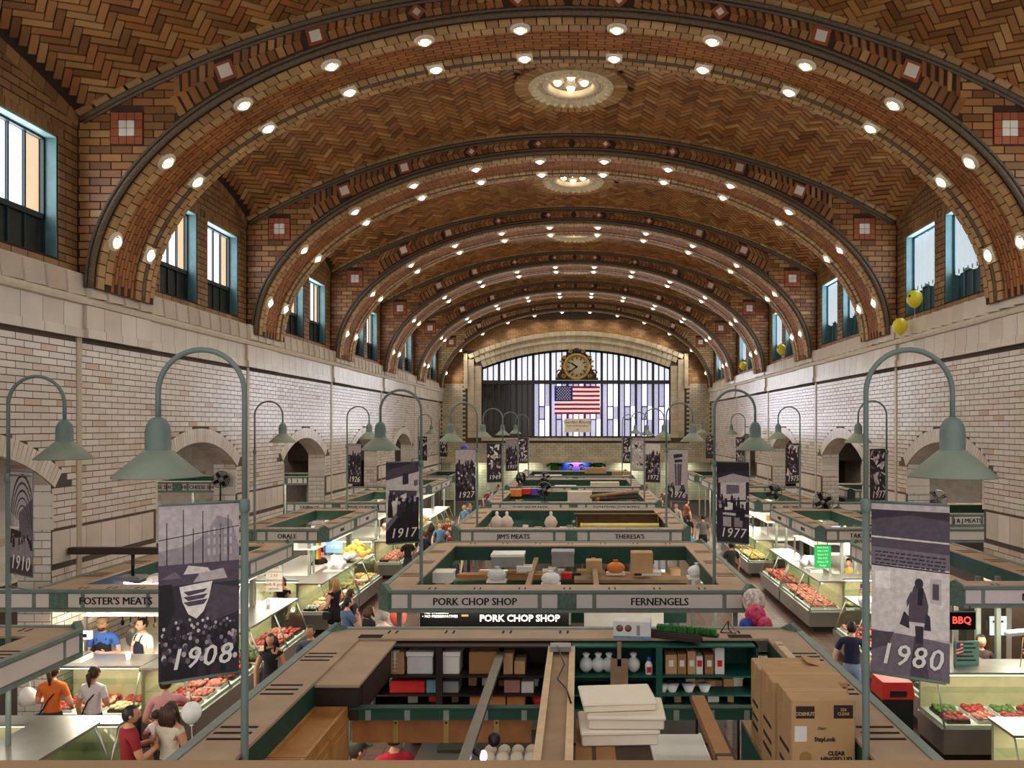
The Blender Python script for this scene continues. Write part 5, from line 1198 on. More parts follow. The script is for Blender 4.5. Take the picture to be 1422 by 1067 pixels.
# ---- insides of the centre stalls
def interior(k):
    y0, y1 = center_y(k), center_y(k)+5.5
    x0, x1 = CX-CH_, CX+CH_
    if k == 0: y0, y1 = 4.7, 10.8
    t = thing('stall_partition', 'dark green partition down the middle of %s centre stall' % SN[k], 'partition', (CX, (y0+y1)/2, 0)); L = y1-y0-2.2
    MB().b2(-.03, .03, -L/2, L/2, .02, 1.9 if k else 1.7).build('panel', m_ingr, t); MB().b2(-.05, .05, -L/2, L/2, 1.9 if k else 1.7, 1.96 if k else 1.76).build('cap_rail', m_frame, t)
    if k:
        t = thing('stall_backdrop', 'dark green board across the far end inside %s centre stall' % SN[k], 'panel', (CX, y1-.62, 0)); MB().b2(x0-CX+.5, x1-CX-.5, -.03, .03, 1.0, 2.03).build('panel', m_ingr, t); MB().b2(x0-CX+.5, x1-CX-.5, -.4, -.03, 2.02, 2.05).build('shelf', m_ingr, t)
    for s, nm in ((-1, 'left'), (1, 'right')) if k else ():
        t = thing('stall_counter', 'white topped steel counter on the %s inside %s centre stall' % (nm, SN[k]), 'counter', (CX+s*2.5, (y0+y1)/2, 0))
        MB().b2(-.42, .42, -L/2+.2, L/2-.2, .05, .86).build('body', m_steel, t); MB().b2(-.46, .46, -L/2+.15, L/2-.15, .86, .92).build('top', m_wht, t); MB().b2(-.36,.36,-L/2+.25,L/2-.25,0,.05).build('plinth', m_blkm, t)
        t = thing('work_table', 'steel work table %s of the partition in %s centre stall' % (nm, SN[k]), 'table', (CX+s*.62, (y0+y1)/2+.2, 0))
        MB().b2(-.35, .35, -1.6, 1.6, .86, .9).build('top', m_wht if s < 0 else m_steel, t)
        for px, py in ((-.3,-1.5),(.3,-1.5),(-.3,1.5),(.3,1.5)): MB().b2(px-.025, px+.025, py-.025, py+.025, 0, .86).build('leg', m_steel, t)
for k in range(6): interior(k)
for k in range(1, 6):
    y1 = center_y(k)+5.5; yb = y1-.78
    clutter('on %s centre stall shelf' % SN[k], 24 if k < 4 else 18, lambda u, yb=yb: (CX-2.45+4.9*u, yb-.06, 2.05), 30+k, .14, .32)
    clutter('on left table of %s centre stall' % SN[k], 4, lambda u, k=k: (CX-.62, center_y(k)+1.6+2.6*u, .9), 50+k, .2, .42)
    clutter('on right table of %s centre stall' % SN[k], 4, lambda u, k=k: (CX+.62, center_y(k)+1.6+2.6*u, .9), 60+k, .2, .42)
t = thing('steel_cabinet', 'tall steel cabinet with dark cloth on top under the steel track in nearest centre stall', 'cabinet', (-1.03, 9.2, 0)); MB().b2(-.8,.7,-.5,.55,0,1.72).build('body', m_steel, t); MB().b2(-.82,.72,-.52,.57,1.72,1.76).build('top', m_steel, t); MB().b2(-.6,.6,-.1,.5,1.76,1.79).build('cloth', M('dark_green_cloth', (62,66,54), .7, var=.2), t)
for x in (-.4, .3): d = MB().b2(x-.33,x+.33,-.52,-.5,.1,1.65).build('door', m_steel, t); MB().b2(x+.25,x+.28,-.55,-.52,.7,1.0).build('handle', m_blkm, d)
t = thing('roll_bag', 'clear bag of white rolls on the work table at bottom of picture', 'bag', (-.76, 8.92, 1.76))
me = MB().ball((0,0,.06), (.075,.1,.06), 10, 6).mesh('roll', m_foam)
for i in range(8): link('roll', me, t, (-.24+.155*(i % 4), -.11+.2*(i//4), 0))
MB().b2(-.34,.32,-.24,.22,0,.012).build('bag_base', m_plas, t)
t = thing('steel_cooler', 'white topped steel cooler under the louvre panel', 'cooler', (1.1, 8.9, 0)); MB().b2(-.5,1.0,-.7,.6,0,1.1).build('body', m_wht, t); MB().b2(-.52,1.02,-.72,.62,1.1,1.15).build('top', m_steel, t); MB().b2(-.4,.2,-.72,-.7,.3,1.0).build('door', m_steel, t)
# second stall: cartons, machines and timbers as in the photograph
def pbox(name, lbl, cat, a, b, yt, yb, Y, d, mat, **k):
    x0, x1, z0, z1 = pxb(a, b, yt, yb, Y); return carton(name, lbl, cat, x0, x1, Y, Y+d, z0, z1, mat, **k)
pl = rail('long brown timber across the left of second centre stall', -2.55, -.4, 16.6, 2.3, 2.4, mat=m_card2, name='timber', cat='timber', d=.14)
pl = rail('grey timber shelf across the right of second centre stall', -.1, 2.3, 16.9, 2.2, 2.27, mat=m_tim, name='timber', cat='timber', d=.4)
rail('narrow timber running lengthwise in left half of second centre stall', -1.02, -.92, 16, 2.42, 2.5, d=4.2, mat=m_tim, name='timber', cat='timber')
rail('narrow timber running lengthwise in right half of second centre stall', .28, .38, 16, 2.42, 2.5, d=4.2, mat=m_tim, name='timber', cat='timber')
pbox('cardboard_box', 'tall brown box with peaked top in second centre stall', 'box', 877, 907, 768, 797, 16.75, .36, m_card, flaps=False)
x0, x1, z0, z1 = pxb(877, 907, 768, 797, 16.75)
pbox('cardboard_box', 'short brown labelled box left of the tall one in second centre stall', 'box', 814, 836, 779, 796, 16.75, .3, m_card)
pbox('grey_machine', 'long grey machine housing in left half of second centre stall', 'machine', 682, 727, 771, 789, 16.5, .5, m_gray, lid=m_wht)
pbox('grey_machine', 'square grey machine beside the middle of second centre stall', 'machine', 766, 797, 767, 788, 17.2, .4, m_gray, lid=True)
pbox('box', 'white paper box on the timber in second centre stall', 'box', 717, 739, 787, 795, 16.4, .25, m_lbl)
pbox('storage_tub', 'wide white tub with lid at left in second centre stall', 'tub', 598, 628, 796, 810, 15.4, .4, m_wht, lid=True)
t = thing('white_canopy_top', 'long white metal cabinet top in right half of second centre stall', 'cabinet', (.85, 15.3, 0)); MB().b2(-.75, .75, -.3, .3, 1.2, 2.15).build('body', m_wht, t); MB().b2(-.78, .78, -.33, .33, 2.15, 2.2).build('top', m_wht, t); MB().b2(-.7,.7,-.26,.26,0,1.2).build('base', m_steel, t)
for i, (px, py, m, nm) in enumerate(((855, 790, m_or, 'orange'), (985, 800, m_bagw, 'white'), (998, 806, m_bagw, 'crumpled white'), (968, 795, m_bagw, 'small white'), (765, 805, m_bagw, 'pale'), (690, 800, m_plas, 'clear'))):
    p = at(px, py, 16.2 if i else 17.2); t = thing('plastic_bag', '%s plastic bag lying on second centre stall goods, %s listed by depth' % (nm, ORD[i]) if False else '%s plastic bag heaped inside second centre stall' % nm, 'bag', (p.x, p.y, p.z-.08))
    MB().ball((0,0,.1), (.2,.15,.13), 10, 7).build('bag', m, t); MB().lathe([(.02,.2),(.06,.27)], 8).build('knot', m, t); MB().b2(-.2,.2,-.15,.15,-.04,.0).build('tray', m_trayw, t)
# third stall: long brown shelf roof, yellow tube, white pots
x0, x1, z0, z1 = pxb(797, 918, 706, 722, 23.6)
t = thing('cardboard_roof', 'long brown board roof over a shelf in third centre stall', 'shelf', ((x0+x1)/2, 24.0, 1.95)); w = (x1-x0)/2
MB().box((0,0,.9), (2*w,1.1,.03), 0, Matrix.Rotation(-.12, 3, 'X')).build('roof_board', m_card, t); MB().b2(-w+.1, w-.1, .2, .24, 0, .86).build('back_panel', m_tim, t); MB().b2(-w+.1, w-.1, -.2, .22, .3, .33).build('shelf', m_tim, t); MB().b2(-w+.1, w-.1, -.2, .22, 0, .03).build('shelf', m_tim, t)
for s in (-1, 1): MB().b2(s*(w-.08)-.02, s*(w-.08)+.02, -.3, .24, 0, .86).build('side_panel', m_tim, t)
clutter('under brown board roof', 9, lambda u: (.2+2.1*u, 23.95, 2.28), 91, .12, .22)
p = at(807, 731, 22.6); q = at(915, 731, 22.6)
t = thing('paper_roll', 'long yellow wrapped roll in third centre stall', 'roll', (p.x, p.y, p.z)); L = q.x-p.x; MB().tube([(0,0,0),(L,0,0)], .085, 12).build('roll', M('yellow_wrap', (232,206,120), .5, var=.06), t); MB().tube([(-.03,0,0),(.05,0,0)], .092, 12).build('end_cap', M('yellow_cap', (236,214,60), .5), t)
for i, px in enumerate((690, 704, 765)):
    p = at(px, 727, 23.6); t = thing('wrapped_pot', 'white wrapped bundle with knotted top in third centre stall, %s from left' % ORD[i], 'bundle', (p.x, p.y, p.z-.1), 0, 'white bundles in the third centre stall')
    MB().lathe([(.16,0),(.2,.12),(.14,.26),(.04,.34),(.05,.38),(.0,.4)], 12).build('bundle', M('pinkish_white', (226,204,192), .5, var=.08), t); MB().ball((0,0,.4), (.05,.05,.06), 8, 5).build('knot', m_bagw, t)
rail('dark shelf edge along the middle of third centre stall', -2.5, .1, 23.5, 2.2, 2.3, mat=m_dkbr, name='timber', cat='timber', d=.3)
# fans
def fan(lbl, p, r, rz=0, mat=m_wire, stand=True, fl=2.75):
    sl = p[2]-fl
    t = thing('fan', lbl, 'fan', p, rz)
    for i in range(5): MB().lathe([(r*(i+1)/5*.98, 0),(r*(i+1)/5, .008),(r*(i+1)/5*.98,.016)], 24, (0,-.06-.012*(5-i),0), RX).build('guard_ring', mat, t)
    for i in range(10): a = PI*i/10; MB().tube([(math.cos(a)*r,-.06,math.sin(a)*r),(0,-.12,0),(-math.cos(a)*r,-.06,-math.sin(a)*r)], .006, 5).build('guard_wire', mat, t)
    MB().lathe([(r,-.06),(r+.015,0),(r,.07)], 24, (0,0,0), RX).build('shroud', mat, t)
    for i in range(4):
        a = PI/2*i+.5; mb = MB(); mb.box((math.cos(a)*r*.5,-.0,math.sin(a)*r*.5), (r*.8,.015,r*.45), 0, Matrix.Rotation(-a, 3, 'Y') @ Matrix.Rotation(.5, 3, 'X')); mb.build('blade', m_blkm, t)
    MB().lathe([(.0,-.1),(.06,-.1),(.07,.12),(0,.14)], 12, (0,0,0), RX).build('motor', m_gray, t)
    if stand: MB().tube([(0,.1,0),(0,.12,-sl)], .02, 8).build('stand', m_wire, t); MB().lathe([(.0,-sl),(.14,-sl),(.14,-sl+.02),(0,-sl+.03)], 12, (0,.1,0)).build('foot', m_wire, t)
    return t
fan('wire cage fan standing on fourth centre stall, lower one', at(756, 680, 28.6), .27); fan('wire cage fan behind another on fourth centre stall, upper one', at(757, 664, 36.1), .24)
fan('dark fan tilted sideways on fifth centre stall', at(723, 664, 36.3), .26, .9)
fan('white fan with black blades above second right stall', at(1302, 694, 22.2), .26, -.2, m_wht); fan('dark wire fan on third right stall, nearer one', at(1143, 697, 26.5), .32, -.3); fan('dark wire fan on third right stall, farther one', at(1074, 684, 31.5), .32, -.4)
fan('round dark fan on ledge beyond second left arch', (-9.72, 21.55, 4.05), .22, .5, m_wire, True, 3.3)
# fourth and fifth stalls
for i, (a, b, yt, yb, Y, m, nm, lb, cat) in enumerate(((788, 822, 683, 697, 30.5, m_foam, 'paper_heap', 'crumpled cream paper sheet on fourth centre stall', 'paper'), (770, 800, 675, 690, 37.6, m_foam, 'paper_heap', 'cream wrapped heap on fifth centre stall', 'paper'), (709, 724, 680, 690, 33, m_or, 'basket', 'orange basket on fourth centre stall', 'basket'), (725, 737, 679, 687, 33.2, m_redp, 'basket', 'red basket on fourth centre stall', 'basket'), (738, 748, 679, 688, 33.2, m_purp, 'basket', 'purple basket on fourth centre stall', 'basket'), (820, 860, 670, 678, 38, m_foam, 'box', 'row of pale boxes on fifth centre stall', 'box'), (742, 780, 660, 668, 44, m_foam, 'box', 'pale heap of boxes on sixth centre stall', 'box'), (850, 875, 655, 662, 45, m_card, 'box', 'brown box on sixth centre stall', 'box'), (812, 842, 650, 658, 46, m_card, 'box', 'long brown box near the far gallery', 'box'))):
    pbox(nm, lb, cat, a, b, yt, yb, Y, .5, m)
for i, (a, b, y0_, y1_) in enumerate(((822, 886, 690, 683), (830, 884, 694, 691))):
    p = at(a, y0_, 29.6); q = at(b, y1_, 31.5); t = thing('timber', 'long %s timber lying slantwise on fourth centre stall' % ('pale' if i == 0 else 'dark'), 'timber', p); d = q-Vector(p); MB().tube([(0,0,0), tuple(d)], .08, 4).build('beam', m_tim if i == 0 else m_dkbr, t); MB().ball((0,0,0), .085, 6, 4).build('end', m_card2, t)
for i in range(4):
    p = at(905+i*11, 646, 52); t = thing('display_screen', 'small lit panel under the far gallery, %s from left' % ORD[i], 'sign', (p.x, p.y, p.z)) if False else None
for i, (px, m) in enumerate(((770, m_grn), (785, m_bluep), (800, m_purp), (815, m_bluep), (830, m_grn))):
    p = at(px, 650, 57.4); t = thing('hanging_shirt', 'coloured shirt hung below far gallery, %s from left' % ORD[i], 'shirt', p, 0, 'shirts under the far gallery'); MB().prism([(-.3,-.35),(.3,-.35),(.3,.2),(.55,.05),(.6,.2),(.25,.4),(-.25,.4),(-.6,.2),(-.55,.05),(-.3,.2)], .06).build('cloth', m, t); MB().tube([(0,.03,.4),(0,.03,.5)], .012, 5).build('hook', m_wire, t)

# ---- left side: signs, heaps, scales
def sign_board(name, lbl, p0, p1, Y, mat, lines, tm, size, th=.02, cat='sign', emit=None):
    a = at(p0[0], p0[1], Y); b = at(p1[0], p1[1], Y); t = thing(name, lbl, cat, (a.x, Y, b.z)); w, h = b.x-a.x, a.z-b.z
    MB().b2(0, w, 0, th, 0, h).build('board', mat, t); MB().b2(0, w, -.006, 0, h-.02, h).build('edge', m_frame, t)
    for x in (w*.2, w*.8): MB().tube([(x,th/2,h),(x,th/2,h+max(.02, 2.43-a.z))], .008, 5).build('hanger', m_wire, t)
    for i, s in enumerate(lines): letters(s, size, tm[i % len(tm)], t, (w/2, -.004, h*(1-(i+.7)/(len(lines)+.4))), depth=.002)
    return t
m_rtx = M('red_ink', (190,50,44), .5, var=0)
sign_board('price_sign', 'white paper sign with red and gold writing by the left counter', (369, 784), (392, 822), 18.6, m_lbl, ['Fresh', 'Chickens', '2.99', 'American', 'lamb & goat', 'whole'], [m_rtx, m_gold], .1)
t = thing('rainbow_flag', 'small rainbow striped flag hanging in the third left stall', 'flag', at(433, 777, 23.0)); cols = [(210,50,50),(230,130,50),(236,216,70),(60,150,70),(60,110,190),(150,190,220)]
for i, c in enumerate(cols): MB().b2(.08*(5-i)*.55, .08*(6-i)*.55, 0, .012, 0, .62).build('stripe', M('rainbow_%d' % i, c, .6, var=.04), t)
MB().tube([(-.01,.006,.62),(.28,.006,.62)], .008, 6).build('rod', m_wire, t)
t = thing('blue_sign', 'blue and white sign under side fascia of third left stall', 'sign', at(452, 768, 23.4)); MB().b2(0,.5,0,.02,0,.35).build('board', M('light_blue_sign', (120,160,230), .4, var=.05, emit=.5), t); letters('OPEN', .14, m_wht, t, (.25,-.004,.18))
def heap(name, lbl, cat, p, n, r, mat, spread, seed, base=m_trayw, part='bag'):
    t = thing(name, lbl, cat, p); rr = random.Random(seed); MB().b2(-spread[0]*1.1, spread[0]*1.1, -spread[1]*1.1, spread[1]*1.1, 0, .02).build('tray', base, t)
    me = MB().ball((0,0,0), (r, r*.85, r*.75), 8, 6).mesh(part, mat)
    for i in range(n):
        a = rr.uniform(0, 2*PI); q = math.sqrt(rr.random()); x, y = spread[0]*q*math.cos(a), spread[1]*q*math.sin(a); o = link(part, me, t, (x, y, r+.0+spread[2]*(1-q)*rr.uniform(.3, 1))); o.rotation_euler = (rr.uniform(0,3), rr.uniform(0,3), rr.uniform(0,3))
    return t
heap('bagged_goods', 'yellow heap of bagged goods on the fourth left aisle case', 'bags', (-7.05, 25.2, 1.36), 34, .12, m_yel, (.42, .38, .42), 3)
heap('bagged_goods', 'white heap of plastic bags on the third left aisle case', 'bags', (-7.0, 22.9, 1.36), 12, .12, m_bagw, (.25, .3, .3), 4)
heap('bagged_goods', 'small white heap of bags with dark dish beside the yellow heap', 'bags', (-7.0, 24.2, 1.36), 5, .12, m_bagw, (.15, .15, .2), 5, m_trayb)
heap('bagged_goods', 'yellow heap of goods far down the left aisle', 'bags', (-6.8, 32.6, 1.36), 24, .13, m_yel, (.4, .5, .35), 6)
heap('bagged_goods', 'pale heap of goods beyond the yellow heap in left aisle', 'bags', (-6.8, 33.9, 1.36), 16, .13, m_meat[2], (.4, .5, .3), 7)
heap('bagged_goods', 'white heap of bags on second right aisle case', 'bags', (6.75, 23.2, 1.36), 12, .12, m_bagw, (.2, .3, .3), 8)
heap('bagged_goods', 'mixed bright goods heap far down the right aisle', 'bags', (6.7, 36.5, 1.36), 20, .13, m_grn, (.35, .6, .3), 9)
heap('bagged_goods', 'red heap of goods far down the right aisle', 'bags', (6.7, 34, 1.36), 16, .13, m_meat[0], (.35, .5, .2), 10)
def scale_machine(lbl, x, y, z, rz=0):
    t = thing('weighing_scale', lbl, 'scale', (x, y, z), rz); MB().b2(-.2,.2,-.18,.18,0,.09).build('body', m_wht, t); MB().b2(-.19,.19,-.16,.16,.10,.115).build('pan', m_steel, t); MB().b2(-.03,.03,.14,.18,.09,.35).build('column', m_wht, t); MB().b2(-.18,.18,.12,.2,.33,.47).build('display_head', m_wht, t); MB().b2(-.12,.12,.115,.12,.37,.43).build('screen', m_blkm, t)
scale_machine('white weighing scale on the first left aisle case', -7.0, 15.6, 1.36, PR); scale_machine('white weighing scale behind counter of case facing camera', -8.9, 14.05, 1.36); scale_machine('white weighing scale on the third right aisle case', 6.7, 22.6, 1.36, MP); scale_machine('white weighing scale on second right aisle case', 6.7, 18.3, 1.36, MP)
for i, (x, y) in enumerate(((-8.0, 14.1), (-7.2, 18.4))):
    t = thing('paper_cup', 'pale paper cup on left counter, %s' % ('nearer to the long letter sign' if i == 0 else 'by the young man'), 'cup', (x, y, 1.36)); MB().lathe([(.035,0),(.05,.12),(.045,.12),(0,.01)], 12).build('cup', m_bagw, t); MB().lathe([(.05,.115),(.055,.12),(.05,.125)], 12).build('rim', m_plas, t)
# kitchen wall behind the long letter sign: cupboards, utensils, white box
t = thing('kitchen_cupboard', 'white steel wall cupboard behind the two butchers', 'cabinet', (-8.5, 15.9, 1.9)); MB().b2(-.6,.6,0,.35,0,.6).build('body', m_wht, t)
for s in (-.3, .3): d = MB().b2(s-.28, s+.28, -.02, 0, .03, .57).build('door', m_wht, t); MB().b2(s-.02,s+.02,-.035,-.02,.1,.2).build('handle', m_steel, d)
t = thing('back_wall_panel', 'pale panel wall behind the two butchers', 'panel', (-8.1, 16.35, 0)); MB().b2(-1.0,1.0,0,.04,0,2.38).build('sheet', M('pale_yellow_panel', (224,218,190), .5, var=.05), t); MB().b2(-1.0,1.0,-.02,0,.9,.94).build('trim_strip', m_steel, t)
t = thing('utensil_rack', 'black utensil rail with hanging tools behind the two butchers', 'rack', (-8.4, 15.75, 1.78)); MB().tube([(-.7,0,0),(.7,0,0)], .015, 6).build('rail', m_steel, t)
for i in range(9): MB().tube([(-.65+.16*i,0,0),(-.65+.16*i,0,-.12-.05*(i % 3))], .012, 5).build('hook', m_blkm, t); MB().ball((-.65+.16*i,0,-.18-.05*(i % 3)), (.04,.015,.06), 8, 5).build('tool', [m_blkm, m_steel, m_redp][i % 3], t)
t = thing('meat_slicer', 'round steel slicer behind counter between the butchers', 'machine', (-8.55, 15.35, 1.1)); MB().lathe([(0,-.04),(.2,-.02),(.21,0),(.2,.02),(0,.04)], 20, (0,0,.3), RX).build('disc', m_steel, t); MB().b2(-.2,.2,-.15,.2,0,.12).build('base', m_steel, t); MB().tube([(0,.1,.05),(0,.1,.3)], .05, 8).build('arm', m_gray, t)
t = thing('back_bench', 'steel back bench behind the two butchers', 'bench', (-8.2, 15.55, 0)); MB().b2(-.9,.9,-.25,.3,1.04,1.1).build('top', m_steel, t); MB().b2(-.85,.85,-.2,.28,0,1.04).build('body', m_wht, t)
# long dark light fitting above the second left stall
p = at(90, 768, 14.6)
t = thing('long_light_fitting', 'long dark light fitting above the second left stall', 'lamp', (-8.2, 14.6, p.z-.02)); MB().b2(-1.15,1.2,-.08,.08,0,.12).build('housing', m_dkbr, t); MB().tube([(.0,0,0),(.0,0,-.4)], .03, 8).build('stem', m_blkm, t); MB().b2(-.2,.2,-.15,.15,-.46,-.4).build('ballast', m_gray, t)
for i, (x, y, rz, L) in enumerate(((-7.75, 15.1, .5, .9), (-7.7, 23.4, .5, 1.1), (-7.8, 22.6, .0, .8), (-8.3, 14.9, 2.6, .8))):
    t = thing('tube_lamp', 'violet white tube lamp inside %s left stall, %s one' % ('second' if y < 20 else 'third', ORD[i]), 'lamp', (x, y, 2.45), rz, 'violet tube lamps'); MB().b2(-L/2,L/2,-.05,.05,0,.05).build('housing', m_wht, t); MB().tube([(-L/2,0,.07),(L/2,0,.07)], .022, 6).build('tube', m_tubeP, t)
for i, (xr, y, z) in enumerate(((7.4, 23.0, 2.5), (7.6, 17.6, 2.45), (7.1, 12.6, 2.2), (8.2, 14.8, 2.48))):
    t = thing('tube_lamp', 'violet white tube lamp inside the right stalls, %s from the far end' % ORD[i], 'lamp', (xr, y, z), .3, 'violet tube lamps'); MB().b2(-.4,.4,-.05,.05,0,.05).build('housing', m_wht, t); MB().tube([(-.38,0,.07),(.38,0,.07)], .022, 6).build('tube', m_tubeP, t)
# clutter on the side stalls
for k in range(1, 5):
    clutter('in %s left stall' % ORD[k], 5, lambda u, k=k: (-9.0+1.4*u, center_y(k)+1.2+3.2*u, 2.05), 130+k, .2, .4)
    if k > 1: clutter('in %s right stall' % ORD[k-1], 5, lambda u, k=k: (7.2+1.2*u, center_y(k)+1.4+3.0*u, 1.9), 140+k, .2, .4)
    for s, nm in ((-1, 'left'), (1, 'right')):
        if s > 0 and k == 1: continue
        xa = -8.3 if s < 0 else 7.9
        t = thing('stall_rack', 'tall steel rack inside the %s stall, %s from the camera' % (nm, ORD[k if s < 0 else k-1]), 'rack', (xa, center_y(k)+3.2, 0))
        for z in (.5, 1.2, 1.86 if s > 0 else 2.0): MB().b2(-.85,.85,-1.9,1.9,z,z+.04).build('shelf', m_wht, t)
        for px, py in ((-.8,-1.85),(.8,-1.85),(-.8,1.85),(.8,1.85)): MB().b2(px-.025,px+.025,py-.025,py+.025,0,1.9 if s > 0 else 2.04).build('post', m_steel, t)
# ---- right side: menu board, neon, flags, bin
m_gneon = M('green_lit_board', (50,190,96), .4, var=.1, emit=.7)
sign_board('menu_board', 'bright green lit menu board with pale writing in the second right stall', (1131, 757), (1154, 789), 21.2, m_gneon, ['Farm fresh', 'Ham 3.99', 'Bacon 4.5', 'Ribs 5.29', 'Chops 3.8', 'Today'], [M('pale_ink', (220,250,220), .5, var=0, emit=.6)], .07)
t = sign_board('neon_sign', 'dark sign with red glowing letters at the right stall', (1316, 849), (1355, 875), 13.55, m_blk, ['BBQ'], [M('red_neon', (255,50,40), .4, var=0, emit=5)], .17)
def small_flag(lbl, p, rz=.4):
    t = thing('small_flag', lbl, 'flag', p, rz, 'small stick flags'); MB().tube([(0,0,0),(.06,0,.5)], .008, 5).build('stick', m_gold, t)
    for i in range(7): MB().b2(.05, .05+.28, -.004, .004, .2+.03*i+.0, .23+.03*i).build('stripe', M('flag_red2', (176,40,50), .7, var=.05) if i % 2 == 0 else m_wht, t)
    MB().b2(.05,.17,-.007,.007,.31,.41).build('canton', M('flag_blue2', (44,46,110), .7), t)
small_flag('small striped stick flag beside red glowing sign', (6.36, 13.45, 1.4), .6); small_flag('small striped stick flag over the right aisle case', (6.6, 18.75, 1.36), .3); small_flag('small striped stick flag at right edge of picture', (7.5, 13.5, 1.4), .2)
t = thing('potted_plant', 'small potted plant on the right aisle case', 'plant', (6.68, 17.6, 1.36)); MB().lathe([(.06,0),(.08,.14),(.07,.14),(0,.12)], 12).build('pot', m_wht, t)
for i in range(12): a = i*2.4; MB().tube([(0,0,.12),(.06*math.cos(a),.06*math.sin(a),.26+.02*(i % 4))], [.008,.02], 5).build('leaf', m_grn, t)
t = thing('waste_bin', 'black bin with red lid in the right aisle', 'bin', (5.42, 13.75, 0)); MB().b2(-.26,.26,-.26,.26,0,.86).build('body', m_blkm, t); MB().box((0,0,1.0), (.56,.56,.28), 0, None, .9).build('lid', m_redp, t); MB().b2(-.14,.14,-.285,-.275,.9,1.0).build('flap', m_blkm, t)
t = thing('bbq_oven', 'steel framed glass oven cabinet behind right counter', 'oven', (8.0, 15.3, 0)); MB().b2(-.9,.9,-.3,.4,.9,2.1).build('body', m_dkbr, t); MB().b2(-.95,.95,-.34,-.3,.9,.98).build('front_rail', m_steel, t); MB().b2(-.95,-.85,-.34,-.3,.98,2.1).build('front_post', m_steel, t); MB().b2(.05,.15,-.34,-.3,.98,2.1).build('front_post', m_steel, t); MB().b2(-.85,.05,-.33,-.32,.98,2.05).build('glass_door', m_gl, t); MB().b2(-.9,.9,-.3,.4,0,.9).build('base', m_steel, t)
t = thing('notice', 'pale blue notice sheet on the oven at right', 'notice', at(1386, 868, 14.945)); MB().b2(-.16,.16,0,.01,-.2,.16).build('sheet', M('pale_blue_paper', (196,214,230), .6, var=.03), t); MB().b2(-.1,.1,-.004,0,.04,.08).build('line', m_txt, t)
t = thing('notice', 'green handwritten notice on counter beside the striped flag', 'notice', (6.63, 13.6, 1.6)); MB().b2(-.22,.22,0,.01,-.2,.22).build('sheet', M('pale_green_paper', (130,180,160), .6, var=.05), t)
for i in range(5): MB().b2(-.16,.16-.03*(i % 3),-.004,0,-.12+.07*i,-.1+.07*i).build('line', m_txt, t)
heap('melons', 'pale yellow melons in corner case at right', 'fruit', (6.6, 10.85, .62), 9, .16, M('pale_melon', (214,196,120), .5, var=.15), (.5, .2, .1), 12, m_trayw, 'melon')
t = thing('cheese_board', 'crumpled green bag and red print sign behind the far brown beam', 'sign', (2.0, 11.4, 1.6)); MB().box((0,0,.65), (.9,.03,.26), 0, Matrix.Rotation(-.15, 3, 'Y')).build('board', m_redp, t); MB().box((0,-.02,.65), (.8,.01,.18), 0, Matrix.Rotation(-.15, 3, 'Y')).build('face', M('dark_red_print', (110,30,30), .5), t); MB().tube([(-.3,.05,-1.55),(-.3,.05,.6)], .02, 6).build('stand', m_blkm, t); MB().tube([(.3,.05,-1.55),(.3,.05,.6)], .02, 6).build('stand', m_blkm, t); MB().b2(-.4,.4,-.2,.2,-1.6,-1.55).build('foot', m_blkm, t)
# goods in the cross aisle side of the second stall, under its fascia
t = thing('stall_counter', 'steel front counter below the second centre fascia', 'counter', (CX, 13.95, 0)); MB().b2(-2.7,2.7,-.3,.4,.05,1.5).build('body', m_steel, t); MB().b2(-2.75,2.75,-.35,.45,1.5,1.56).build('top', m_wht, t); MB().b2(-2.6,2.6,-.25,.35,0,.05).build('plinth', m_blkm, t)
clutter('below second centre fascia', 12, lambda u: (CX+.2+2.4*u, 13.9, 1.56), 171, .16, .34)
# balloons
def balloon(lbl, p, r, mat, string=True, star=False, L=.6):
    t = thing('balloon', lbl, 'balloon', p); R_ = Matrix.Rotation(.15, 3, 'Y')
    MB().lathe([(0,r*1.08),(r*.5,r*.98),(r*.86,r*.6),(r,.1*r),(r*.9,-.45*r),(r*.55,-.95*r),(r*.12,-1.2*r),(0,-1.22*r)], 18, (0,0,0)).build('skin', mat, t); MB().lathe([(.0,-1.2*r),(.03,-1.3*r),(0,-1.31*r)], 8).build('knot', mat, t)
    if string: MB().tube([(0,0,-1.3*r),(.02,0,-1.3*r-L*.5),(0,.02,-1.3*r-L)], .004, 4).build('string', m_bagw, t)
    return t
balloon('white round balloon above the family in the left aisle', at(266, 990, 10.6), .13, m_bagw, L=.9)
m_ys = M('yellow_balloon', (226,210,50), .3, var=.05)
for i, (px, py, Y, lb) in enumerate(((1270, 415, 21.2, 'yellow smiling balloon against lower right window of nearest bay'), (1250, 453, 22.6, 'yellow balloon caught on the right cornice'), (1085, 485, 38, 'yellow balloon against third right window pair'), (1032, 508, 44.5, 'yellow balloon against farthest right window pair'))):
    p = at(px, py, Y); p.x = CX+W+(-.46); p.y = F*p.x/(px-VX); p.z = H-(py-VY)/F*p.y
    b_ = balloon(lb, p, .2, m_ys, L=.7)
    if i in (0, 2):
        for s in (-1, 1): MB().ball((-.17, s*.06-.05, .05), (.03,.02,.035), 6, 4).build('printed_eye', m_txt, b_)
m_mul = M('speckled_balloon', (214,200,190), .3, var=.5, scale=20); m_mul2 = M('pink_patterned_balloon', (200,60,100), .3, var=.45, scale=18)
balloon('speckled foil balloon at right end of second centre fascia', at(1047, 835, 12.9), .19, m_mul, L=.3); balloon('pink patterned foil balloon under the speckled one', at(1049, 856, 12.6), .17, m_mul2, L=.2); balloon('small pink balloon beside the patterned one', at(1062, 868, 12.4), .12, m_mul2, L=.2); balloon('small blue balloon under the patterned one', at(1036, 869, 12.5), .11, m_bluep, L=.2)
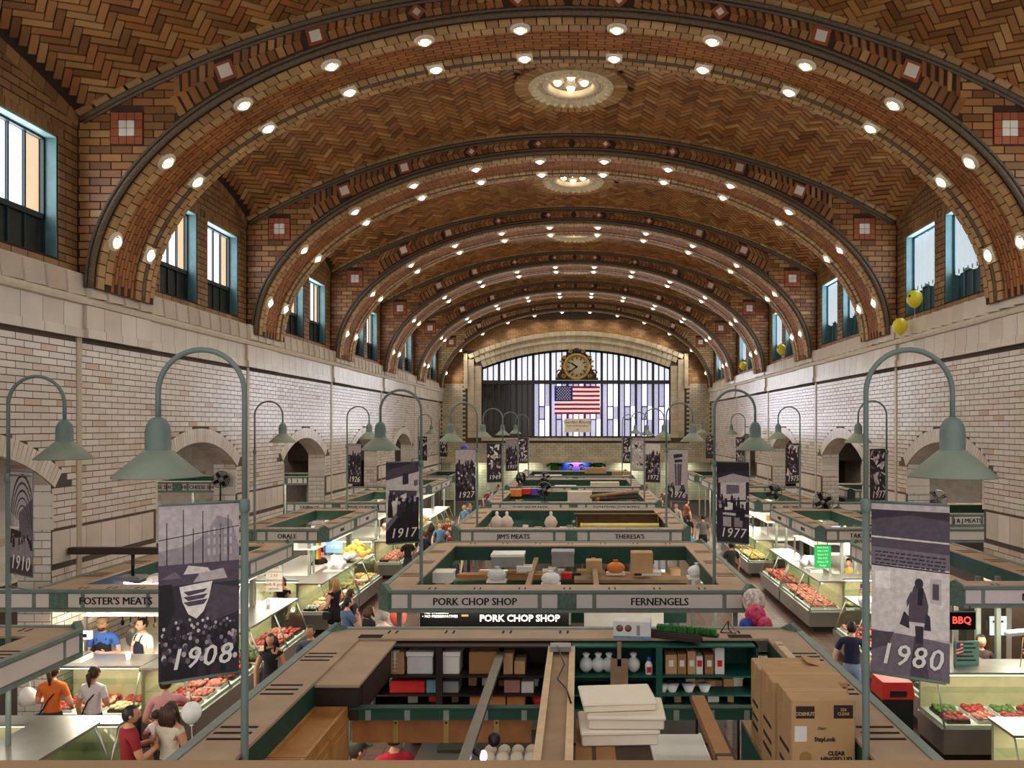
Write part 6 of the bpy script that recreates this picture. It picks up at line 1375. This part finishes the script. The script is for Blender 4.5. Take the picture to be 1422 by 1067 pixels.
balloon('pink balloon beside the crowd at the second centre stall', at(553, 857, 15.9), .17, M('coral_balloon', (240,100,90), .3, var=.05)); balloon('blue foil balloon near far left wall', at(645, 624, 46), .24, m_bluep); balloon('bright blue balloon on ground beside right aisle', at(956, 752, 27), .2, M('cyan_balloon', (60,170,220), .3, var=.1), L=.3)
# ------------------------------------------------------------------ people
def skin_body(J, E, root, levels=1):
    """one continuous body grown round a skeleton: J name -> (pos, radius), E edges"""
    names = list(J); ix = {n: i for i, n in enumerate(names)}
    me = bpy.data.meshes.new('body'); me.from_pydata([J[n][0] for n in names], [(ix[a], ix[b]) for a, b in E], [])
    o = bpy.data.objects.new('body', me); TMP.objects.link(o)
    sk = o.modifiers.new('skin', 'SKIN'); sk.use_smooth_shade = True
    for i, n in enumerate(names):
        d = me.skin_vertices[0].data[i]; r = J[n][1]; d.radius = r if isinstance(r, tuple) else (r, r); d.use_root = (n == root)
    sub = o.modifiers.new('sub', 'SUBSURF'); sub.levels = levels; sub.render_levels = levels
    return o
TMP = bpy.data.collections.new('tmp'); COL.children.link(TMP)
m_skin = [M('skin_light', (222,172,142), .5, var=.05), M('skin_tan', (196,144,110), .5, var=.05), M('skin_pale', (232,190,164), .5, var=.05)]
m_hair = {'black': M('hair_black', (26,20,18), .45, var=.2, scale=40), 'brown': M('hair_brown', (64,40,26), .45, var=.2, scale=40), 'red': M('hair_auburn', (110,56,30), .45, var=.2, scale=40), 'blond': M('hair_blond', (176,134,80), .45, var=.2, scale=40), 'grey': M('hair_grey', (150,146,140), .5, var=.2, scale=40)}
m_eye = M('eye_dark', (30,22,20), .3, var=0); m_lip = M('lip', (170,90,80), .5, var=0); m_shoe = M('dark_shoe', (40,34,32), .5, var=.1)
def cloth(c): return M('cloth_%d_%d_%d' % c, c, .8, var=.08, scale=10)
pending = []
ARMS = {'down': ((.17,.02,.60),(.16,.06,.455),(.16,.08,.40)), 'fwd': ((.165,.0,.63),(.10,.16,.62),(.06,.21,.62)), 'low': ((.165,.02,.61),(.11,.15,.53),(.08,.20,.51)), 'chin': ((.15,.09,.63),(.06,.12,.76),(.04,.11,.81)), 'reach': ((.17,.12,.70),(.17,.26,.72),(.17,.32,.73)), 'bag': ((.175,.0,.61),(.175,.03,.46),(.175,.04,.40)), 'hold': ((.165,.03,.62),(.08,.17,.66),(.02,.19,.68)), 'up': ((.17,.10,.80),(.13,.2,.9),(.11,.22,.95))}
def person(lbl, x, y, rz, h=1.7, top=(90,90,100), bottom=(50,55,70), hair='brown', long_=0, skin=0, sleeve='short', arms=('down','down'), apron=None, cap=None, lean=0, shorts=False, skirt=None, bag=None, beard=False, z=0, pony=False, female=False, glasses=False, sit=False, group=None, turn=0, nobody=False):
    t = thing('person', lbl, 'person', (x, y, z), rz, group)
    k = .92 if female else 1.0
    def L(p):                                          # lean the upper body forward about the hips
        px, py, pz = p
        if pz > .53 and lean: a = lean; py, pz = py*math.cos(a)+(pz-.53)*math.sin(a), .53+(pz-.53)*math.cos(a)-py*math.sin(a)
        return (px, py, pz)
    J = {'pelvis': ((0,0,.525), (.088*(1.04 if female else 1), .064)), 'belly': ((0,0,.60), (.078*k,.058)), 'chest': ((0,.005,.70), (.094*k,.066)), 'upper': ((0,0,.785), (.078*k,.052)), 'neck': ((0,.0,.845), .031), 'skull': ((0,.008,.875), .034)}
    E = [('pelvis','belly'),('belly','chest'),('chest','upper'),('upper','neck'),('neck','skull')]
    for s, nm, arm in ((-1,'l',arms[0]),(1,'r',arms[1])):
        e, w, hd = ARMS[arm]; f = lambda p: (s*p[0]*k, p[1], p[2])
        J['sh'+nm] = ((s*.108*k, 0, .79), .042*k); J['el'+nm] = (f(e), .029*k); J['wr'+nm] = (f(w), .019); J['ha'+nm] = (f(hd), (.024,.015))
        E += [('upper','sh'+nm),('sh'+nm,'el'+nm),('el'+nm,'wr'+nm),('wr'+nm,'ha'+nm)]
        J['hip'+nm] = ((s*.052, 0, .475), .064); J['kn'+nm] = ((s*.056, .012, .275), .043); J['an'+nm] = ((s*.058, -.005, .04), .026); J['toe'+nm] = ((s*.066, .085, .018), (.026,.016))
        E += [('pelvis','hip'+nm),('hip'+nm,'kn'+nm),('kn'+nm,'an'+nm),('an'+nm,'toe'+nm)]
    J = {n: (tuple(c*h for c in L(p)), tuple(q*h for q in r) if isinstance(r, tuple) else r*h) for n, (p, r) in J.items()}
    o = skin_body(J, E, 'pelvis'); pending.append((o, t, J, locals()))
    return t
def finish_people():
    dg = bpy.context.evaluated_depsgraph_get(); dg.update()
    for o, t, J, a in pending:
        me = bpy.data.meshes.new_from_object(o.evaluated_get(dg)); h = a['h']; hs = h*.97
        mats = [m_skin[a['skin']], cloth(a['top']), cloth(a['bottom']), m_shoe]
        # head, ears, nose and fingers belong to the same mesh
        hp = Vector(J['skull'][0]); up = (hp-Vector(J['neck'][0])).normalized(); hc = hp + Vector((0,.012,.052))*h
        R = Matrix.Rotation(a['turn'], 3, 'Z') @ Matrix.Rotation(-a['lean']*.6, 3, 'X')
        mb = MB(); n, m = 16, 12; vs = []
        for i in range(m+1):
            ph = -PI/2+PI*i/m
            for q in range(n):
                th = 2*PI*q/n; cx, cy, cz_ = math.cos(ph)*math.cos(th), math.cos(ph)*math.sin(th), math.sin(ph)
                wx = .047*(1-.22*max(0,-cz_)); wy = .058*(1-.1*max(0,-cz_)); px, py, pz = wx*cx, wy*cy, .066*cz_
                if cy > .5 and abs(cx) < .25 and -.35 < cz_ < .1: py += .013*(1-abs(cx)/.25)      # nose
                if cy > .6 and .05 < cz_ < .35 and .2 < abs(cx) < .6: py -= .004                  # eye sockets
                if cz_ < -.6 and cy > 0: py += .006                                              # chin
                vs.append(hc + R @ Vector((px*h, py*h, pz*h)))
        fs = [(i*n+q, i*n+(q+1)%n, (i+1)*n+(q+1)%n, (i+1)*n+q) for i in range(m) for q in range(n)]
        mb.add(vs, fs, 0, True)
        for s in (-1, 1): mb.ball(hc+R @ Vector((s*.048*h, -.004*h, -.004*h)), (.008*h,.013*h,.018*h), 6, 5, 0, R)
        for s, nm in ((-1,'l'),(1,'r')):
            w_, hd = Vector(J['wr'+nm][0]), Vector(J['ha'+nm][0]); d = (hd-w_).normalized(); side = d.cross(Vector((0,1,0))) if abs(d.y) < .8 else d.cross(Vector((0,0,1))); side.normalize(); nr = side.cross(d)
            for fi in range(4):
                b0 = hd + side*(fi-1.5)*.0115*h - d*.006*h; ln = (.036,.043,.041,.032)[fi]*h
                mb.tube([b0, b0+d*ln*.45+nr*.002*h, b0+d*ln*.8+nr*.010*h, b0+d*ln+nr*.016*h], [.0062*h,.0058*h,.005*h,.004*h], 6)
            b0 = w_ + d*.012*h - side*.012*h*s; mb.tube([b0, b0+(d*.5-side*.8*s)*.022*h, b0+(d*.9-side*.75*s)*.036*h+nr*.006*h], [.008*h,.007*h,.0052*h], 6)
        # clothes by the nearest bone
        co = np.empty(len(me.vertices)*3); me.vertices.foreach_get('co', co); co = co.reshape(-1,3)
        P = {k: np.array(v[0]) for k, v in J.items()}
        segs = [('pelvis','belly','t'),('belly','chest','t'),('chest','upper','t'),('upper','neck','n'),('neck','skull','s')]
        for nm in 'lr': segs += [('upper','sh'+nm,'t'),('sh'+nm,'el'+nm,'ua'),('el'+nm,'wr'+nm,'fa'),('wr'+nm,'ha'+nm,'s'),('pelvis','hip'+nm,'b'),('hip'+nm,'kn'+nm,'b'),('kn'+nm,'an'+nm,'lb'),('an'+nm,'toe'+nm,'sh')]
        pf = [p.vertices[:] for p in me.polygons]; mi = []
        for f in pf:
            c = co[list(f)].mean(0); best = (9, 't', 0)
            for A, B, kd in segs:
                d_ = P[B]-P[A]; u = np.clip(np.dot(c-P[A], d_)/max(1e-9, np.dot(d_, d_)), 0, 1); q = np.linalg.norm(c-P[A]-d_*u) - {'t': .052, 'b': .05, 'n': .03, 's': .02, 'ua': .03, 'fa': .02, 'lb': .034, 'sh': .022}[kd]*h
                if q < best[0]: best = (q, kd, u)
            _, kd, u = best; sl = a['sleeve']
            mi.append({'t': 1 if not (sl == 'tank' and c[2] > P['upper'][2]+.008*h and abs(c[0]) > .03*h) else 0, 'n': 1 if u < .35 and sl != 'tank' else 0, 's': 0, 'ua': (1 if sl == 'long' or (sl == 'short' and u < .62) else 0), 'fa': 1 if sl == 'long' else 0,
                       'b': 2 if not (a['shorts'] and u > .85) else 0, 'lb': 0 if a['shorts'] else 2, 'sh': 3}[kd])
        full = MB(); full.v = [tuple(c) for c in co]; full.f = [tuple(f) for f in pf]; full.m = mi; full.sm = [True]*len(pf)
        b = len(full.v); full.v += mb.v; full.f += [tuple(i+b for i in f) for f in mb.f]; full.m += mb.m; full.sm += mb.sm
        full.build('body', mats, t)
        hd_ = lambda x, y, z: hc + R @ Vector((x*h, y*h, z*h))
        e = MB()
        for s in (-1, 1): e.ball(hd_(s*.018,.050,.008), (.007*h,.004*h,.0045*h), 8, 5, 0, R)
        e.build('eyes', m_eye, t); MB().ball(hd_(0,.053,-.032), (.016*h,.005*h,.004*h), 8, 5, 0, R).build('mouth', m_lip, t)
        if a['glasses']:
            for s in (-1, 1): MB().tube([hd_(s*.018+.014*math.cos(q*PI/4),.056,.008+.010*math.sin(q*PI/4)) for q in range(9)], .002*h, 4).build('glasses', m_blkm, t)
        hm = m_hair[a['hair']]
        # hair: a cap over skull and nape, open at the face
        hb = MB(); n, m = 18, 10; vs = []; idx = {}; fs = []
        def hv(i, q):
            ph = -PI/2*.75+(PI/2*1.75)*i/m; th = 2*PI*q/n; cx, cy, cz_ = math.cos(ph)*math.cos(th), math.cos(ph)*math.sin(th), math.sin(ph)
            return hc + R @ Vector((.053*cx*h, (.064*cy-.004)*h, (.072*cz_+.003)*h)), cy, cz_
        grid = [[hv(i, q) for q in range(n)] for i in range(m+1)]
        vs = [g[0] for r_ in grid for g in r_]
        for i in range(m):
            for q in range(n):
                cy = (grid[i][q][1]+grid[i][(q+1)%n][1])/2; cz_ = (grid[i][q][2]+grid[i+1][q][2])/2
                if (cy > .25 and cz_ < .62) or (cy > -.15 and cz_ < -.05) or (not a['long_'] and cz_ < -.55): continue
                fs.append((i*n+q, i*n+(q+1)%n, (i+1)*n+(q+1)%n, (i+1)*n+q))
        hb.add(vs, fs, 0, True)
        if a['long_']:
            Lh = a['long_']
            for s in range(-3, 4):
                x0 = s*.016; hb.tube([hd_(x0*.9,-.045,.03), hd_(x0*1.2,-.062+.002*abs(s)*3,-.03), hd_(x0*1.35,-.06+.004*abs(s),-.03-Lh*.6), hd_(x0*1.1,-.05,-.03-Lh)], [.017*h,.022*h,.018*h,.008*h], 7)
            for s in (-1, 1): hb.tube([hd_(s*.042,.0,.035), hd_(s*.052,.004,-.02), hd_(s*.055,.02,-.03-Lh*.5), hd_(s*.05,.03,-.03-Lh*.9)], [.012*h,.016*h,.014*h,.006*h], 7)
        if a['pony']: hb.tube([hd_(0,-.05,.02), hd_(0,-.085,.0), hd_(.005,-.08,-.06), hd_(0,-.07,-.12)], [.012*h,.022*h,.018*h,.006*h], 8)
        ho = hb.build('hair', hm, t)
        if a['beard']: MB().ball(hd_(0,.026,-.045), (.036*h,.034*h,.026*h), 12, 7, 0, R).build('beard', hm, t)
        if a['cap']:
            cp = M('cap_%d_%d_%d' % a['cap'], a['cap'], .7, var=.15, scale=20)
            mb = MB(); mb.lathe([(.055*h,0),(.058*h,.02*h),(.048*h,.045*h),(.02*h,.058*h),(0,.06*h)], 18, hd_(0,-.004,.022), R, 0, True, 1, 1.12); mb.build('cap', cp, t)
            mb = MB(); mb.ball(hd_(0,.075,.024), (.04*h,.04*h,.005*h), 12, 5, 0, R); mb.build('cap_peak', cp, t)
        if a['apron']:
            mb = MB(); vs = []
            for z_, wd, yy in ((.76,.05,.075),(.70,.085,.088),(.60,.095,.085),(.52,.10,.088),(.38,.11,.085)):
                for u in (-1,-.5,0,.5,1): p = (wd*u*h, (yy-.03*u*u)*h, z_*h); vs.append(p)
            mb.add(vs, [(i*5+j, i*5+j+1, i*5+j+6, i*5+j+5) for i in range(4) for j in range(4)], 0, True); ap = mb.build('apron', cloth(a['apron']), t); ap.modifiers.new('thick', 'SOLIDIFY').thickness = .008
            for s in (-1, 1): MB().tube([(s*.045*h,.078*h,.76*h),(s*.05*h,.055*h,.815*h),(s*.03*h,-.03*h,.835*h)], .006*h, 5).build('apron_strap', cloth(a['apron']), t)
        if a['skirt']:
            MB().lathe([(.098*h,.56*h),(.108*h,.5*h),(.112*h,.42*h),(.12*h,.34*h),(.115*h,.34*h)], 20, (0,0,0), None, 0, True, 1, .78).build('skirt', cloth(a['skirt']), t)
        if a['bag']:
            MB().tube([(.1*h,.0,.81*h),(.02*h,.078*h,.68*h),(-.12*h,.05*h,.5*h)], .007*h, 5).build('bag_strap', cloth((40,32,28)), t); MB().tube([(.1*h,.0,.81*h),(0,-.075*h,.68*h),(-.12*h,-.02*h,.5*h)], .007*h, 5).build('bag_strap', cloth((40,32,28)), t)
            MB().box((-.15*h,.02*h,.46*h), (.05*h,.14*h,.11*h)).build('shoulder_bag', cloth(a['bag']), t, bevel=.01)
    for o, *_ in pending:
        me = o.data; bpy.data.objects.remove(o); bpy.data.meshes.remove(me)
def face(x, y, tx, ty): return math.atan2(ty-y, tx-x)-PI/2          # +Y of the figure towards a point
P_ = person
P_('butcher in blue shirt and tan cap holding wrapped meat behind left counter', -8.95, 14.98, PI+.15, 1.78, (64,108,190), (40,40,50), 'brown', skin=0, arms=('hold','low'), apron=(34,26,40), cap=(170,140,100), beard=True, z=.14, lean=.08)
P_('older butcher in white shirt with dark apron and glasses behind left counter', -8.2, 14.95, PI-.5, 1.76, (232,230,224), (40,40,50), 'black', skin=0, arms=('low','low'), apron=(28,28,44), glasses=True, z=.14)
P_('woman in orange shirt seen from behind at the left case', -8.45, 12.75, .1, 1.68, (216,110,44), (50,50,60), 'brown', skin=0, arms=('hold','low'), pony=True, female=True, bag=(30,26,30))
P_('woman in white shirt with bun seen from behind at the left case', -7.78, 12.72, -.15, 1.66, (214,206,214), (44,40,56), 'brown', skin=1, arms=('bag','fwd'), female=True, pony=True, bag=(30,26,30))
P_('person in pale pink shirt leaning to the left case under the harbour banner', -6.3, 12.1, .4, 1.7, (222,160,160), (60,60,64), 'brown', skin=0, arms=('low','reach'), bag=(120,60,60))
P_('man in maroon shirt carrying a baby in the left aisle', -6.02, 10.62, -.75, 1.76, (134,26,38), (40,42,54), 'black', skin=1, arms=('hold','hold'), turn=-.4)
P_('woman in pale tank top with long dark hair beside the baby', -5.62, 10.9, -.3, 1.72, (214,204,186), (60,64,78), 'brown', long_=.09, skin=1, sleeve='tank', arms=('low','low'), female=True)
P_('woman in black tank top with long dark hair facing the camera in left aisle', -5.72, 14.75, PI+.1, 1.66, (26,24,34), (40,40,56), 'black', long_=.11, skin=1, sleeve='tank', arms=('bag','down'), female=True, bag=(210,190,160))
P_('young man with short black hair in grey blue shirt facing the camera', -5.08, 15.05, PI-.15, 1.74, (70,84,104), (40,42,54), 'black', skin=1, arms=('down','down'))
P_('woman in short black dress with long blond brown hair at the left cases', -6.15, 20.0, 1.2, 1.68, (22,20,26), (22,20,26), 'blond', long_=.12, skin=0, sleeve='tank', arms=('low','low'), shorts=True, skirt=(22,20,26), female=True, bag=(30,28,34))
P_('woman in black tank top with tied hair between left stalls', -7.55, 20.25, PI-.3, 1.66, (24,22,28), (40,40,50), 'brown', skin=0, sleeve='tank', arms=('down','down'), female=True, pony=True)
P_('bearded man in blue shirt with hand on chin by the left aisle', -5.05, 17.3, -.9, 1.78, (84,104,140), (60,60,70), 'black', skin=0, arms=('low','chin'), beard=True)
P_('person in dark shirt behind the bearded man', -5.3, 18.35, -.6, 1.74, (52,46,70), (50,50,60), 'brown', skin=0)
P_('woman with curly brown hair in black top near second centre stall', -4.5, 17.0, -.8, 1.66, (34,28,30), (50,50,60), 'brown', long_=.05, skin=0, female=True, bag=(120,60,50))
P_('grey haired person in white shirt near second centre stall', -4.05, 16.5, -.5, 1.66, (216,208,198), (70,70,80), 'grey', skin=2, arms=('low','low'))
P_('cashier in black shirt and black cap in the third left stall', -8.0, 24.5, PI+.9, 1.74, (24,22,26), (40,40,50), 'black', skin=0, arms=('fwd','fwd'), cap=(20,20,24))
P_('person bending over counter with blue cloth in third left stall', -8.6, 22.3, PI, 1.68, (40,36,44), (40,40,50), 'black', skin=1, arms=('fwd','fwd'), lean=.35)
P_('butcher in white coat and white cap in fourth left stall', -7.5, 30.6, PI+.7, 1.75, (224,216,206), (60,60,60), 'brown', skin=0, arms=('fwd','low'), cap=(220,210,200), group='far shoppers and sellers')
P_('seller with auburn hair in cream shirt in fourth left stall', -7.3, 33.0, PI+1, 1.7, (220,190,170), (60,60,60), 'red', long_=.05, skin=2, female=True, group='far shoppers and sellers')
P_('person in black shirt with dark hair by the fifth left aisle case', -5.9, 27.4, .8, 1.72, (30,28,34), (50,46,50), 'black', skin=0, arms=('low','low'))
P_('person in checked red shirt behind the dark kitchen banner', -4.6, 24.4, .3, 1.7, (120,50,50), (50,50,60), 'brown', skin=0)
P_('tall man in rust red shirt far down the left aisle', -5.35, 32.2, -2.6, 1.82, (150,60,40), (70,60,56), 'brown', skin=0, arms=('low','down'))
P_('woman with long brown hair in floral dress beside the rust red shirt', -5.85, 31.4, .5, 1.66, (60,44,38), (60,44,38), 'brown', long_=.12, skin=1, female=True, skirt=(60,44,38))
rr = random.Random(78); far_cols = [(40,44,60),(190,180,170),(90,110,140),(120,40,40),(60,90,70),(170,150,110),(70,60,80),(210,200,196),(150,90,60),(100,140,180)]
for i in range(16):
    y = 33.5+i*1.25; x = -4.9+rr.uniform(-.75,.9); c = far_cols[(i*3) % 10]
    P_('shopper in %s far down the left aisle, %s from the near end' % (['dark blue','cream','steel blue','dark red','green','tan','purple grey','white','brown','light blue'][(i*3) % 10], ORD[i]), x, y, rr.uniform(0,6), rr.uniform(1.6,1.82), c, (50,50,60), rr.choice(['black','brown','red','grey']), skin=rr.randint(0,2), long_=rr.choice([0,0,.07]), group='crowd far down the left aisle')
for i in range(9):
    y = 26.5+i*.95; x = -4.7+rr.uniform(-.9,.8); c = far_cols[(i*3+4) % 10]
    if abs(x+5.35) < .45 and abs(y-32.2) < .5: x += .9
    P_('shopper in %s in the middle of the left aisle, %s from the near end' % (['dark blue','cream','steel blue','dark red','green','tan','purple grey','white','brown','light blue'][(i*3+4) % 10], ORD[i]), x, y, rr.uniform(0,6), rr.uniform(1.6,1.82), c, (50,50,60), rr.choice(['black','brown','red','grey']), skin=rr.randint(0,2), long_=rr.choice([0,0,.07]), group='crowd in the middle of the left aisle')
P_('man in navy shirt carrying a yellow bag in the right aisle', 5.22, 15.2, -.35, 1.76, (26,30,62), (120,140,170), 'black', skin=0, arms=('bag','down'), glasses=True)
P_('person in dark grey shirt with black hair in the right aisle', 4.95, 25.8, .2, 1.76, (44,44,42), (60,50,40), 'black', skin=1)
P_('seller in yellow shirt bending inside the second right stall', 7.9, 23.0, PI-.8, 1.72, (206,180,110), (40,60,50), 'brown', skin=0, arms=('fwd','fwd'), lean=.25)
P_('seller in dark green apron inside the second right stall', 7.5, 24.2, .6, 1.74, (30,70,50), (30,50,40), 'brown', skin=1)
P_('man in grey shirt and black shorts far in the right aisle', 5.15, 33.0, .1, 1.84, (110,108,106), (20,20,24), 'black', skin=0, shorts=True)
P_('woman in black top with ponytail beside the grey shirt', 4.7, 34.2, .3, 1.68, (30,26,26), (60,50,46), 'black', skin=1, female=True, pony=True, bag=(140,50,40))
P_('person in pink shirt farther in the right aisle', 4.35, 36.6, 1.0, 1.66, (210,120,130), (60,60,70), 'brown', skin=0, female=True)
for i in range(12):
    y = 38.5+i*1.3; x = 4.5+rr.uniform(-.8,.9); c = far_cols[(i*7+1) % 10]
    P_('shopper in %s far down the right aisle, %s from the near end' % (['dark blue','cream','steel blue','dark red','green','tan','purple grey','white','brown','light blue'][(i*7+1) % 10], ORD[i]), x, y, rr.uniform(0,6), rr.uniform(1.6,1.82), c, (50,50,60), rr.choice(['black','brown','red','grey']), skin=rr.randint(0,2), long_=rr.choice([0,0,.07]), group='crowd far down the right aisle')
P_('worker in green cap reaching out inside the nearest centre stall', -2.76, 9.6, -.9, 1.68, (70,80,60), (50,50,60), 'brown', skin=0, arms=('reach','low'), cap=(50,62,46), lean=.1)
P_('worker in bright red shirt inside the nearest centre stall', -2.15, 9.25, .3, 1.66, (206,40,62), (50,50,60), 'brown', skin=0, arms=('fwd','fwd'), lean=.1, z=.3)
P_('worker in white top with an orange tie behind the tall cartons', 2.12, 9.5, .2, 1.84, (230,228,224), (50,50,60), 'black', skin=0, arms=('fwd','fwd'), female=True)
P_('seller in dark shirt behind the right counter with oven', 7.3, 14.45, PI, 1.72, (50,36,34), (40,40,44), 'black', skin=1, arms=('low','low'))
finish_people()
# the baby, carried on the maroon shirt's arm
t = thing('baby', 'baby in white shirt and coral shorts held by the man in maroon', 'baby', (-5.84, 10.98, 1.12), .3)
J = {'pelvis': ((0,0,.05), (.075,.06)), 'chest': ((0,0,.2), (.075,.055)), 'neck': ((0,0,.285), .032), 'skull': ((0,0,.31), .04), 'sl': ((-.085,0,.24), .034), 'el': ((-.13,.05,.16), .027), 'wl': ((-.1,.12,.14), .02), 'sr': ((.085,0,.24), .034), 'er': ((.13,.05,.16), .027), 'wr': ((.1,.12,.14), .02), 'hl': ((-.05,.02,.02), .05), 'kl': ((-.07,.12,-.02), .038), 'al': ((-.07,.13,-.16), .024), 'fl': ((-.07,.18,-.18), .02), 'hr': ((.05,.02,.02), .05), 'kr': ((.07,.12,-.02), .038), 'ar': ((.07,.13,-.16), .024), 'fr': ((.07,.18,-.18), .02)}
E = [('pelvis','chest'),('chest','neck'),('neck','skull'),('chest','sl'),('sl','el'),('el','wl'),('chest','sr'),('sr','er'),('er','wr'),('pelvis','hl'),('hl','kl'),('kl','al'),('al','fl'),('pelvis','hr'),('hr','kr'),('kr','ar'),('ar','fr')]
o = skin_body(J, E, 'pelvis'); dg = bpy.context.evaluated_depsgraph_get(); dg.update(); me = bpy.data.meshes.new_from_object(o.evaluated_get(dg))
mb = MB(); mb.v = [tuple(v.co) for v in me.vertices]
for p in me.polygons:
    c = p.center; mb.f.append(tuple(p.vertices)); mb.sm.append(True); mb.m.append(0 if c.z > .28 or c.z < -.03 or (c.y > .07 and c.z > .08) else (1 if c.z > .08 else 2))
mb.ball((0,.01,.38), (.062,.07,.075), 14, 10, 0); mb.ball((0,.08,.37), (.01,.012,.01), 6, 4, 0)
for s in (-1, 1): mb.ball((s*.062,.0,.375), (.012,.016,.02), 6, 4, 0)
mb.build('body', [m_skin[2], cloth((236,232,230)), cloth((236,110,100))], t)
bpy.data.objects.remove(o); bpy.data.collections.remove(TMP)
hb = MB(); hb.ball((0,-.005,.395), (.066,.072,.07), 14, 8, 0); hb.build('hair', m_hair['brown'], t)
for s in (-1, 1): MB().ball((s*.022,.073,.385), .006, 6, 4).build('eye', m_eye, t)
# bags carried
for lbl, x, y, z, m in (('yellow carrier bag held by the man in navy', 5.2-.28, 15.35, .42, m_yel), ('white carrier bags held in the left aisle beside the balloon', -5.25, 10.75, .55, m_bagw), ('white carrier bag hanging beside the woman in orange', -8.95, 12.9, .95, m_bagw)):
    t = thing('carrier_bag', lbl, 'bag', (x, y, z)); MB().lathe([(.02,0),(.12,.02),(.15,.12),(.13,.24),(.06,.3),(.03,.32)], 12, (0,0,0), None, 0, True, 1, .6).build('bag', m, t); MB().tube([(-.04,0,.3),(-.03,0,.4),(.03,0,.4),(.04,0,.3)], .008, 5).build('handle', m, t)
